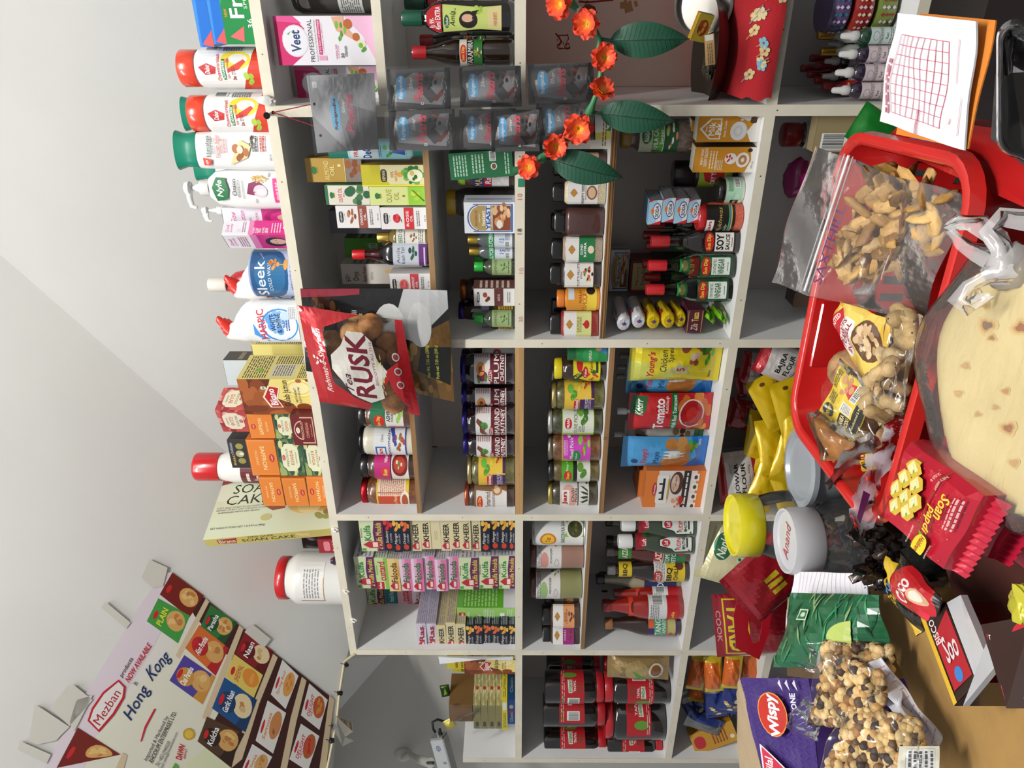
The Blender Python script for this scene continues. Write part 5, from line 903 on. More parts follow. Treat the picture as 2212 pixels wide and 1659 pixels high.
# C2 upper
c2=ZS['C2']
haj=MB(); 
hj=bottle(.026,.09,[(.9,0),(1,.03),(1,.7),(.8,.78),(.8,.8)],'1c6a34','plastic','1a5a34',.8,.8,base='1e7a3c',lz=(.04,.7),kind='canister',cat='jar',ribs=.03,els=[e(.45,.6,.4,.3,'2a8a4a'),t('HAJMOLA',.42,.6,.6,.14,'e8f0d0',2),p([(.5,0),(1,0),(1,.45),(.75,.4)],'3a6aa8'),e(.8,.3,.12,.12,'c89468')])
at(hj,748,780,1226,.02,c2,'small green digestive tablets canister close to the upright')
hon=jar(.032,.125,'d8c418','2a1a0e',base='d8c820',lz=(.12,.64),lh=.14,lr=.82,kind='jar',bm='liquid',span=2.4,els=[p([(0,.4),(.3,1),(0,1)],'1e3a1c'),p([(.1,.9),(.3,.98),(.5,.6),(.4,.5)],'1e3a1c'),t('20% EXTRA',.3,.83,.3,.1,'f0e040',2,-40),e(.68,.76,.26,.12,'b01c20'),e(.4,.55,.2,.1,'b01c20'),t('Dabur',.4,.55,.26,.08,'fff',1),bl(.25,.3,.2,.25,10,['d8402a','c82a20'],.22),t('Honey',.66,.32,.55,.16,'7a1c1c',1,0,.3),r(.4,.08,.9,.16,'1e3a1c'),e(.42,.24,.07,.07,'1e5a2c')])
at(hon,770,820,1197,.03,c2,'honey jar with yellow lid and yellow label')
at(natl,823,880,1191,.03,c2,'yellow and purple mixed pickle jar with gold lid next to the honey')
olp=jar(.036,.135,'c8c4c0','3c3c20',base='8ab83a',lz=(.16,.74),lh=.07,lr=.93,kind='jar',lm='metal',els=[r(.05,0,1,1,'a0c040'),r(.16,.02,.9,.98,'d4d8c8'),rr(.3,.7,.6,.92,'b82024',.45),t('PRAN',.45,.81,.24,.09,'fff',2),t('OLIVE PICKLE',.5,.58,.66,.12,'4a6a2a',1),bl(.65,.3,.25,.22,5,['3a6a28','6a9a40','8ab850'],.5),l(.2,.3,.4,.5,4,'666')])
at(olp,880,934,1183,.03,c2,'green and white olive pickle jar with white lid')
mxp=jar(.036,.135,'8c8878','6a4420',base='b89a48',lz=(.2,.74),lh=.07,lr=.93,kind='jar',lm='metal',els=[p([(.1,0),(.95,0),(.95,.95),(.2,.95),(.08,.6)],'c040b0'),l(.3,.8,.7,.93,3,'e8c8e8'),e(.26,.5,.18,.16,'1e7a3c'),t('Mother',.26,.5,.22,.07,'fff',2),t('Mixed Pickle',.48,.66,.6,.12,'fff',2),bl(.6,.22,.3,.2,9,['5a8a2a','c83a20','d8b040','8ab040'],.35),e(.82,.74,.06,.06,'f0e8f0')])
at(mxp,936,990,1183,.03,c2,'mixed pickle jar with magenta label')
mgp=jar(.034,.125,'181616','5a4c20',base='d0d4c8',lz=(.18,.74),lh=.09,lr=.92,kind='jar',els=[r(0,.6,1,1,'4a9a20'),r(0,.46,1,.6,'1a1a18'),rr(.14,.66,.5,.92,'b82420',.4),t('Shan',.32,.79,.26,.12,'f4d850',2),t('Mango Pickle',.72,.8,.44,.1,'f0f4e0',2),bl(.5,.24,.24,.2,4,['4a7a2a','5a8a34','e8d050'],.6)])
at(mgp,991,1035,1184,.035,c2,'mango pickle jar with black lid and green label')
clp=jar(.034,.125,'b8a458','3c3420',base='d8d4d0',lz=(.18,.76),lh=.08,lr=.93,kind='jar',lm='metal',els=[e(.35,.7,.4,.28,'d8a898'),rr(.1,.68,.6,.94,'f0ece8',.1),t('Jan',.35,.82,.4,.2,'a81c20',4),t('Chilli',.45,.56,.4,.1,'333',1,0,.2),t('Pickle',.45,.45,.4,.1,'333',1,0,.2),r(0,.36,1,.39,'222'),*[p([(.3+.08*i,.04),(.22+.14*i,.2),(.26+.15*i,.31),(.3+.13*i,.2),(.36+.08*i,.05)],'2c3c20') for i in range(4)],e(.8,.08,.05,.03,'3a4a28')])
at(clp,1036,1086,1183,.035,c2,'chilli pickle jar with gold lid at the poster-side end of its shelf')
for i,(a,c_) in enumerate([(790,830),(840,885),(900,945),(955,1000),(1005,1045)]):
    at([olp,mxp,clp,mxp,mgp][i],a,c_,[1190,1187,1184,1185,1188][i],.13,c2,'pickle jar in the shadowed second row behind the front pickles','second row of pickle jars')
# C2 lower pouches
Y2=.03
may=pouch(.14,.21,.045,'4a9ad0',[r(0,0,1,1,'4c9cd4'),p([(0,0),(1,0),(1,.2),(.4,.12),(0,.3)],'1e6ab8'),e(.3,.38,.3,.17,'c88444'),e(.38,.36,.3,.16,'b8743a'),bl(.72,.34,.24,.16,7,['c89050','b8783a','d8a868'],.55),bl(.75,.18,.2,.06,6,['3a8a2a','5aa83a'],.4),*[e(.45+.05*i,.4+.03*(-1)**i,.03,.1,'f0ece4') for i in range(5)],t("Young's",.45,.74,.5,.09,'c82430',2,0,.2),t('Mayo',.45,.6,.4,.09,'1e3a6a',1),t('500ml',.85,.1,.18,.035,'e8f0f8'),e(.25,.85,.08,.04,'1e3a6a')],m='foil',sd=3,kind='pouch',cat='pouch',waist=.06)
chs=pouch(.14,.22,.05,'dcc820',[r(0,0,1,1,'e0cc24'),e(.1,.9,.4,.4,'c8c858'),rr(.1,.64,.7,.78,'d8c820',.4),t("Young's",.45,.76,.62,.1,'b01c24',3,0,.2),t('Chicken',.55,.64,.5,.07,'2a2a2a',1,0,.1),t('Spread',.75,.56,.4,.07,'2a2a2a',1,0,.1),p([(.2,.48),(.3,.53),(.36,.6),(.42,.52),(.54,.48),(.44,.43),(.42,.33),(.33,.38),(.2,.34),(.26,.42)],'b8b48a'),t('5',.36,.45,.1,.09,'b01c24',3),bl(.75,.3,.3,.15,12,['c8a888','a85a48','d8c0a0','8a4a38'],.3),bl(.7,.16,.3,.07,9,['3a8a2a','5aa83a','2a6a24'],.35),t('500ml',.2,.12,.16,.03,'3a3a10')],m='foil',sd=8,kind='pouch',cat='pouch',waist=.05)
knr=pouch(.13,.22,.05,'b0181c',[r(0,0,1,1,'b4191e'),p([(.45,.98),(.62,.99),(.95,.96),(.93,.78),(.6,.8),(.42,.86)],'1c5a2c'),t('Knorr',.66,.88,.42,.09,'f0f0e0',2,0,.2),t('Tomato',.48,.64,.85,.12,'fff',3),t('Ketchup',.75,.55,.4,.055,'fff',1),r(0,.42,1,.5,'1c6a30'),t('With Real Tomatoes',.52,.46,.9,.05,'fff',2),bl(.5,.2,.6,.22,12,['d8823a','c86a2a','b8622c'],.28),e(.5,.25,.38,.16,'dcd8d4'),e(.5,.25,.35,.14,'a81c1c'),e(.5,.25,.2,.07,'c83430'),bl(.15,.08,.2,.08,4,['e09040','d0702a'],.5)],m='foil',sd=5,kind='pouch',cat='pouch',spout=(0,.028,'d8d8d6'),waist=.03)
grn_=pouch(.13,.21,.045,'c0bcae',[r(0,0,1,1,'c4c0b4'),p([(0,.5),(.25,.75),(.4,1),(0,1)],'3a9a34'),p([(0,.0),(1,0),(1,.1),(0,.16)],'2a7a4a'),p([(.3,.84),(.6,.86),(.6,.72),(.32,.7)],'c83424'),t('Knorr',.46,.78,.22,.06,'fff',1),bl(.6,.3,.25,.12,7,['5a3a2a','8a6a4a','3a2a20'],.4)],m='foil',sd=6,kind='pouch',cat='pouch',spout=(0,.026,'d0d0ce'),waist=.04)
def pch(pr,y0,y1,xt,xb,Yf,lab,group=None,rot=0,lean=0):
    ym=(y0+y1)/2; X0=PY(1106,y1,Yf).x; X1=PY(1106,y0,Yf).x; z0=ZS['2']; z1=PY(xt,ym,Yf).z
    return inst(pr,lab,group,loc=((X0+X1)/2,Yf+.02,z0+.002),rot=(math.radians(lean),0,math.radians(rot)),sc=((X1-X0)/pr.W,1,(z1-z0)/pr.H))
pch(chs,738,830,1363,1566,.02,'yellow chicken spread pouch leaning against the upright in front of a blue pouch')
pch(may,778,857,1358,1555,.07,'blue mayonnaise pouch half hidden between the yellow and the red ketchup pouch')
pch(knr,857,934,1361,1548,.04,'red tomato ketchup pouch with white screw spout',rot=4)
pch(grn_,915,976,1352,1540,.085,'green and white sauce pouch squeezed between ketchup and blue pouch')
pch(may,948,1018,1347,1537,.03,'blue mayonnaise pouch next to the orange cereal cartons',rot=-4)
for i,(y,x) in enumerate([(775,1345),(800,1340),(820,1338)]):
    pch(grn_,y-30,y+30,x+18,1500,.2,'pouch with pale spout at the back of the pouch compartment','pouches at the back',rot=10*i)
talb=carton(.095,.03,.155,'d4752c',front=[r(0,0,1,1,'d8782e'),r(0,.14,1,.78,'dcd4cc'),r(0,.24,1,.36,'2a2422'),l(.05,.27,.95,.33,1,'e8e0d8'),*[r(x,.1,x+.17,.21,'e8e4e0') for x in(.04,.28,.52,.76)],*[e(x+.085,.155,.05,.03,'5a3a24') for x in(.04,.28,.52,.76)],rr(.2,.6,.9,.8,'e8e4e0',.1),p([(.28,.66),(.82,.66),(.82,.7),(.7,.7),(.7,.76),(.66,.76),(.66,.7),(.5,.7),(.48,.75),(.44,.75),(.44,.7),(.32,.7),(.32,.74),(.28,.74)],'222'),r(.3,.59,.8,.615,'c09a40'),e(.55,.83,.16,.04,'a81c20'),t('Marhaba',.55,.83,.24,.03,'fff',1),e(.7,.47,.28,.11,'4a2a20'),e(.7,.49,.22,.07,'c0a088'),bl(.7,.49,.18,.05,9,['8a6a58','d8c0b0'],.3),bl(.22,.42,.16,.1,8,['c86a3a','d8d8d8','e09a6a'],.35),e(.28,.36,.12,.035,'a81c20')],
  side=[r(0,0,1,1,'b8622a')],cols={'T':'c06a28','L':'b8622a'},kind='carton',cat='box')
at(talb,1014,1104,1392,.03,'2','orange and white cereal carton printed with a brown bowl, standing in front',rot=-3)
at(talb,1016,1100,1378,.08,'2','orange cereal carton directly behind the front one','orange cereal cartons behind the front one'); at(talb,1018,1096,1370,.13,'2','orange cereal carton directly behind the front one','orange cereal cartons behind the front one')
# ================================================================ column D1: stacks of flat dessert cartons
def flatc(name,tc,bg,els,side=None,topc='c8c4c0',H=.028,W=.09,D=.15,cols=None):
    return carton(W,D,H,bg,front=[r(0,0,1,1,bg)]+els+([t(name,.58,.48,.6,.56,tc,3)] if name else []),side=[r(0,0,1,1,side or 'c4c0c4'),l(.03,.1,.97,.9,4,'8a8690')] ,cols=dict({'T':topc},**(cols or {})),kind='dessert_carton',cat='box',seam=False)
lz_=lambda x=.16,c='a82430':[p([(x-.11,.2),(x+.11,.2),(x+.11,.65),(x,.92),(x-.11,.65)],c),r(x-.08,.28,x+.08,.5,'e8d0c8')]
kheer=flatc('KHEER','1e1814','d0c49a',lz_(),'b8a878',cols={'T':'d8cc98'})
kheerb=flatc('','1e1814','d4c8a0',[l(.3,.3,.6,.7,2,'a89a70')],'b8a878')
kulfa=flatc('','','b8c890',[r(0,0,1,1,'c4cca4'),p([(0,0),(1,0),(1,.36),(.6,.45),(.2,.4),(0,.3)],'5a1e50'),t('2 Kulfa Moulds',.5,.2,.86,.26,'e0d040',2),*lz_(.22),t('Kulfa',.6,.68,.5,.3,'2a7a34',3),t('Khoya',.6,.93,.3,.1,'2a2a2a',1),r(.02,.8,.1,.98,'4a8a3a')],'d0ccd0',H=.045)
fal=flatc('Falooda','1e6a3a','d8a0c0',[r(0,0,1,.5,'d070a0'),r(0,.4,.3,1,'dcc8d4'),r(.3,.75,1,1,'dcc8d4'),*lz_(),t('Strawberry',.62,.15,.5,.22,'a82a58',1,0,.2)],'c8c0c8')
faly=flatc('Falooda','5a3a1a','d8c080',[r(0,0,1,.4,'d8b060'),*lz_(),t('Rabri',.62,.15,.3,.22,'a8682a',1,0,.2)],'c8c0b8')
rasm=flatc('Ras','8a1c28','c8c0cc',[*lz_(),t('Malai',.8,.3,.3,.4,'8a7a9a',1),],'a8a0b4')
navy=flatc('','','14182c',[bl(.82,.5,.18,.5,6,['d89a30','e8b850','c88028'],.45),e(.14,.5,.09,.3,'b83a20'),t('Mango',.42,.62,.36,.4,'e8e0c8',0,0,.3),t('CUSTARD',.42,.22,.3,.2,'a8a8b0')],'141828',H=.02,topc='1c2036',cols={'L':'10131f'})
navyo=flatc('','','14182c',[bl(.82,.5,.18,.5,6,['d8602a','e07a3a','c84820'],.45),e(.14,.5,.09,.3,'b83a20'),t('Orange',.42,.62,.36,.4,'e8e0c8',0,0,.3),t('CUSTARD',.42,.22,.3,.2,'a8a8b0')],'141828',H=.02,topc='1c2036')
navys=flatc('','','14182c',[bl(.82,.5,.18,.5,6,['b81c24','d83a3a'],.45),e(.14,.5,.09,.3,'b83a20'),t('Strawberry',.45,.62,.4,.4,'e8e0c8',0,0,.3),t('CUSTARD',.42,.22,.3,.2,'a8a8b0')],'141828',H=.02,topc='1c2036')
cusg=flatc('custard','b02a34','b8cc90',[r(0,0,1,.3,'7aa84a'),r(.0,.4,.24,1,'a82028'),t('Rafhan',.12,.7,.2,.2,'fff',2),t('banana',.62,.86,.3,.16,'5a7a2a')],'c8d0b8')
cusp=flatc('custard','a82a3a','d8a8b0',[r(0,0,1,.3,'c8707c')],'c8b0b4')
teal=flatc('','','1e6a74',[e(.14,.5,.08,.3,'b82a20'),t('fresh fruits',.55,.5,.5,.4,'d8e8e8',1)],'1a5a64')
def tower(spec,y0,y1,Yf,D,rng,grp,xm_=None,bot=1117):
    z=ZS['1']+.0006; n=len(spec); prev=bot
    for i,(pr,xt,lab,dy) in enumerate(spec):
        ym=(y0+y1)/2; zt=PY(xt,ym,Yf).z; X0=PY(1,y1+dy,Yf).x; X1=PY(1,y0+dy,Yf).x
        inst(pr,lab,grp,loc=((X0+X1)/2,Yf+pr.D*D/2+rng.uniform(0,.008),z),rot=(0,0,math.radians(rng.uniform(-1.5,1.5))),sc=((X1-X0)/pr.W,D,(zt-z-.0006)/pr.H)); z=zt
rg=random.Random(3)
om=lambda n,tot:['lowest','second from below','third from below','fourth from below','fifth from below','sixth from below','seventh from below','eighth from below','ninth from below','tenth from below','eleventh from below'][n] if n<tot-1 else 'topmost'
sp=[];seq=[(navy,1098),(navy,1079),(navy,1059),(navy,1038),(kheer,1017),(kheer,996),(kheer,974),(kheer,951),(kheerb,930),(kheer,908),(kheer,885),(navyo,866),(navy,848),(navys,828),(kulfa,777)]
nm={id(navy):'navy blue mango custard carton',id(kheer):'cream rice pudding carton',id(kheerb):'plain cream carton turned round',id(navyo):'navy blue orange custard carton',id(navys):'navy blue strawberry custard carton',id(kulfa):'green and purple frozen dessert carton',id(fal):'pink strawberry dessert carton',id(faly):'yellow dessert carton',id(cusg):'pale green banana custard carton',id(rasm):'lilac milk sweet carton',id(cusp):'pink custard carton',id(teal):'teal custard carton'}
def mk(seq,where):
    out=[];cnt={};tot={}
    for pr,x in seq: tot[id(pr)]=tot.get(id(pr),0)+1
    for pr,x in seq:
        k=cnt.get(id(pr),0); cnt[id(pr)]=k+1; q=(om(k,tot[id(pr)])+' ') if tot[id(pr)]>1 else ''
        out.append((pr,x,q+nm[id(pr)]+' '+where,rg.uniform(-3,3)))
    return out
tower(mk(seq,'in the front stack nearest the chutney jars'),1124,1190,.02,.75,rg,'dessert cartons stacked flat')
seq=[(kulfa,1077),(kulfa,1034),(kulfa,991),(fal,966),(fal,940),(fal,915),(fal,889),(fal,863),(faly,838),(cusg,809),(kulfa,767)]
tower(mk(seq,'in the middle stack'),1205,1274,.03,.85,rg,'dessert cartons stacked flat')
seq=[(navy,1098),(navy,1079),(navyo,1060),(navyo,1042),(navyo,1024),(navy,1006),(kheer,984),(kheer,963),(kheer,943),(rasm,921),(rasm,900)]
tower(mk(seq,'in the stack farthest from the chutney jars'),1350,1402,.02,1.2,rg,'dessert cartons stacked flat')
pis=carton(.04,.07,.165,'6aa84a',front=[r(0,0,1,1,'8ab860'),r(.0,.0,.5,1,'5aa03a'),r(.1,.86,.7,.97,'a82028'),t('Rafhan',.4,.915,.5,.05,'fff',2),t('pistachio',.4,.8,.7,.05,'f0f4e0',1),e(.4,.66,.24,.08,'b8cc90'),e(.4,.68,.24,.06,'8aa860'),l(.15,.35,.9,.55,7,'d8e8c8'),r(.25,.18,.7,.26,'e8f0e0'),l(.1,.04,.9,.14,3,'d8e8c8')],side=[r(0,0,1,.9,'5aa02c'),r(0,0,1,.2,'d8d4d8'),l(.05,.3,.95,.9,10,'a8d088')],kind='dessert_carton',cat='box',cols={'T':'c8d0b8'})
at(pis,1313,1348,988,.06,'1','tall upright green pistachio dessert carton standing between two stacks')
seq=[(kheerb,1065),(cusg,1030),(kheerb,1000)]
tower([(p_,x,l_+' at the back',d) for p_,x,l_,d in mk(seq,'in the low stack')],1268,1312,.2,.6,rg,'dessert cartons stacked flat')
seq=[(kheerb,1080),(navyo,1060),(cusg,1030),(kulfa,990),(kheerb,950),(kheerb,925),(fal,889),(cusp,858),(teal,831),(kulfa,793)]
tower([(p_,x,l_.replace('stack','stack'),d) for p_,x,l_,d in mk(seq,'in the rear stack by the back panel')],1262,1316,.19,.9,rg,'dessert cartons stacked flat')
# ================================================================ D2
d2=ZS['D2']
can=MB(); can.lathe([(.036,0),(.0368,.002),(.0355,.004),(.0355,.106),(.0368,.108),(.0355,.11)],'c8c8c4','metal',n=32); cl_=MB(); els=[r(0,0,1,1,'d8d8d4'),e(.3,.72,.2,.17,'c86a28'),e(.3,.72,.16,.13,'e8c030'),t('Tez',.3,.72,.16,.1,'b02020',2),t('SARSON KA SAAG',.55,.42,.7,.08,'2a4a2a',2),p([(.4,.4),(.7,.3),(1,.4),(1,0),(.4,0)],'7ab030'),e(.62,.17,.3,.19,'e0dcd0'),e(.62,.17,.24,.15,'3a3c1c'),bl(.62,.17,.2,.12,7,['5a5c28','2a2c14','7a7a3a'],.3)]
ink(cl_,els,.09,.1,arc(.036,.005,els,.09,.1),sx=.006)
canp=Proto('tin','tin',[('tin_body',can.mesh('tin_body')),('label',cl_.mesh('label'))],.072,.072,.11)
at(canp,1122,1170,1149,.03,d2,'tin of mustard greens with a white label against the upright',rot=30)
def powd(c,lc):
    return jar(.032,.14,'4a2418',c,base='d4d0cc',lz=(.42,.88),lh=.12,lr=.98,neck=.02,kind='canister',cat='jar',bm='plastic',lm='gloss',span=2.6,els=[e(.35,.68,.25,.16,lc),l(.1,.8,.9,.97,4,'666'),e(.3,.2,.12,.08,'888'),e(.3,.2,.1,.065,'d4d0cc'),t('POWDER',.5,.42,.4,.08,'444',1),bl(.85,.2,.14,.16,8,[lc,c,'5a7a3a'],.3)])
pk,pg=powd('8c6a5c','c88a80'),powd('7c7c50','8aa86a')
at(pk,1171,1219,1145,.03,d2,'tall clear jar of pinkish brown powder with brown lid'); at(pg,1234,1283,1144,.03,d2,'tall clear jar of olive green powder with brown lid in front'); at(pg,1203,1240,1147,.1,d2,'second jar of green powder standing behind, between the two front ones')
card=spice('d4d0cc','3a2418',[r(0,0,1,.52,'d0905c'),t('BLACK',.5,.44,.4,.07,'2a1a14',1),t('CARDAMOM',.5,.36,.6,.07,'2a1a14',1),bl(.5,.16,.25,.15,6,['5a3428','7a4a34'],.4)])
chil=spice('d4d0cc','2c1c18',[r(0,0,1,.52,'8a2470'),t('CHILLI',.5,.42,.4,.07,'e8d8e8',1),bl(.5,.17,.25,.15,8,['6a2420','8a3428'],.3)])
at(card,1307,1345,1171,.04,d2,'black cardamom jar with peach label in front'); at(card,1285,1318,1176,.1,d2,'black cardamom jar half hidden behind the front one'); at(chil,1346,1386,1171,.03,d2,'spice jar with magenta chilli label, last in its row')
pud=bottle(.034,.19,[(.9,0),(1,.02),(1,.4),(.8,.56),(.5,.74),(.4,.82)],'2c3824','liquid','d0d0ce',.82,.56,base='',lz=(.04,.5),kind='sauce_bottle',cat='bottle',sy=.7,span=1.8,els=[p([(.06,.0),(.94,.0),(.97,.5),(.8,.62),(.66,.96),(.34,.96),(.2,.62),(.03,.5)],'1c2c1c'),p([(.1,.03),(.9,.03),(.93,.5),(.76,.6),(.62,.93),(.38,.93),(.24,.6),(.07,.5)],'d8dcd4'),*[e(x,y,.05,.03,'2a6a34',8) for x,y in((.2,.48),(.8,.5),(.15,.1),(.85,.12),(.25,.25),(.8,.3))],e(.5,.76,.16,.12,'a82430'),t('Luft',.5,.76,.2,.12,'fff',2,0,.2),t('PUDINA',.5,.4,.62,.12,'b01c2c',2),t('CHUTNEY',.5,.26,.6,.1,'222',2),r(.3,.14,.7,.18,'222')],neckl=(.56,.78,.66,'2a5a34',[r(0,.6,1,1,'8a1c28'),e(.5,.5,.2,.3,'a82430'),t('Luft',.5,.5,.26,.25,'fff',2)]))
at(pud,1120,1168,1345,.03,'2','green mint chutney squeeze bottle with white cap against the upright',rot=35); at(pud,1160,1203,1338,.02,'2','green mint chutney squeeze bottle with white cap, the one farther from the upright')
def sauce2(cap,liq,lab,els,neck=None,cm='plastic',**k):
    return bottle(.03,.2,[(.95,0),(1,.02),(1,.45),(.9,.55),(.6,.7),(.45,.82),(.42,.9)],liq,'liquid',cap,.9,.5,base=lab,lz=(.06,.44),kind='sauce_bottle',cat='bottle',span=2.2,els=els,neckl=neck,capm=cm,**k)
ket=sauce2('6a6460','4a1810','d0ccc4',[rr(.1,.72,.9,1,'a82428',.3),t('LAZZAT',.5,.86,.7,.2,'f0e8d8',3),r(0,0,1,.7,'2a6a44'),t('TOMATO',.45,.58,.8,.16,'f0f0e8',3),t('KETCHUP',.45,.38,.8,.14,'f0f0e8',2),e(.6,.14,.2,.12,'c8302a')],(.7,.86,.6,'3a7a34',[t('LAZZAT',.5,.5,.7,.4,'e8e0d0',2)]),'metal')
bbq=sauce2('8a8884','1c100c','d8b82c',[r(.1,.6,1,1,'d8d4cc'),l(.15,.65,.95,.95,6,'777'),rr(.0,.74,.5,1,'a82428',.3),t('LAZZAT',.25,.86,.4,.14,'f0e8d8',2),t('BBQ',.35,.5,.55,.2,'222',3),t('CHILLI',.4,.3,.55,.14,'222',2),e(.7,.18,.16,.13,'5a2a1a')],(.7,.86,.6,'d8b82c',[t('BBQ',.5,.5,.6,.4,'222',2)]),'metal')
ms=sauce2('1c1a1a','8a8468','1c2444',[r(.05,.05,.95,.95,'222c54'),t('DIET',.5,.5,.5,.2,'e8e8f0',2)])
hch=sauce2('7a1c1c','8a1c14','a81c24',[r(0,.4,1,1,'d4d4d4'),l(.05,.65,.6,.95,5,'666'),bc(.6,.5,.95,.9,'222'),rr(.06,.06,.4,.36,'b82420',.3),t('SunDip',.23,.2,.3,.12,'f4d850',2),t('HOT',.7,.32,.34,.1,'b01c20',2),t('CHILLI',.7,.2,.44,.12,'b01c20',3),t('SAUCE',.7,.08,.4,.08,'b01c20',2)],(.56,.68,.74,'d8442a',[e(.5,.5,.2,.3,'5a1c14')]))
tgy=sauce2('8a5a34','2a1610','4a8a6c',[r(0,.8,1,1,'c8603a'),r(.1,.8,.4,1,'2a2c6a'),t('TANGY',.5,.66,.84,.2,'d8ecd8',3),t('TAMARIND',.5,.46,.8,.13,'d8ecd8',2),r(0,0,1,.36,'b86a40'),rr(.2,.06,.9,.32,'a8a468',.1),t('POP',.14,.2,.2,.1,'7a2458',2),r(0,0,1,.05,'3a2c6a')],None)
at(ket,1188,1228,1312,.05,'2','tomato ketchup glass bottle with green neck label behind the mint chutneys')
at(bbq,1227,1268,1314,.03,'2','dark barbecue chilli sauce bottle with yellow label')
at(ms,1249,1284,1290,.1,'2','black-capped bottle with navy label behind the barbecue sauce')
at(hch,1281,1309,1328,.07,'2','red chilli sauce bottle half hidden behind the front hot chilli bottle'); at(hch,1308,1350,1304,.03,'2','red hot chilli sauce bottle with barcode turned outwards in front')
at(tgy,1347,1384,1309,.03,'2','tangy tamarind sauce bottle with brown patterned neck, last in the row')
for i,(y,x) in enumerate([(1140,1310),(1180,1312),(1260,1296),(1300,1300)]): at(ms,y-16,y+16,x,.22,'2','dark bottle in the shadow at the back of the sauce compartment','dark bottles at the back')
# ================================================================ E1
at(gj,1423,1456,1003,.06,'1','brown sweets carton printed with dumplings, under the curled white paper',ds=.6)
ybs=carton(.03,.1,.13,'c8b83a',front=[r(0,0,1,1,'d0c040'),l(.1,.1,.9,.9,10,'7a6a20')],kind='sweet_box',cat='box')
for i,(y0,y1,x) in enumerate([(1424,1445,965),(1434,1452,979)]): at(ybs,y0,y1,x,.15+.05*i,'1',['tall yellow carton behind the dumpling carton near the curled white paper','shorter yellow carton behind the dumpling carton near the curled white paper'][i])
cub=carton(.1,.12,.028,'b4ac80',front=[bl(.5,.5,.9,.8,40,['d8d0a8','b8b080','e0d8b0','8a8458'],.13)]+[e(.5,.5,.07,.2,'a83434')],side=[r(0,0,1,1,'6a6440'),l(.02,.1,.98,.9,5,'b0a878')],kind='cube_box',cat='box',seam=False)
def bag(pr,px,py,Y,h,roll=0,lean=0,yaw=None,label='',group=None,w=None,t_=1,pos=None):
    c=PY(px,py,Y) if pos is None else Vector(pos)
    if yaw is None: yaw=math.degrees(YAW)*.6
    s=h/pr.H; M=Matrix.Translation(c)@Matrix.Rotation(math.radians(yaw),4,'Z')@Matrix.Rotation(math.radians(roll),4,'Y')@Matrix.Rotation(math.radians(lean),4,'X')@Matrix.Translation((0,0,-h/2))@Matrix.Diagonal(((w/pr.W) if w else s,s*t_,s,1))
    o=inst(pr,label,group); o.matrix_world=M; return o
# ---- E1
ZS1=ZS['1']
blu=carton(.11,.18,.028,'1c5ab0',front=[r(0,0,1,1,'1e5cb4'),t('BISCUIT'[:0]+'Classic',.3,.5,.4,.4,'e8ecf4',2),p([(.5,.1),(.62,.5),(.5,.9)],'c83040'),e(.72,.5,.08,.3,'e8e8ec')],side=[r(0,0,1,1,'2468c0'),t('Classic',.3,.5,.3,.4,'e8ecf4',2)],kind='sweet_box',cat='box',seam=False)
at(blu,1512,1564,1097,.03,'1','flat blue box at the foot of the pale cartons')
z=PY(1097,1540,.05).z+.001
yfl=carton(.1,.2,.024,'c8b82c',front=[r(0,0,1,1,'ccbc30'),l(.1,.2,.6,.8,3,'3a3a20'),r(.7,.1,.95,.9,'d8d4c8')],side=[r(0,0,1,1,'d0c034'),l(.05,.2,.8,.8,2,'6a6424')],kind='sweet_box',cat='box',seam=False)
at(yfl,1514,1578,1085,.0,z,'flat yellow box lying on the blue one')
z=PY(1085,1540,.03).z+.001
cub=carton(.1,.14,.028,'9a9468',front=[r(0,0,1,1,'7a7448'),*[r(.02+.08*i,.05,.025+.08*i,.95,'4a4428') for i in range(12)],rr(.1,.3,.3,.7,'3a3a30',.3)],side=[bl(.5,.5,.9,.8,50,['d8d0a8','b8b080','e0d8b0','a09868'],.12,6),e(.5,.5,.06,.22,'a83434')],kind='cube_box',cat='box',seam=False,m='gloss')
for i,x in enumerate([1070,1054,1038,1022]):
    zt=PY(x,1545,.03).z; X0=PY(1,1571,.03).x; X1=PY(1,1521,.03).x
    inst(cub,['lowest','second from below','third from below','topmost'][i]+' of the four pale nougat cartons stacked','pale cartons stacked under the clear bag',loc=((X0+X1)/2,.03+.07,z),sc=((X1-X0)/.1,1,(zt-z-.0006)/.028)); z=zt+.0004
brc=carton(.1,.13,.07,'6a4c2c',side=[r(0,0,1,1,'6e5030')],kind='carton',cat='box'); inst(brc,'plain brown carton in a clear bag on top of the pale cartons',loc=((X0+X1)/2+.005,.03+.075,z+.001),sc=(.85,1,(PY(972,1500,.08).z-z)/.07))
b=MB(); zc=PY(1000,1500,.05); b.grid(lambda u,v:((X0+X1)/2-.06+.13*u+.006*math.sin(9*v),.018-.01*math.sin(8*u+4*v)-.004,z+.004+v*.09+.01*math.sin(6*u)),10,10,'ccc8c0','clearwrap'); tag(b.build('plastic_bag'),'crumpled clear bag around the brown carton','bag')
grp2=pouch(.05,.07,.02,'3a4a20',[p([(.3,.2),(.7,.3),(.5,.8)],'6a9a2c')],m='silver',sd=9,kind='sachet',cat='packet')
bag(grp2,962,1492,.09,.045,roll=80,label='dark and green foil sachet lying on top of the brown carton')
b=MB(); q=[PY(947,1418,.0),PY(1108,1418,.0),PY(1108,1426,-.01),PY(1040,1424,-.02),PY(950,1434,-.025)]
b.add([tuple(a) for a in q]+[tuple(a+Vector((0,-.001,0))) for a in q],[(0,1,2,3,4),(9,8,7,6,5)],'dfe2e6','paper'); tag(b.build('paper_sheet'),'curled white sheet of paper stuck to the side of the upright above the dumpling carton','paper')
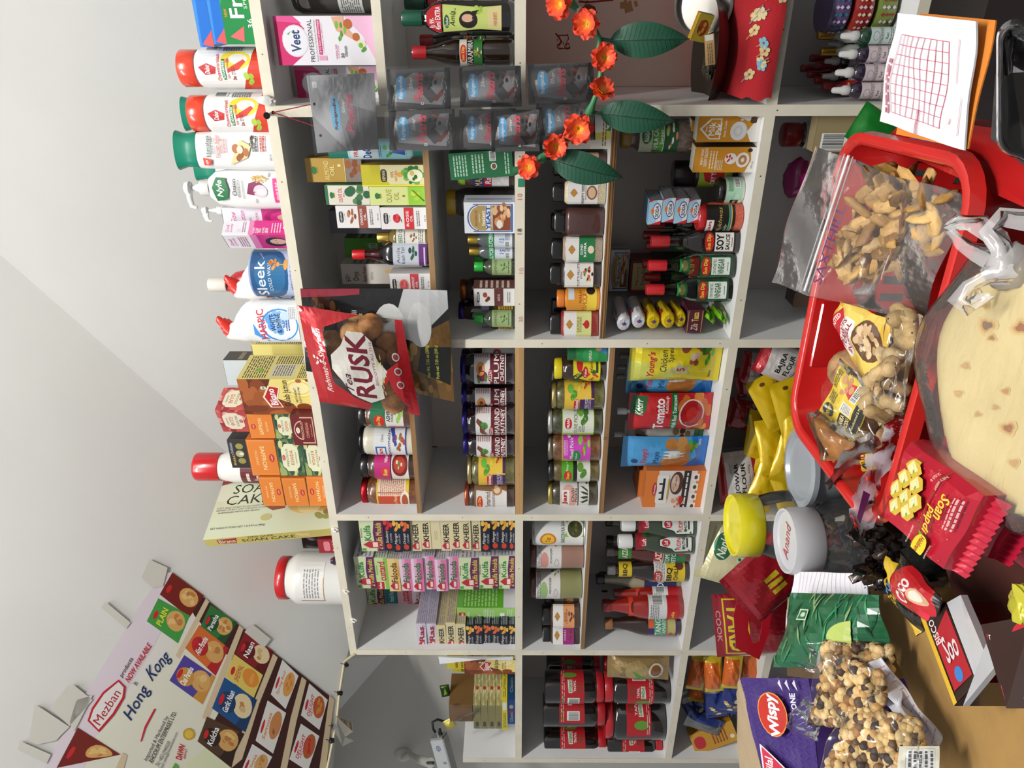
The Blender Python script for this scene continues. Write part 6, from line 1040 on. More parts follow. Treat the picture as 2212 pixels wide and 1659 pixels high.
# ---- security camera, cable, bracket
b=MB(); 
A=PY(948,1592,.1); B=PY(975,1690,.02); ax=(B-A).normalized(); sd_=ax.cross(Vector((0,-1,.2))).normalized(); up=sd_.cross(ax).normalized(); L=(B-A).length
w=.026; rt=bpy.data.objects.new('security_camera',None); COL.objects.link(rt); tag(rt,'small grey metal security camera hanging from a white wall bracket','camera')
def orient(b,w=.026):
    b.box((0,0,L/2),(.056,.046,L),'a4a6a6','gloss',bev=.004); b.box((0,0,-.003),(.05,.04,.008),'7a7c7c','gloss')
    return b
bb=orient(MB()); ink(bb,[e(.5,.82,.2,.06,'2a3a7a'),e(.5,.82,.17,.045,'8a8c8e'),t('HD',.5,.82,.16,.05,'2a3a7a',1,90),t('Super Video Camera',.75,.5,.5,.05,'444',1,90),*[e(.3,.3-.06*i,.03,.008,'1a3a2a') for i in range(3)]],.046,L,lambda x,z,l_:(x-.023,-.0236-l_*LF,L-z)); mo=bb.build('camera_body',rt); 
M=Matrix((( -sd_.x,-up.x,ax.x,A.x),(-sd_.y,-up.y,ax.y,A.y),(-sd_.z,-up.z,ax.z,A.z),(0,0,0,1)))
if up.y>0: pass
mo.matrix_world=M
b=MB(); b.lathe([(.038,0),(.036,.01),(.02,.022),(.012,.03)],'d0ccc2','plastic',n=24,c=(0,0,0)); br=b.build('bracket_base',rt); q0=PY(872,1628,DEP-.001); br.location=q0; br.rotation_euler=(math.radians(90),0,0)
b=MB(); q1=PY(905,1640,.2); b.tube([q0+Vector((0,-.02,0)),PY(885,1630,.28),q1],[.013,.012,.014],'d0ccc2','plastic',n=14); b.tube([q1,PY(930,1648,.12)],[.016,.018],'d8d4ca','plastic',n=14); b.build('bracket_arm',rt)
b=MB(); b.tube([PY(922,1648,.12),PY(936,1648,.1)],[.006,.006],'777','metal'); b.tube([A-ax*.005,A-ax*.02],[.006,.005],'a8a8a0','metal'); b.build('mounting_screw',rt)
b=MB(); b.tube([A-ax*.02+sd_*.01,PY(936,1575,.11),PY(934,1560,.12),PY(945,1554,.13),PY(965,1560,.14)],.0045,'1a1a1a','rubber'); b.tube([A+sd_*-.012,A+sd_*-.012-ax*.03],[.006,.005],'141414','rubber'); tag(b.build('camera_cable'),'short black cable looping out of the top of the security camera','cable')
ybg=pouch(.05,.05,.03,'b0a030',m='foil',sd=4,kind='tape_bundle',cat='packet'); bag(ybg,972,1563,.12,.04,roll=60,label='crumpled yellow taped bundle at the end of the camera cable')
b=MB(); wp_=[SOF(745,1428,.006),SOF(742,1440,.006),SOF(733,1500,.006),SOF(727,1560,.006),SOF(715,1620,.006),SOF(705,1670,.006),SOF(695,1740,.006)]
wp_=[PY(765,1413,-.004)]+wp_; b.tube(wp_,.0042,'c4b894','rubber')
wo=b.build('wire'); tag(wo,'cream cable tied along the lower edge of the sloping ceiling','cable')
for px,py in((747,1436),(734,1497),(722,1570),(716,1600)):
    b=MB(); q=SOF(px,py,.006); b.blob(q,(.009,.009,.009),'141414','rubber',jit=.3,seed=px); b.tube([q,q+Vector((.02,-.01,.014))],.0012,'222','rubber',n=5); b.build('cable_tie',wo)
# tape on the plaster and clear tape scraps
def patch(name,pix,c,m,label,off=.001,fn=SOF,cat='tape',parent=None,fold=0):
    q=[fn(x,y,off+fold*(i%2)) for i,(x,y) in enumerate(pix)]; n_=-NS*.0006; b=MB(); k=len(q); b.add([tuple(a) for a in q]+[tuple(a-NS*.0008) for a in q],[tuple(range(k)),tuple(range(2*k-1,k-1,-1))]+[(i,(i+1)%k,k+(i+1)%k,k+i) for i in range(k)],c,m)
    o=b.build(name,parent)
    if label: tag(o,label,cat)
    return o
# ---- poster on the sloping ceiling
PO=[(372,1237),(722,1512),(712,1590),(660,1800),(60,1800),(95,1659),(160,1540),(233,1420),(300,1310),(355,1236)]
pr_=patch('poster',PO,'dcd8d2','print','large food product poster taped to the sloping white ceiling',off=.002); 
b=MB()
def pk(q): return q
PE=[]
def quad(q,c): PE.append(('p',q,c))
quad([(355,1236),(300,1310),(233,1420),(160,1540),(95,1659),(60,1800),(120,1800),(205,1600),(330,1400),(400,1260)],'d8ccd4')
quad([(200,1600),(420,1340),(640,1560),(600,1659),(560,1800),(150,1800)],'dcd9c8'); quad([(330,1700),(480,1590),(560,1640),(480,1800),(330,1800)],'d4d8b4')
# brown gaps and beige shelf strips of the pictured shelves
quad([(372,1237),(722,1512),(712,1600),(690,1800),(585,1800),(500,1659),(425,1600),(445,1552),(360,1480),(385,1420),(345,1380),(385,1300)][:7]+[(440,1600),(520,1450),(420,1330)],'3a1c18')
dst='c8b494'
for q in ([(445,1292),(452,1300),(388,1424),(379,1416)],[(517,1350),(526,1358),(450,1558),(436,1550)],[(590,1412),(600,1420),(560,1520),(523,1640),(500,1659),(515,1600)],[(652,1462),(662,1470),(640,1560),(620,1659),(600,1700),(606,1659),(628,1550)],[(712,1500),(722,1512),(712,1590),(700,1700),(680,1760),(690,1659)]): quad(q,dst)
def pack(q,bg,txt,food,tc='fff',oval=None,seed=1,sub=None):
    """q: tl(world up-left)…: bl,br,tr,tl in pixels"""
    quad(q,bg)
    def L(a,d): return (q[0][0]*(1-a)*(1-d)+q[1][0]*a*(1-d)+q[2][0]*a*d+q[3][0]*(1-a)*d, q[0][1]*(1-a)*(1-d)+q[1][1]*a*(1-d)+q[2][1]*a*d+q[3][1]*(1-a)*d)
    def ell(cx,cy,rx,ry,c,n=16): PE.append(('p',[L(cx+rx*math.cos(6.283*i/n),cy+ry*math.sin(6.283*i/n)) for i in range(n)],c))
    rn=random.Random(seed)
    quad([L(0,0),L(1,0),L(1,.12),L(0,.3)],oval or bg)
    if food:
        ell(.6,.3,.34,.27,food[0])
        for i in range(10):
            a=rn.uniform(0,6.28); k=rn.uniform(0,.7); ell(.6+.3*k*math.cos(a),.3+.24*k*math.sin(a),rn.uniform(.05,.12),rn.uniform(.04,.09),rn.choice(food),9)
    if oval: ell(.42,.7,.3,.24,oval)
    ell(.4,.86,.18,.06,'b82028',10)
    if txt: PE.append(qt(txt,[L(.14,.6),L(.8,.6),L(.8,.76),L(.14,.76)],tc,2))
    if sub: PE.append(qt(sub,[L(.2,.5),L(.75,.5),L(.75,.58),L(.2,.58)],tc,1))
fd=['c89a5a','e0b878','a8703c']; nf=['e0cca0','c8a878','a87a4a']
# corners are given as bottom-left, bottom-right, top-right, top-left of each pictured pack
pack([(409,1334),(440,1287),(372,1237),(345,1284)],'6a1c14','',fd,seed=1); pack([(385,1390),(410,1330),(342,1292),(317,1342)],'3c8a3c','PLAIN',fd,'e8e030',seed=2)
pack([(483,1393),(513,1345),(455,1306),(432,1355)],'2c6a34','Paratha',fd,oval='1e4a28',seed=3); pack([(466,1460),(494,1400),(430,1350),(400,1400)],'c8642c','Aloo Paratha',fd,oval='a02024',seed=4)
pack([(438,1522),(466,1462),(398,1415),(366,1470)],'4a3c8a','Chai Paratha',fd,oval='b8843c',seed=5)
pack([(568,1456),(592,1408),(530,1362),(508,1412)],'7c1c20','Naan',nf,oval='5a1418',seed=6); pack([(548,1508),(568,1458),(506,1413),(487,1462)],'d8c060','SHEERMAL',['d88a34','e8a050'],'a8201c',seed=7)
pack([(530,1582),(555,1512),(485,1463),(458,1530)],'1e4a7c','Garlic Naan',nf,oval='16365c',seed=8); pack([(495,1651),(528,1585),(447,1548),(427,1601)],'4a3424','Kulcha',fd,oval='2c1c14',seed=9)
wh='dcd8d4'
pack([(617,1532),(645,1460),(610,1425),(585,1500)],wh,'Spring Roll',['d89a50','b8743a'],'c8802a',seed=10); pack([(590,1628),(618,1540),(578,1513),(552,1600)],wh,'Samosa',['b87a48','8a5434'],'c8802a',seed=11); pack([(560,1690),(588,1635),(545,1607),(515,1680)],wh,'Samosa',['c89a60','a8743a'],'c8802a',seed=12)
pack([(690,1577),(708,1512),(668,1476),(650,1545)],wh,'DELIGHT',['a8542c','c8803c'],'b82430',sub='FROZEN',seed=13); pack([(665,1666),(690,1590),(650,1563),(625,1640)],wh,'DELIGHT',['a8542c','b82430'],'b82430',sub='FROZEN',seed=14)
pack([(213,1640),(260,1630),(168,1572),(122,1659)],'6a1c14','',fd,seed=15); quad([(250,1659),(265,1626),(275,1632),(262,1680)],dst)
# headline
quad([(189,1557),(198,1530),(222,1495),(256,1468),(272,1484),(269,1508),(247,1545),(214,1582)],'b01c28'); quad([(194,1556),(202,1533),(225,1499),(256,1473),(267,1485),(264,1506),(243,1541),(213,1576)],'e4e0dc')
PE.append(qt('Mezban',[(216,1568),(262,1498),(246,1487),(200,1557)],'a01c28',1.5))
PE.append(qt('products',[(266,1466),(290,1426),(281,1418),(257,1458)],'444')); PE.append(qt('NOW AVAILABLE',[(279,1476),(328,1396),(319,1387),(270,1466)],'b82030',2)); PE.append(qt('in',[(296,1482),(298,1476),(288,1470),(286,1476)],'444'))
PE.append(qt('Hong',[(290,1562),(334,1488),(302,1478),(262,1545)],'1c3060',1,.3)); PE.append(qt('Kong',[(335,1480),(378,1422),(352,1404),(310,1450)],'1c3060',1,.3))
quad([(303,1602),(312,1570),(333,1531),(337,1532),(316,1572),(306,1602)],'b82030')
PE.append(qt('Imported & Marketed by',[(320,1646),(366,1550),(357,1545),(310,1640)],'555')); PE.append(qt('RHODIUM ENTERPRISES LTD.',[(330,1650),(382,1540),(374,1535),(321,1643)],'222',2)); PE.append(qt('Tel: +852-29445528',[(342,1659),(368,1604),(362,1600),(335,1652)],'777')); PE.append(qt('Email: sales@rhodiumhk.com',[(350,1668),(385,1585),(379,1580),(343,1660)],'777'))
PE.append(('p',[(408+13*math.cos(a/3),1586+13*math.sin(a/3)) for a in range(19)],'b8942c')); PE.append(('p',[(408+9*math.cos(a/3),1586+9*math.sin(a/3)) for a in range(19)],'d8b84c'))
PE.append(qt('DAWN',[(392,1643),(400,1612),(388,1606),(379,1638)],'b82030',4)); PE.append(qt('BREAD',[(400,1640),(404,1620),(400,1617),(396,1637)],'b82030',1))
quad([(372,1659),(378,1648),(386,1655),(382,1672)],'5a9a3a')
V,Fc,C=flat(PE,1,1,free=True)
b.add([tuple(SOF(x,y,.0031+k*.000004)) for x,y,k in V],Fc,C,'print'); b.build('poster_print',bpy.data.objects['poster'])
for i,(pix,lab) in enumerate([([(305,1248),(322,1208),(362,1226),(352,1266),(330,1270)],'piece of tape at the top corner of the poster'),([(218,1312),(228,1300),(282,1345),(272,1358)],'narrow strip of tape on the wall above NOW AVAILABLE'),([(108,1530),(145,1482),(160,1480),(200,1512),(150,1568)],'broad tape patch at the poster edge beside its red logo'),([(150,1560),(165,1512),(200,1502),(160,1580)],'second tape patch overlapping the broad one'),([(62,1600),(75,1522),(90,1530),(150,1570),(120,1600),(80,1608)],'faint torn tape below the broad patch'),([(38,1620),(42,1600),(110,1630),(100,1650)],'tape strip on the poster margin near its cut off end'),([(528,1365),(545,1348),(585,1380),(570,1400)],'faint tape on the poster edge nearest the shelves')]):
    patch('tape_strip',pix,'c9c6bc','gloss',lab,off=.0045)
patch('tape_strip',[(718,1575),(724,1545),(760,1560),(762,1580),(745,1592),(765,1600),(740,1612)],'a8a498','milky','crumpled clear tape scrap hanging by the cream cable',off=.02,fold=.01)
# hooks on the top board edge
for px,py in((746,1276),(762,1338),(722,1143)):
    b=MB(); q=PY(px,py,-.003); b.tube([q,q+Vector((0,-.008,0)),q+Vector((0,-.012,-.008)),q+Vector((0,-.006,-.014)),q+Vector((.004,-.002,-.006))],.0028,'e4e0d8','plastic'); b.blob(q,(.006,.004,.008),'e4e0d8','plastic',jit=.2); tag(b.build('cable_hook'),{1276:'small white plastic hook under the big white jar',1338:'small white plastic hook nearest the corner with the cable',1143:'small white plastic clip on the board below the flat sweet box'}[py],'hook')
# ================================================================ E2 tea jars
tj=jar(.038,.15,'a81c24','17100e',base='a81a22',lz=(.26,.66),lh=.12,lr=.9,neck=.05,bm='liquid',kind='canister',cat='jar',span=2.7,lm='plastic',els=[p([(.32,.3),(.6,.34),(.6,.5),(.32,.5)],'d8d4c0'),t('DANEDAR',.46,.42,.26,.12,'1e6a34',3),t('TAPAL',.46,.6,.24,.1,'f0e0e0',2),e(.2,.4,.07,.3,'5a8a2a'),e(.5,.8,.13,.13,'8a2a20'),bc(.72,.3,.92,.8,'555'),l(.05,.05,.95,.2,2,'d8a0a0'),bl(.8,.1,.15,.1,5,['4a7a2a','6a9a3a'],.3)])
def tea(y0,y1,x0,x1,inv,Yf,rot,lab,zb):
    Yc=Yf
    for _ in range(3): X0=PY(1,y1,Yc).x; X1=PY(1,y0,Yc).x; Yc=Yf+(X1-X0)/2
    w=X1-X0; zt=PY(x0,(y0+y1)/2,Yc).z; H=zt-zb-.001
    inst(tj,lab,'tea jars with red lids',loc=((X0+X1)/2,Yc,(zt if inv else zb+.0006)),rot=(math.pi if inv else 0,0,math.radians(rot)+ (math.pi if inv else 0)),sc=(w/.076,w/.076,H/.15)); return zt
ZB=ZS['2']
zl1=tea(1505,1573,1303,1443,False,.02,75,'big tea jar standing upright in front on the lower level, barcode side showing',ZB)
zl2=tea(1456,1503,1303,1433,False,.03,35,'tea jar standing upright on the lower level beside the gold bag',ZB)
zl3=tea(1575,1622,1308,1443,True,.02,60,'tea jar standing on its lid at the poster-side end of the lower level',ZB)
tea(1576,1618,1174,1306,True,.03,60,'tea jar standing on its lid on the upper level, at the poster-side end',zl3); tea(1505,1552,1172,1303,True,.03,80,'tea jar standing on its lid on the upper level, in the middle',zl1); tea(1456,1503,1176,1303,True,.03,45,'tea jar standing on its lid on the upper level above the gold bag',zl2)
for i,(y,x) in enumerate([(1435,1180),(1560,1176)]): tea(y-18,y+18,x,1300,True,.215,20,['dim tea jar in the shadow above the gold tea bag','tea jar in the second row behind the two poster-side upper ones'][i],zl1)
for i,(y,x) in enumerate([(1432,1310),(1555,1315)]): tea(y-18,y+18,1303,1440,False,.215,20,['dim tea jar on the lower level behind the gold bag','tea jar in the second row of the lower level away from the gold bag'][i],ZB)
gb=pouch(.12,.2,.06,'8a7044',[r(0,0,1,1,'8c7246'),p([(.3,.1),(.9,.5),(.6,.95),(.1,.6)],'a08a58'),e(.5,.22,.3,.12,'e0dcd4'),e(.5,.22,.24,.09,'8a5a30'),p([(.1,.5),(.5,.6),(.2,.35)],'4a8a2c'),t('Gold',.4,.75,.4,.08,'2a1c10',0,0,.3)],m='foil',sd=12,kind='pouch',cat='packet')
bag(gb,1378,1440,.05,.2,roll=0,lean=-4,w=.085,label='gold foil tea bag squeezed against the upright beside the tea jars')
# ================================================================ third row: E3, D3, C3
FZ=ZS['3']
org=pouch(.1,.13,.05,'d8641c',[r(0,0,1,1,'d8681e'),r(.0,.86,1,1,'dcc02c'),r(0,0,1,.12,'dcc02c'),r(.75,0,1,1,'dcc02c')],m='foil',sd=21,kind='snack_bag',cat='packet')
for i,(px,py,Y,rl,lb) in enumerate([(1507,1452,.08,8,'nearest the upright at the top'),(1541,1455,.04,-6,'second from the top'),(1582,1448,.03,3,'third in the row'),(1620,1440,.06,-4,'half hidden behind the green bean bag'),(1512,1480,.14,10,'behind the topmost one')]):
    bag(org,px,py,Y,.13,roll=90+rl,lean=0,w=.06,label='orange and yellow snack packet in the bottom row, '+lb)
blb=pouch(.12,.15,.05,'1c2c6a',[r(0,0,1,1,'1e2e70'),r(0,.75,1,1,'8a8a88'),bl(.5,.3,.4,.2,6,['c8a030','e8e8e0'],.3)],m='foil',sd=25,kind='snack_bag',cat='packet')
for i,(px,py,Y,rl,lb) in enumerate([(1545,1510,.08,80,'under the orange packets'),(1580,1500,.05,100,'in front of the other blue one'),(1500,1525,.14,60,'far in the corner, silver end showing')]):
    bag(blb,px,py,Y,.14,roll=rl,w=.08,label='dark blue foil snack packet '+lb)
slv=pouch(.1,.14,.04,'8c8c8a',[r(0,0,.4,1,'2a3a7a')],m='silver',sd=27,kind='snack_bag',cat='packet'); bag(slv,1520,1562,.06,.13,roll=200,w=.06,label='silver and blue foil packet leaning in front of the bottom row floor')
ybx2=carton(.08,.05,.15,'b8862c',front=[r(0,0,1,1,'bc8a2e'),rr(.2,.7,.8,.95,'b02830',.4),l(.2,.2,.8,.55,5,'7a2a1c'),e(.3,.1,.1,.05,'e8e0c8')],kind='carton',cat='box')
o=inst(ybx2,'yellow ochre carton leaning sideways in the compartment of orange snack packets',loc=PY(1600,1568,.08),rot=(0,math.radians(-22),math.radians(20))); o.location.z=FZ+.02; o.scale=(1,1,1.05)
nbag=pouch(.26,.3,.1,'d0c898',[r(0,0,1,1,'d4cca0'),p([(0,0),(1,0),(1,.55),(.5,.42),(0,.6)],'a81c28'),bl(.5,.2,.5,.16,22,['7a4a34','c89a70','4a3a2c','5a8a6a','a83a2a'],.16),e(.62,.8,.22,.1,'1c5a34'),t('Nanki',.62,.8,.36,.09,'e0e4d0',2,0,.2),r(.46,.56,.54,.62,'e0e4d8'),e(.5,.59,.025,.02,'1a7a30')],m='foil',sd=31,kind='rice_bag',cat='bag')
bag(nbag,1610,1205,.0,.25,roll=14,lean=-6,w=.19,t_=.7,label='large cream and red bag with green oval logo behind the yellow-lidded jar')
red_=pouch(.24,.34,.08,'8c1420',[r(0,0,1,1,'8e1622'),r(.06,.1,.94,.36,'d8c020'),r(.08,.115,.92,.345,'8e1622'),t('YARD',.5,.23,.78,.18,'d8c82a',3),t('COOK',.5,.05,.5,.05,'c8a0a0',1)],m='foil',sd=33,kind='rice_bag',cat='bag')
redbag=bag(red_,1642,1345,-.09,.26,roll=172,lean=5,w=.2,label='big dark red bag with large yellow letters and a carrying handle')
b=MB(); q0=PD(1620,1270,1.62)
def hd(u,v):
    a=(u-.5); return PD(1612+v*75,1250+u*170,1.6-.02*math.sin(6*u))
b=MB(); out=[(1600,1262),(1650,1250),(1672,1290),(1660,1370),(1640,1425),(1590,1400),(1585,1330)]; hole=[(1618,1332),(1628,1322),(1642,1326),(1646,1350),(1640,1385),(1626,1390),(1616,1360)]
n=len(out); vs=[PD(x,y,1.93) for x,y in out]+[PD(x,y,1.93) for x,y in hole]; vs+= [v+F_*.003 for v in vs]
fs=[(i,(i+1)%n,n+(i+1)%n,n+i) for i in range(n)]+[(2*n+n+i,2*n+n+(i+1)%n,2*n+(i+1)%n,2*n+i) for i in range(n)]+[(n+i,n+(i+1)%n,3*n+(i+1)%n,3*n+i) for i in range(n)]+[(i,2*n+i,2*n+(i+1)%n,(i+1)%n) for i in range(n)]
b.add([tuple(v) for v in vs],fs,'9c1420','gloss'); ho=b.build('handle'); bpy.context.view_layer.update(); ho.parent=redbag; ho.matrix_parent_inverse=redbag.matrix_world.inverted()
rb2=pouch(.2,.26,.08,'8c1018',[r(0,0,1,1,'901420'),*[r(.3+.12*i,.4,.38+.12*i,.6,'c8b428') for i in range(3)]],m='foil',sd=35,kind='rice_bag',cat='bag'); bag(rb2,1660,1245,-.47,.17,roll=-40,lean=10,label='dark red shiny bag with yellow blocks behind the two plastic jars')
# C3 flour bags
def flour(nm,c1,c2,sd,tx='111'): return pouch(.13,.2,.07,c1,[r(0,0,1,1,c1),p([(0,0),(1,.1),(1,.25),(0,.15)],c2),p([(0,.8),(1,.85),(1,1),(0,1)],c2),rr(.15,.35,.85,.7,'d0ccc8',.1),t(nm,.5,.58,.6,.12,tx,3),t('FLOUR',.5,.44,.6,.1,tx,3),t('Net Wt. 500g',.5,.3,.5,.04,tx,1)],m='foil',sd=sd,kind='flour_bag',cat='bag')
f1,f2,f3,f4=flour('JOWAR','c8c0bc','a82428',41),flour('RAJGIRI','a89c98','8c2024',42),flour('BAJRA','b8b0ac','9c2028',43),pouch(.13,.2,.06,'7c1418',[r(0,0,1,1,'841820'),rr(.15,.4,.85,.65,'2a4a30',.4),t('INDI-MART',.5,.53,.6,.1,'b8c4b0',2)],m='foil',sd=44,kind='flour_bag',cat='bag')
bag(f1,1598,1030,.05,.12,roll=-8,lean=-3,label='white, black and red flour bag standing next to the yellow-lidded jar',w=.15,t_=.8)
bag(f4,1622,900,.12,.13,roll=12,label='dark red bag with a green logo behind the yellow bags')
bag(f2,1640,820,.16,.13,roll=-10,label='tan flour bag in the shadow next to the dark red one')
bag(f3,1652,800,.1,.13,roll=10,label='white and red flour bag under the shelf board')
bag(f3,1692,785,.04,.14,roll=22,label='white and red flour bag nearest the red basket')
yb_=pouch(.11,.17,.035,'d8b414',[e(.5,.88,.1,.03,'5a3a10'),e(.3,.3,.12,.06,'c8a010')],m='foil',sd=51,kind='yellow_bag',cat='packet')
yb_.parts=[('spice_packet',yb_.parts[0][1])]; yb_.kind='spice_packet'
for i,(px,py,Y,rl,ln,lb) in enumerate([(1665,870,.03,60,0,'topmost, leaning'),(1706,880,-.02,70,5,'lying along the basket'),(1640,945,.08,95,0,'standing against the dark red bag'),(1668,965,.02,80,-8,'in the middle of the heap'),(1705,985,-.01,100,4,'under the basket corner'),(1645,1005,.06,120,0,'just above the flour bag'),(1655,1045,.0,110,-5,'beside the white flour bag'),(1698,1050,-.01,70,8,'above the grey tub'),(1630,1060,.06,130,0,'behind the yellow-lidded jar'),(1690,930,.06,75,0,'behind the heap'),(1724,925,-.04,85,0,'nearest the basket rim')]):
    bag(yb_,px,py,Y,.15,roll=rl,lean=ln,w=.075,label='bright yellow spice packet, '+lb)
# B3 and A3 dim stock
at(lid3,262,322,1690,.1,FZ,'clear jar with dark red lid in the shadow behind the zip bag')
clr=carton(.1,.05,.12,'8a7a5a',front=[r(0,0,1,1,'8e7e5c'),bc(.05,.5,.5,.9),l(.1,.1,.9,.4,4,'4a3a2a')],kind='carton',cat='box'); at(clr,248,330,1762,.03,FZ,'kraft carton with a barcode behind the edge of the red basket')
b=MB(); b.blob(PY(1722,385,.1),(.045,.03,.03),'7a1450','plastic',jit=.12,seed=3,rings=8,n=14); o=b.build('plastic_bundle'); tag(o,'dark magenta bundle in the shadow behind the zip bag','packet')
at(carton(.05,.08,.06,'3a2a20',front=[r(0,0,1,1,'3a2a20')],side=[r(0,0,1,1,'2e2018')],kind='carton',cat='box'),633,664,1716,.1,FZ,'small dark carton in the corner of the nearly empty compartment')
grn3=pouch(.08,.12,.03,'1e7a2c',m='foil',sd=61,kind='snack_bag',cat='packet'); bag(grn3,1900,290,-.05,.12,roll=30,label='bright green packet above the red basket rim')
# ================================================================ hanging from the front
# nail, strings, hanger card
b=MB(); nl=PY(590,243,-.02); b.tube([PY(578,250,0)+Vector((0,.01,0)),nl],.0035,'2a2624','metal'); b.lathe([(.007,0),(.007,.002)],'2a2624','metal',n=12,c=tuple(PY(576,250,-.024)),ax='y'); tag(b.build('nail'),'dark nail in the top board holding the sachet card','nail')
b=MB(); b.blob(PY(574,216,-.006),(.01,.006,.016),'dcdad4','plastic',jit=.35,seed=4); tag(b.build('cable_hook'),'white plastic hook on the top board beside the dark nail','hook')
YH=-.05
h1,h2=PY(679,224,YH),PY(688,275,YH)
b=MB(); b.tube([nl,h1],.0011,'7a1420','cloth',n=5); b.tube([nl,h2],.0011,'7a1420','cloth',n=5); tag(b.build('string'),'thin dark red string from the nail to the sachet card','string')
def sheet(pix,Y,col,m,name,label=None,cat=None,parent=None,th=.003,wav=.002,els=None,nu=10,nv=10,sd=0,im='gloss'):
    """pillow sheet through 4 image corners bl,br,tr,tl on plane Y"""
    P=[PY(x,y,Y) for x,y in pix]; W=(P[1]-P[0]).length; H=(P[3]-P[0]).length
    def base(u,v): return P[0]*(1-u)*(1-v)+P[1]*u*(1-v)+P[2]*u*v+P[3]*(1-u)*v
    th_=pouchsurf(1,1,th*2,sd,.04)
    b=MB(); F=lambda u,v,k=1,L=0: base(u,v)+Vector((0,-(th_(u,v)*k+L)+wav*math.sin(7*u+5*v+sd),0))
    b.grid(lambda u,v:tuple(F(u,v)),nu,nv,col,m); b.grid(lambda u,v:tuple(F(1-u,v,-1)),nu,nv,col,m)
    if els: ink(b,els,1,1,onf(F,nu,nv,(0,-1,0)),sx=1/nu,sz=1/nv,m=im)
    o=b.build(name,parent)
    if label: tag(o,label,cat)
    return o
pearl=[r(0,0,1,1,'454344'),p([(.1,.1),(.9,.05),(.9,.6),(.6,.95),(.2,.9)],'7e7c7e'),p([(.3,.15),(.55,.3),(.9,.2),(.9,.5),(.5,.5),(.15,.3)],'454344'),bl(.65,.3,.2,.12,6,['3a1c18','242222','6a2c20'],.3),rr(.25,.72,.85,.9,'5a9cc8',.4),r(.5,.9,.62,.93,'b8a888'),t('Rajnigandha',.55,.81,.54,.09,'d8e4ec',3),t('Silver',.66,.64,.3,.07,'d8d8d8',1,0,.3),t('Pearls',.55,.5,.68,.16,'c8505c',3,0,.2),r(.12,.42,.18,.47,'e0e4e0'),e(.15,.445,.015,.015,'1a7a30'),p([(.2,.2),(.45,.05),(.5,.1),(.25,.25)],'6a3028'),bl(.5,.06,.4,.05,16,['8a8a8c','b8b8b8'],.12),t('Saffron Blended',.8,.2,.3,.05,'c86a3c',0,60,.3)]
card=[r(0,0,1,1,'858587'),p([(0,.5),(.5,1),(1,.95),(1,.4),(.6,.6)],'a0a0a2'),p([(0,0),(.5,.0),(.6,.35),(.3,.5),(0,.4)],'6e6c6e'),rr(.28,.56,.72,.7,'6aa8c8',.4),t('Rajnigandha',.5,.63,.4,.06,'6a1c24',3),t('Silver',.6,.5,.2,.05,'c8c8c8',1,0,.3),t('Pearls',.5,.41,.52,.13,'a8606c',3,0,.2),r(.84,.86,.92,.93,'d8dcd8'),t('FLAVOURED CARDAMOM SEEDS',.5,.28,.5,.02,'aaa',1),e(.64,.94,.02,.02,'2a2020'),e(.23,.91,.02,.02,'2a2020')]
# bl,br,tr,tl : bottom-left in the world = (large x, large y)
hr=bpy.data.objects.new('sachet_card',None); COL.objects.link(hr); hr.location=(0,0,0); tag(hr,'smoky clear hanger card with dark print at the top of the hanging sachets','sachet')
sheet([(818,322),(808,158),(662,163),(686,330)],YH,'5a5a5c','gloss','card_front',els=card,parent=hr,th=.002,wav=.0008); 
sheet([(850,328),(842,155),(655,158),(680,335)],YH-.006,'d8d8d8','clearwrap','clear_sleeve',parent=hr,th=.002)
ps_=[((842,968),(148,231)),((998,1121),(144,226)),((1146,1278),(137,220)),((846,978),(237,319)),((998,1110),(236,318)),((1066,1166),(238,322)),((1164,1280),(220,306))]
wh_=['top of the strip nearer the hair oil','second in the strip nearer the hair oil','lowest in the strip nearer the hair oil','top of the strip nearer the oil cartons','second in the strip nearer the oil cartons','overlapping the partly covered second one','lowest, under the orange flowers']
for i,((x0,x1),(y0,y1)) in enumerate(ps_):
    rt=bpy.data.objects.new('sachet',None); COL.objects.link(rt); tag(rt,'dark grey mouth freshener sachet, '+wh_[i],'sachet','hanging mouth freshener sachets')
    dy=4 if i!=6 else -4; Y=YH-(.012 if i==5 else 0)
    q=[(x1,y1+dy),(x1-2,y0+dy-6),(x0,y0+2),(x0+4,y1+6)]
    sheet(q,Y,'4a484a','foil','sachet_pouch',els=pearl,parent=rt,th=.006,sd=i)
    a=[(x0+10,y1+6),(x0+8,y0+2),(x0-6,y0+2),(x0-4,y1+6)]; sheet(a,Y,'1a1818','foil','crimped_end',parent=rt,th=.001,nu=14,nv=2,wav=.001)
    a=[(x1+6,y1+dy),(x1+4,y0+dy-6),(x1-8,y0+dy-6),(x1-7,y1+dy)]; sheet(a,Y,'1a1818','foil','crimped_end',parent=rt,th=.001,nu=14,nv=2,wav=.001)
for k,(a,b_,lb) in enumerate([((138,150),(234,226),'hair oil side'),((236,228),(326,314),'oil carton side')]):
    o=sheet([(1284,b_[1]-6),(1282,a[1]-14),(830,a[0]+6),(836,b_[0]+4)],YH-.016,'e0e0e0','clearwrap','strip_sleeve',th=.003,nu=14,nv=24,wav=.006,sd=k); tag(o,'clear glossy plastic sleeve over the sachet strip on the '+lb,'sleeve')
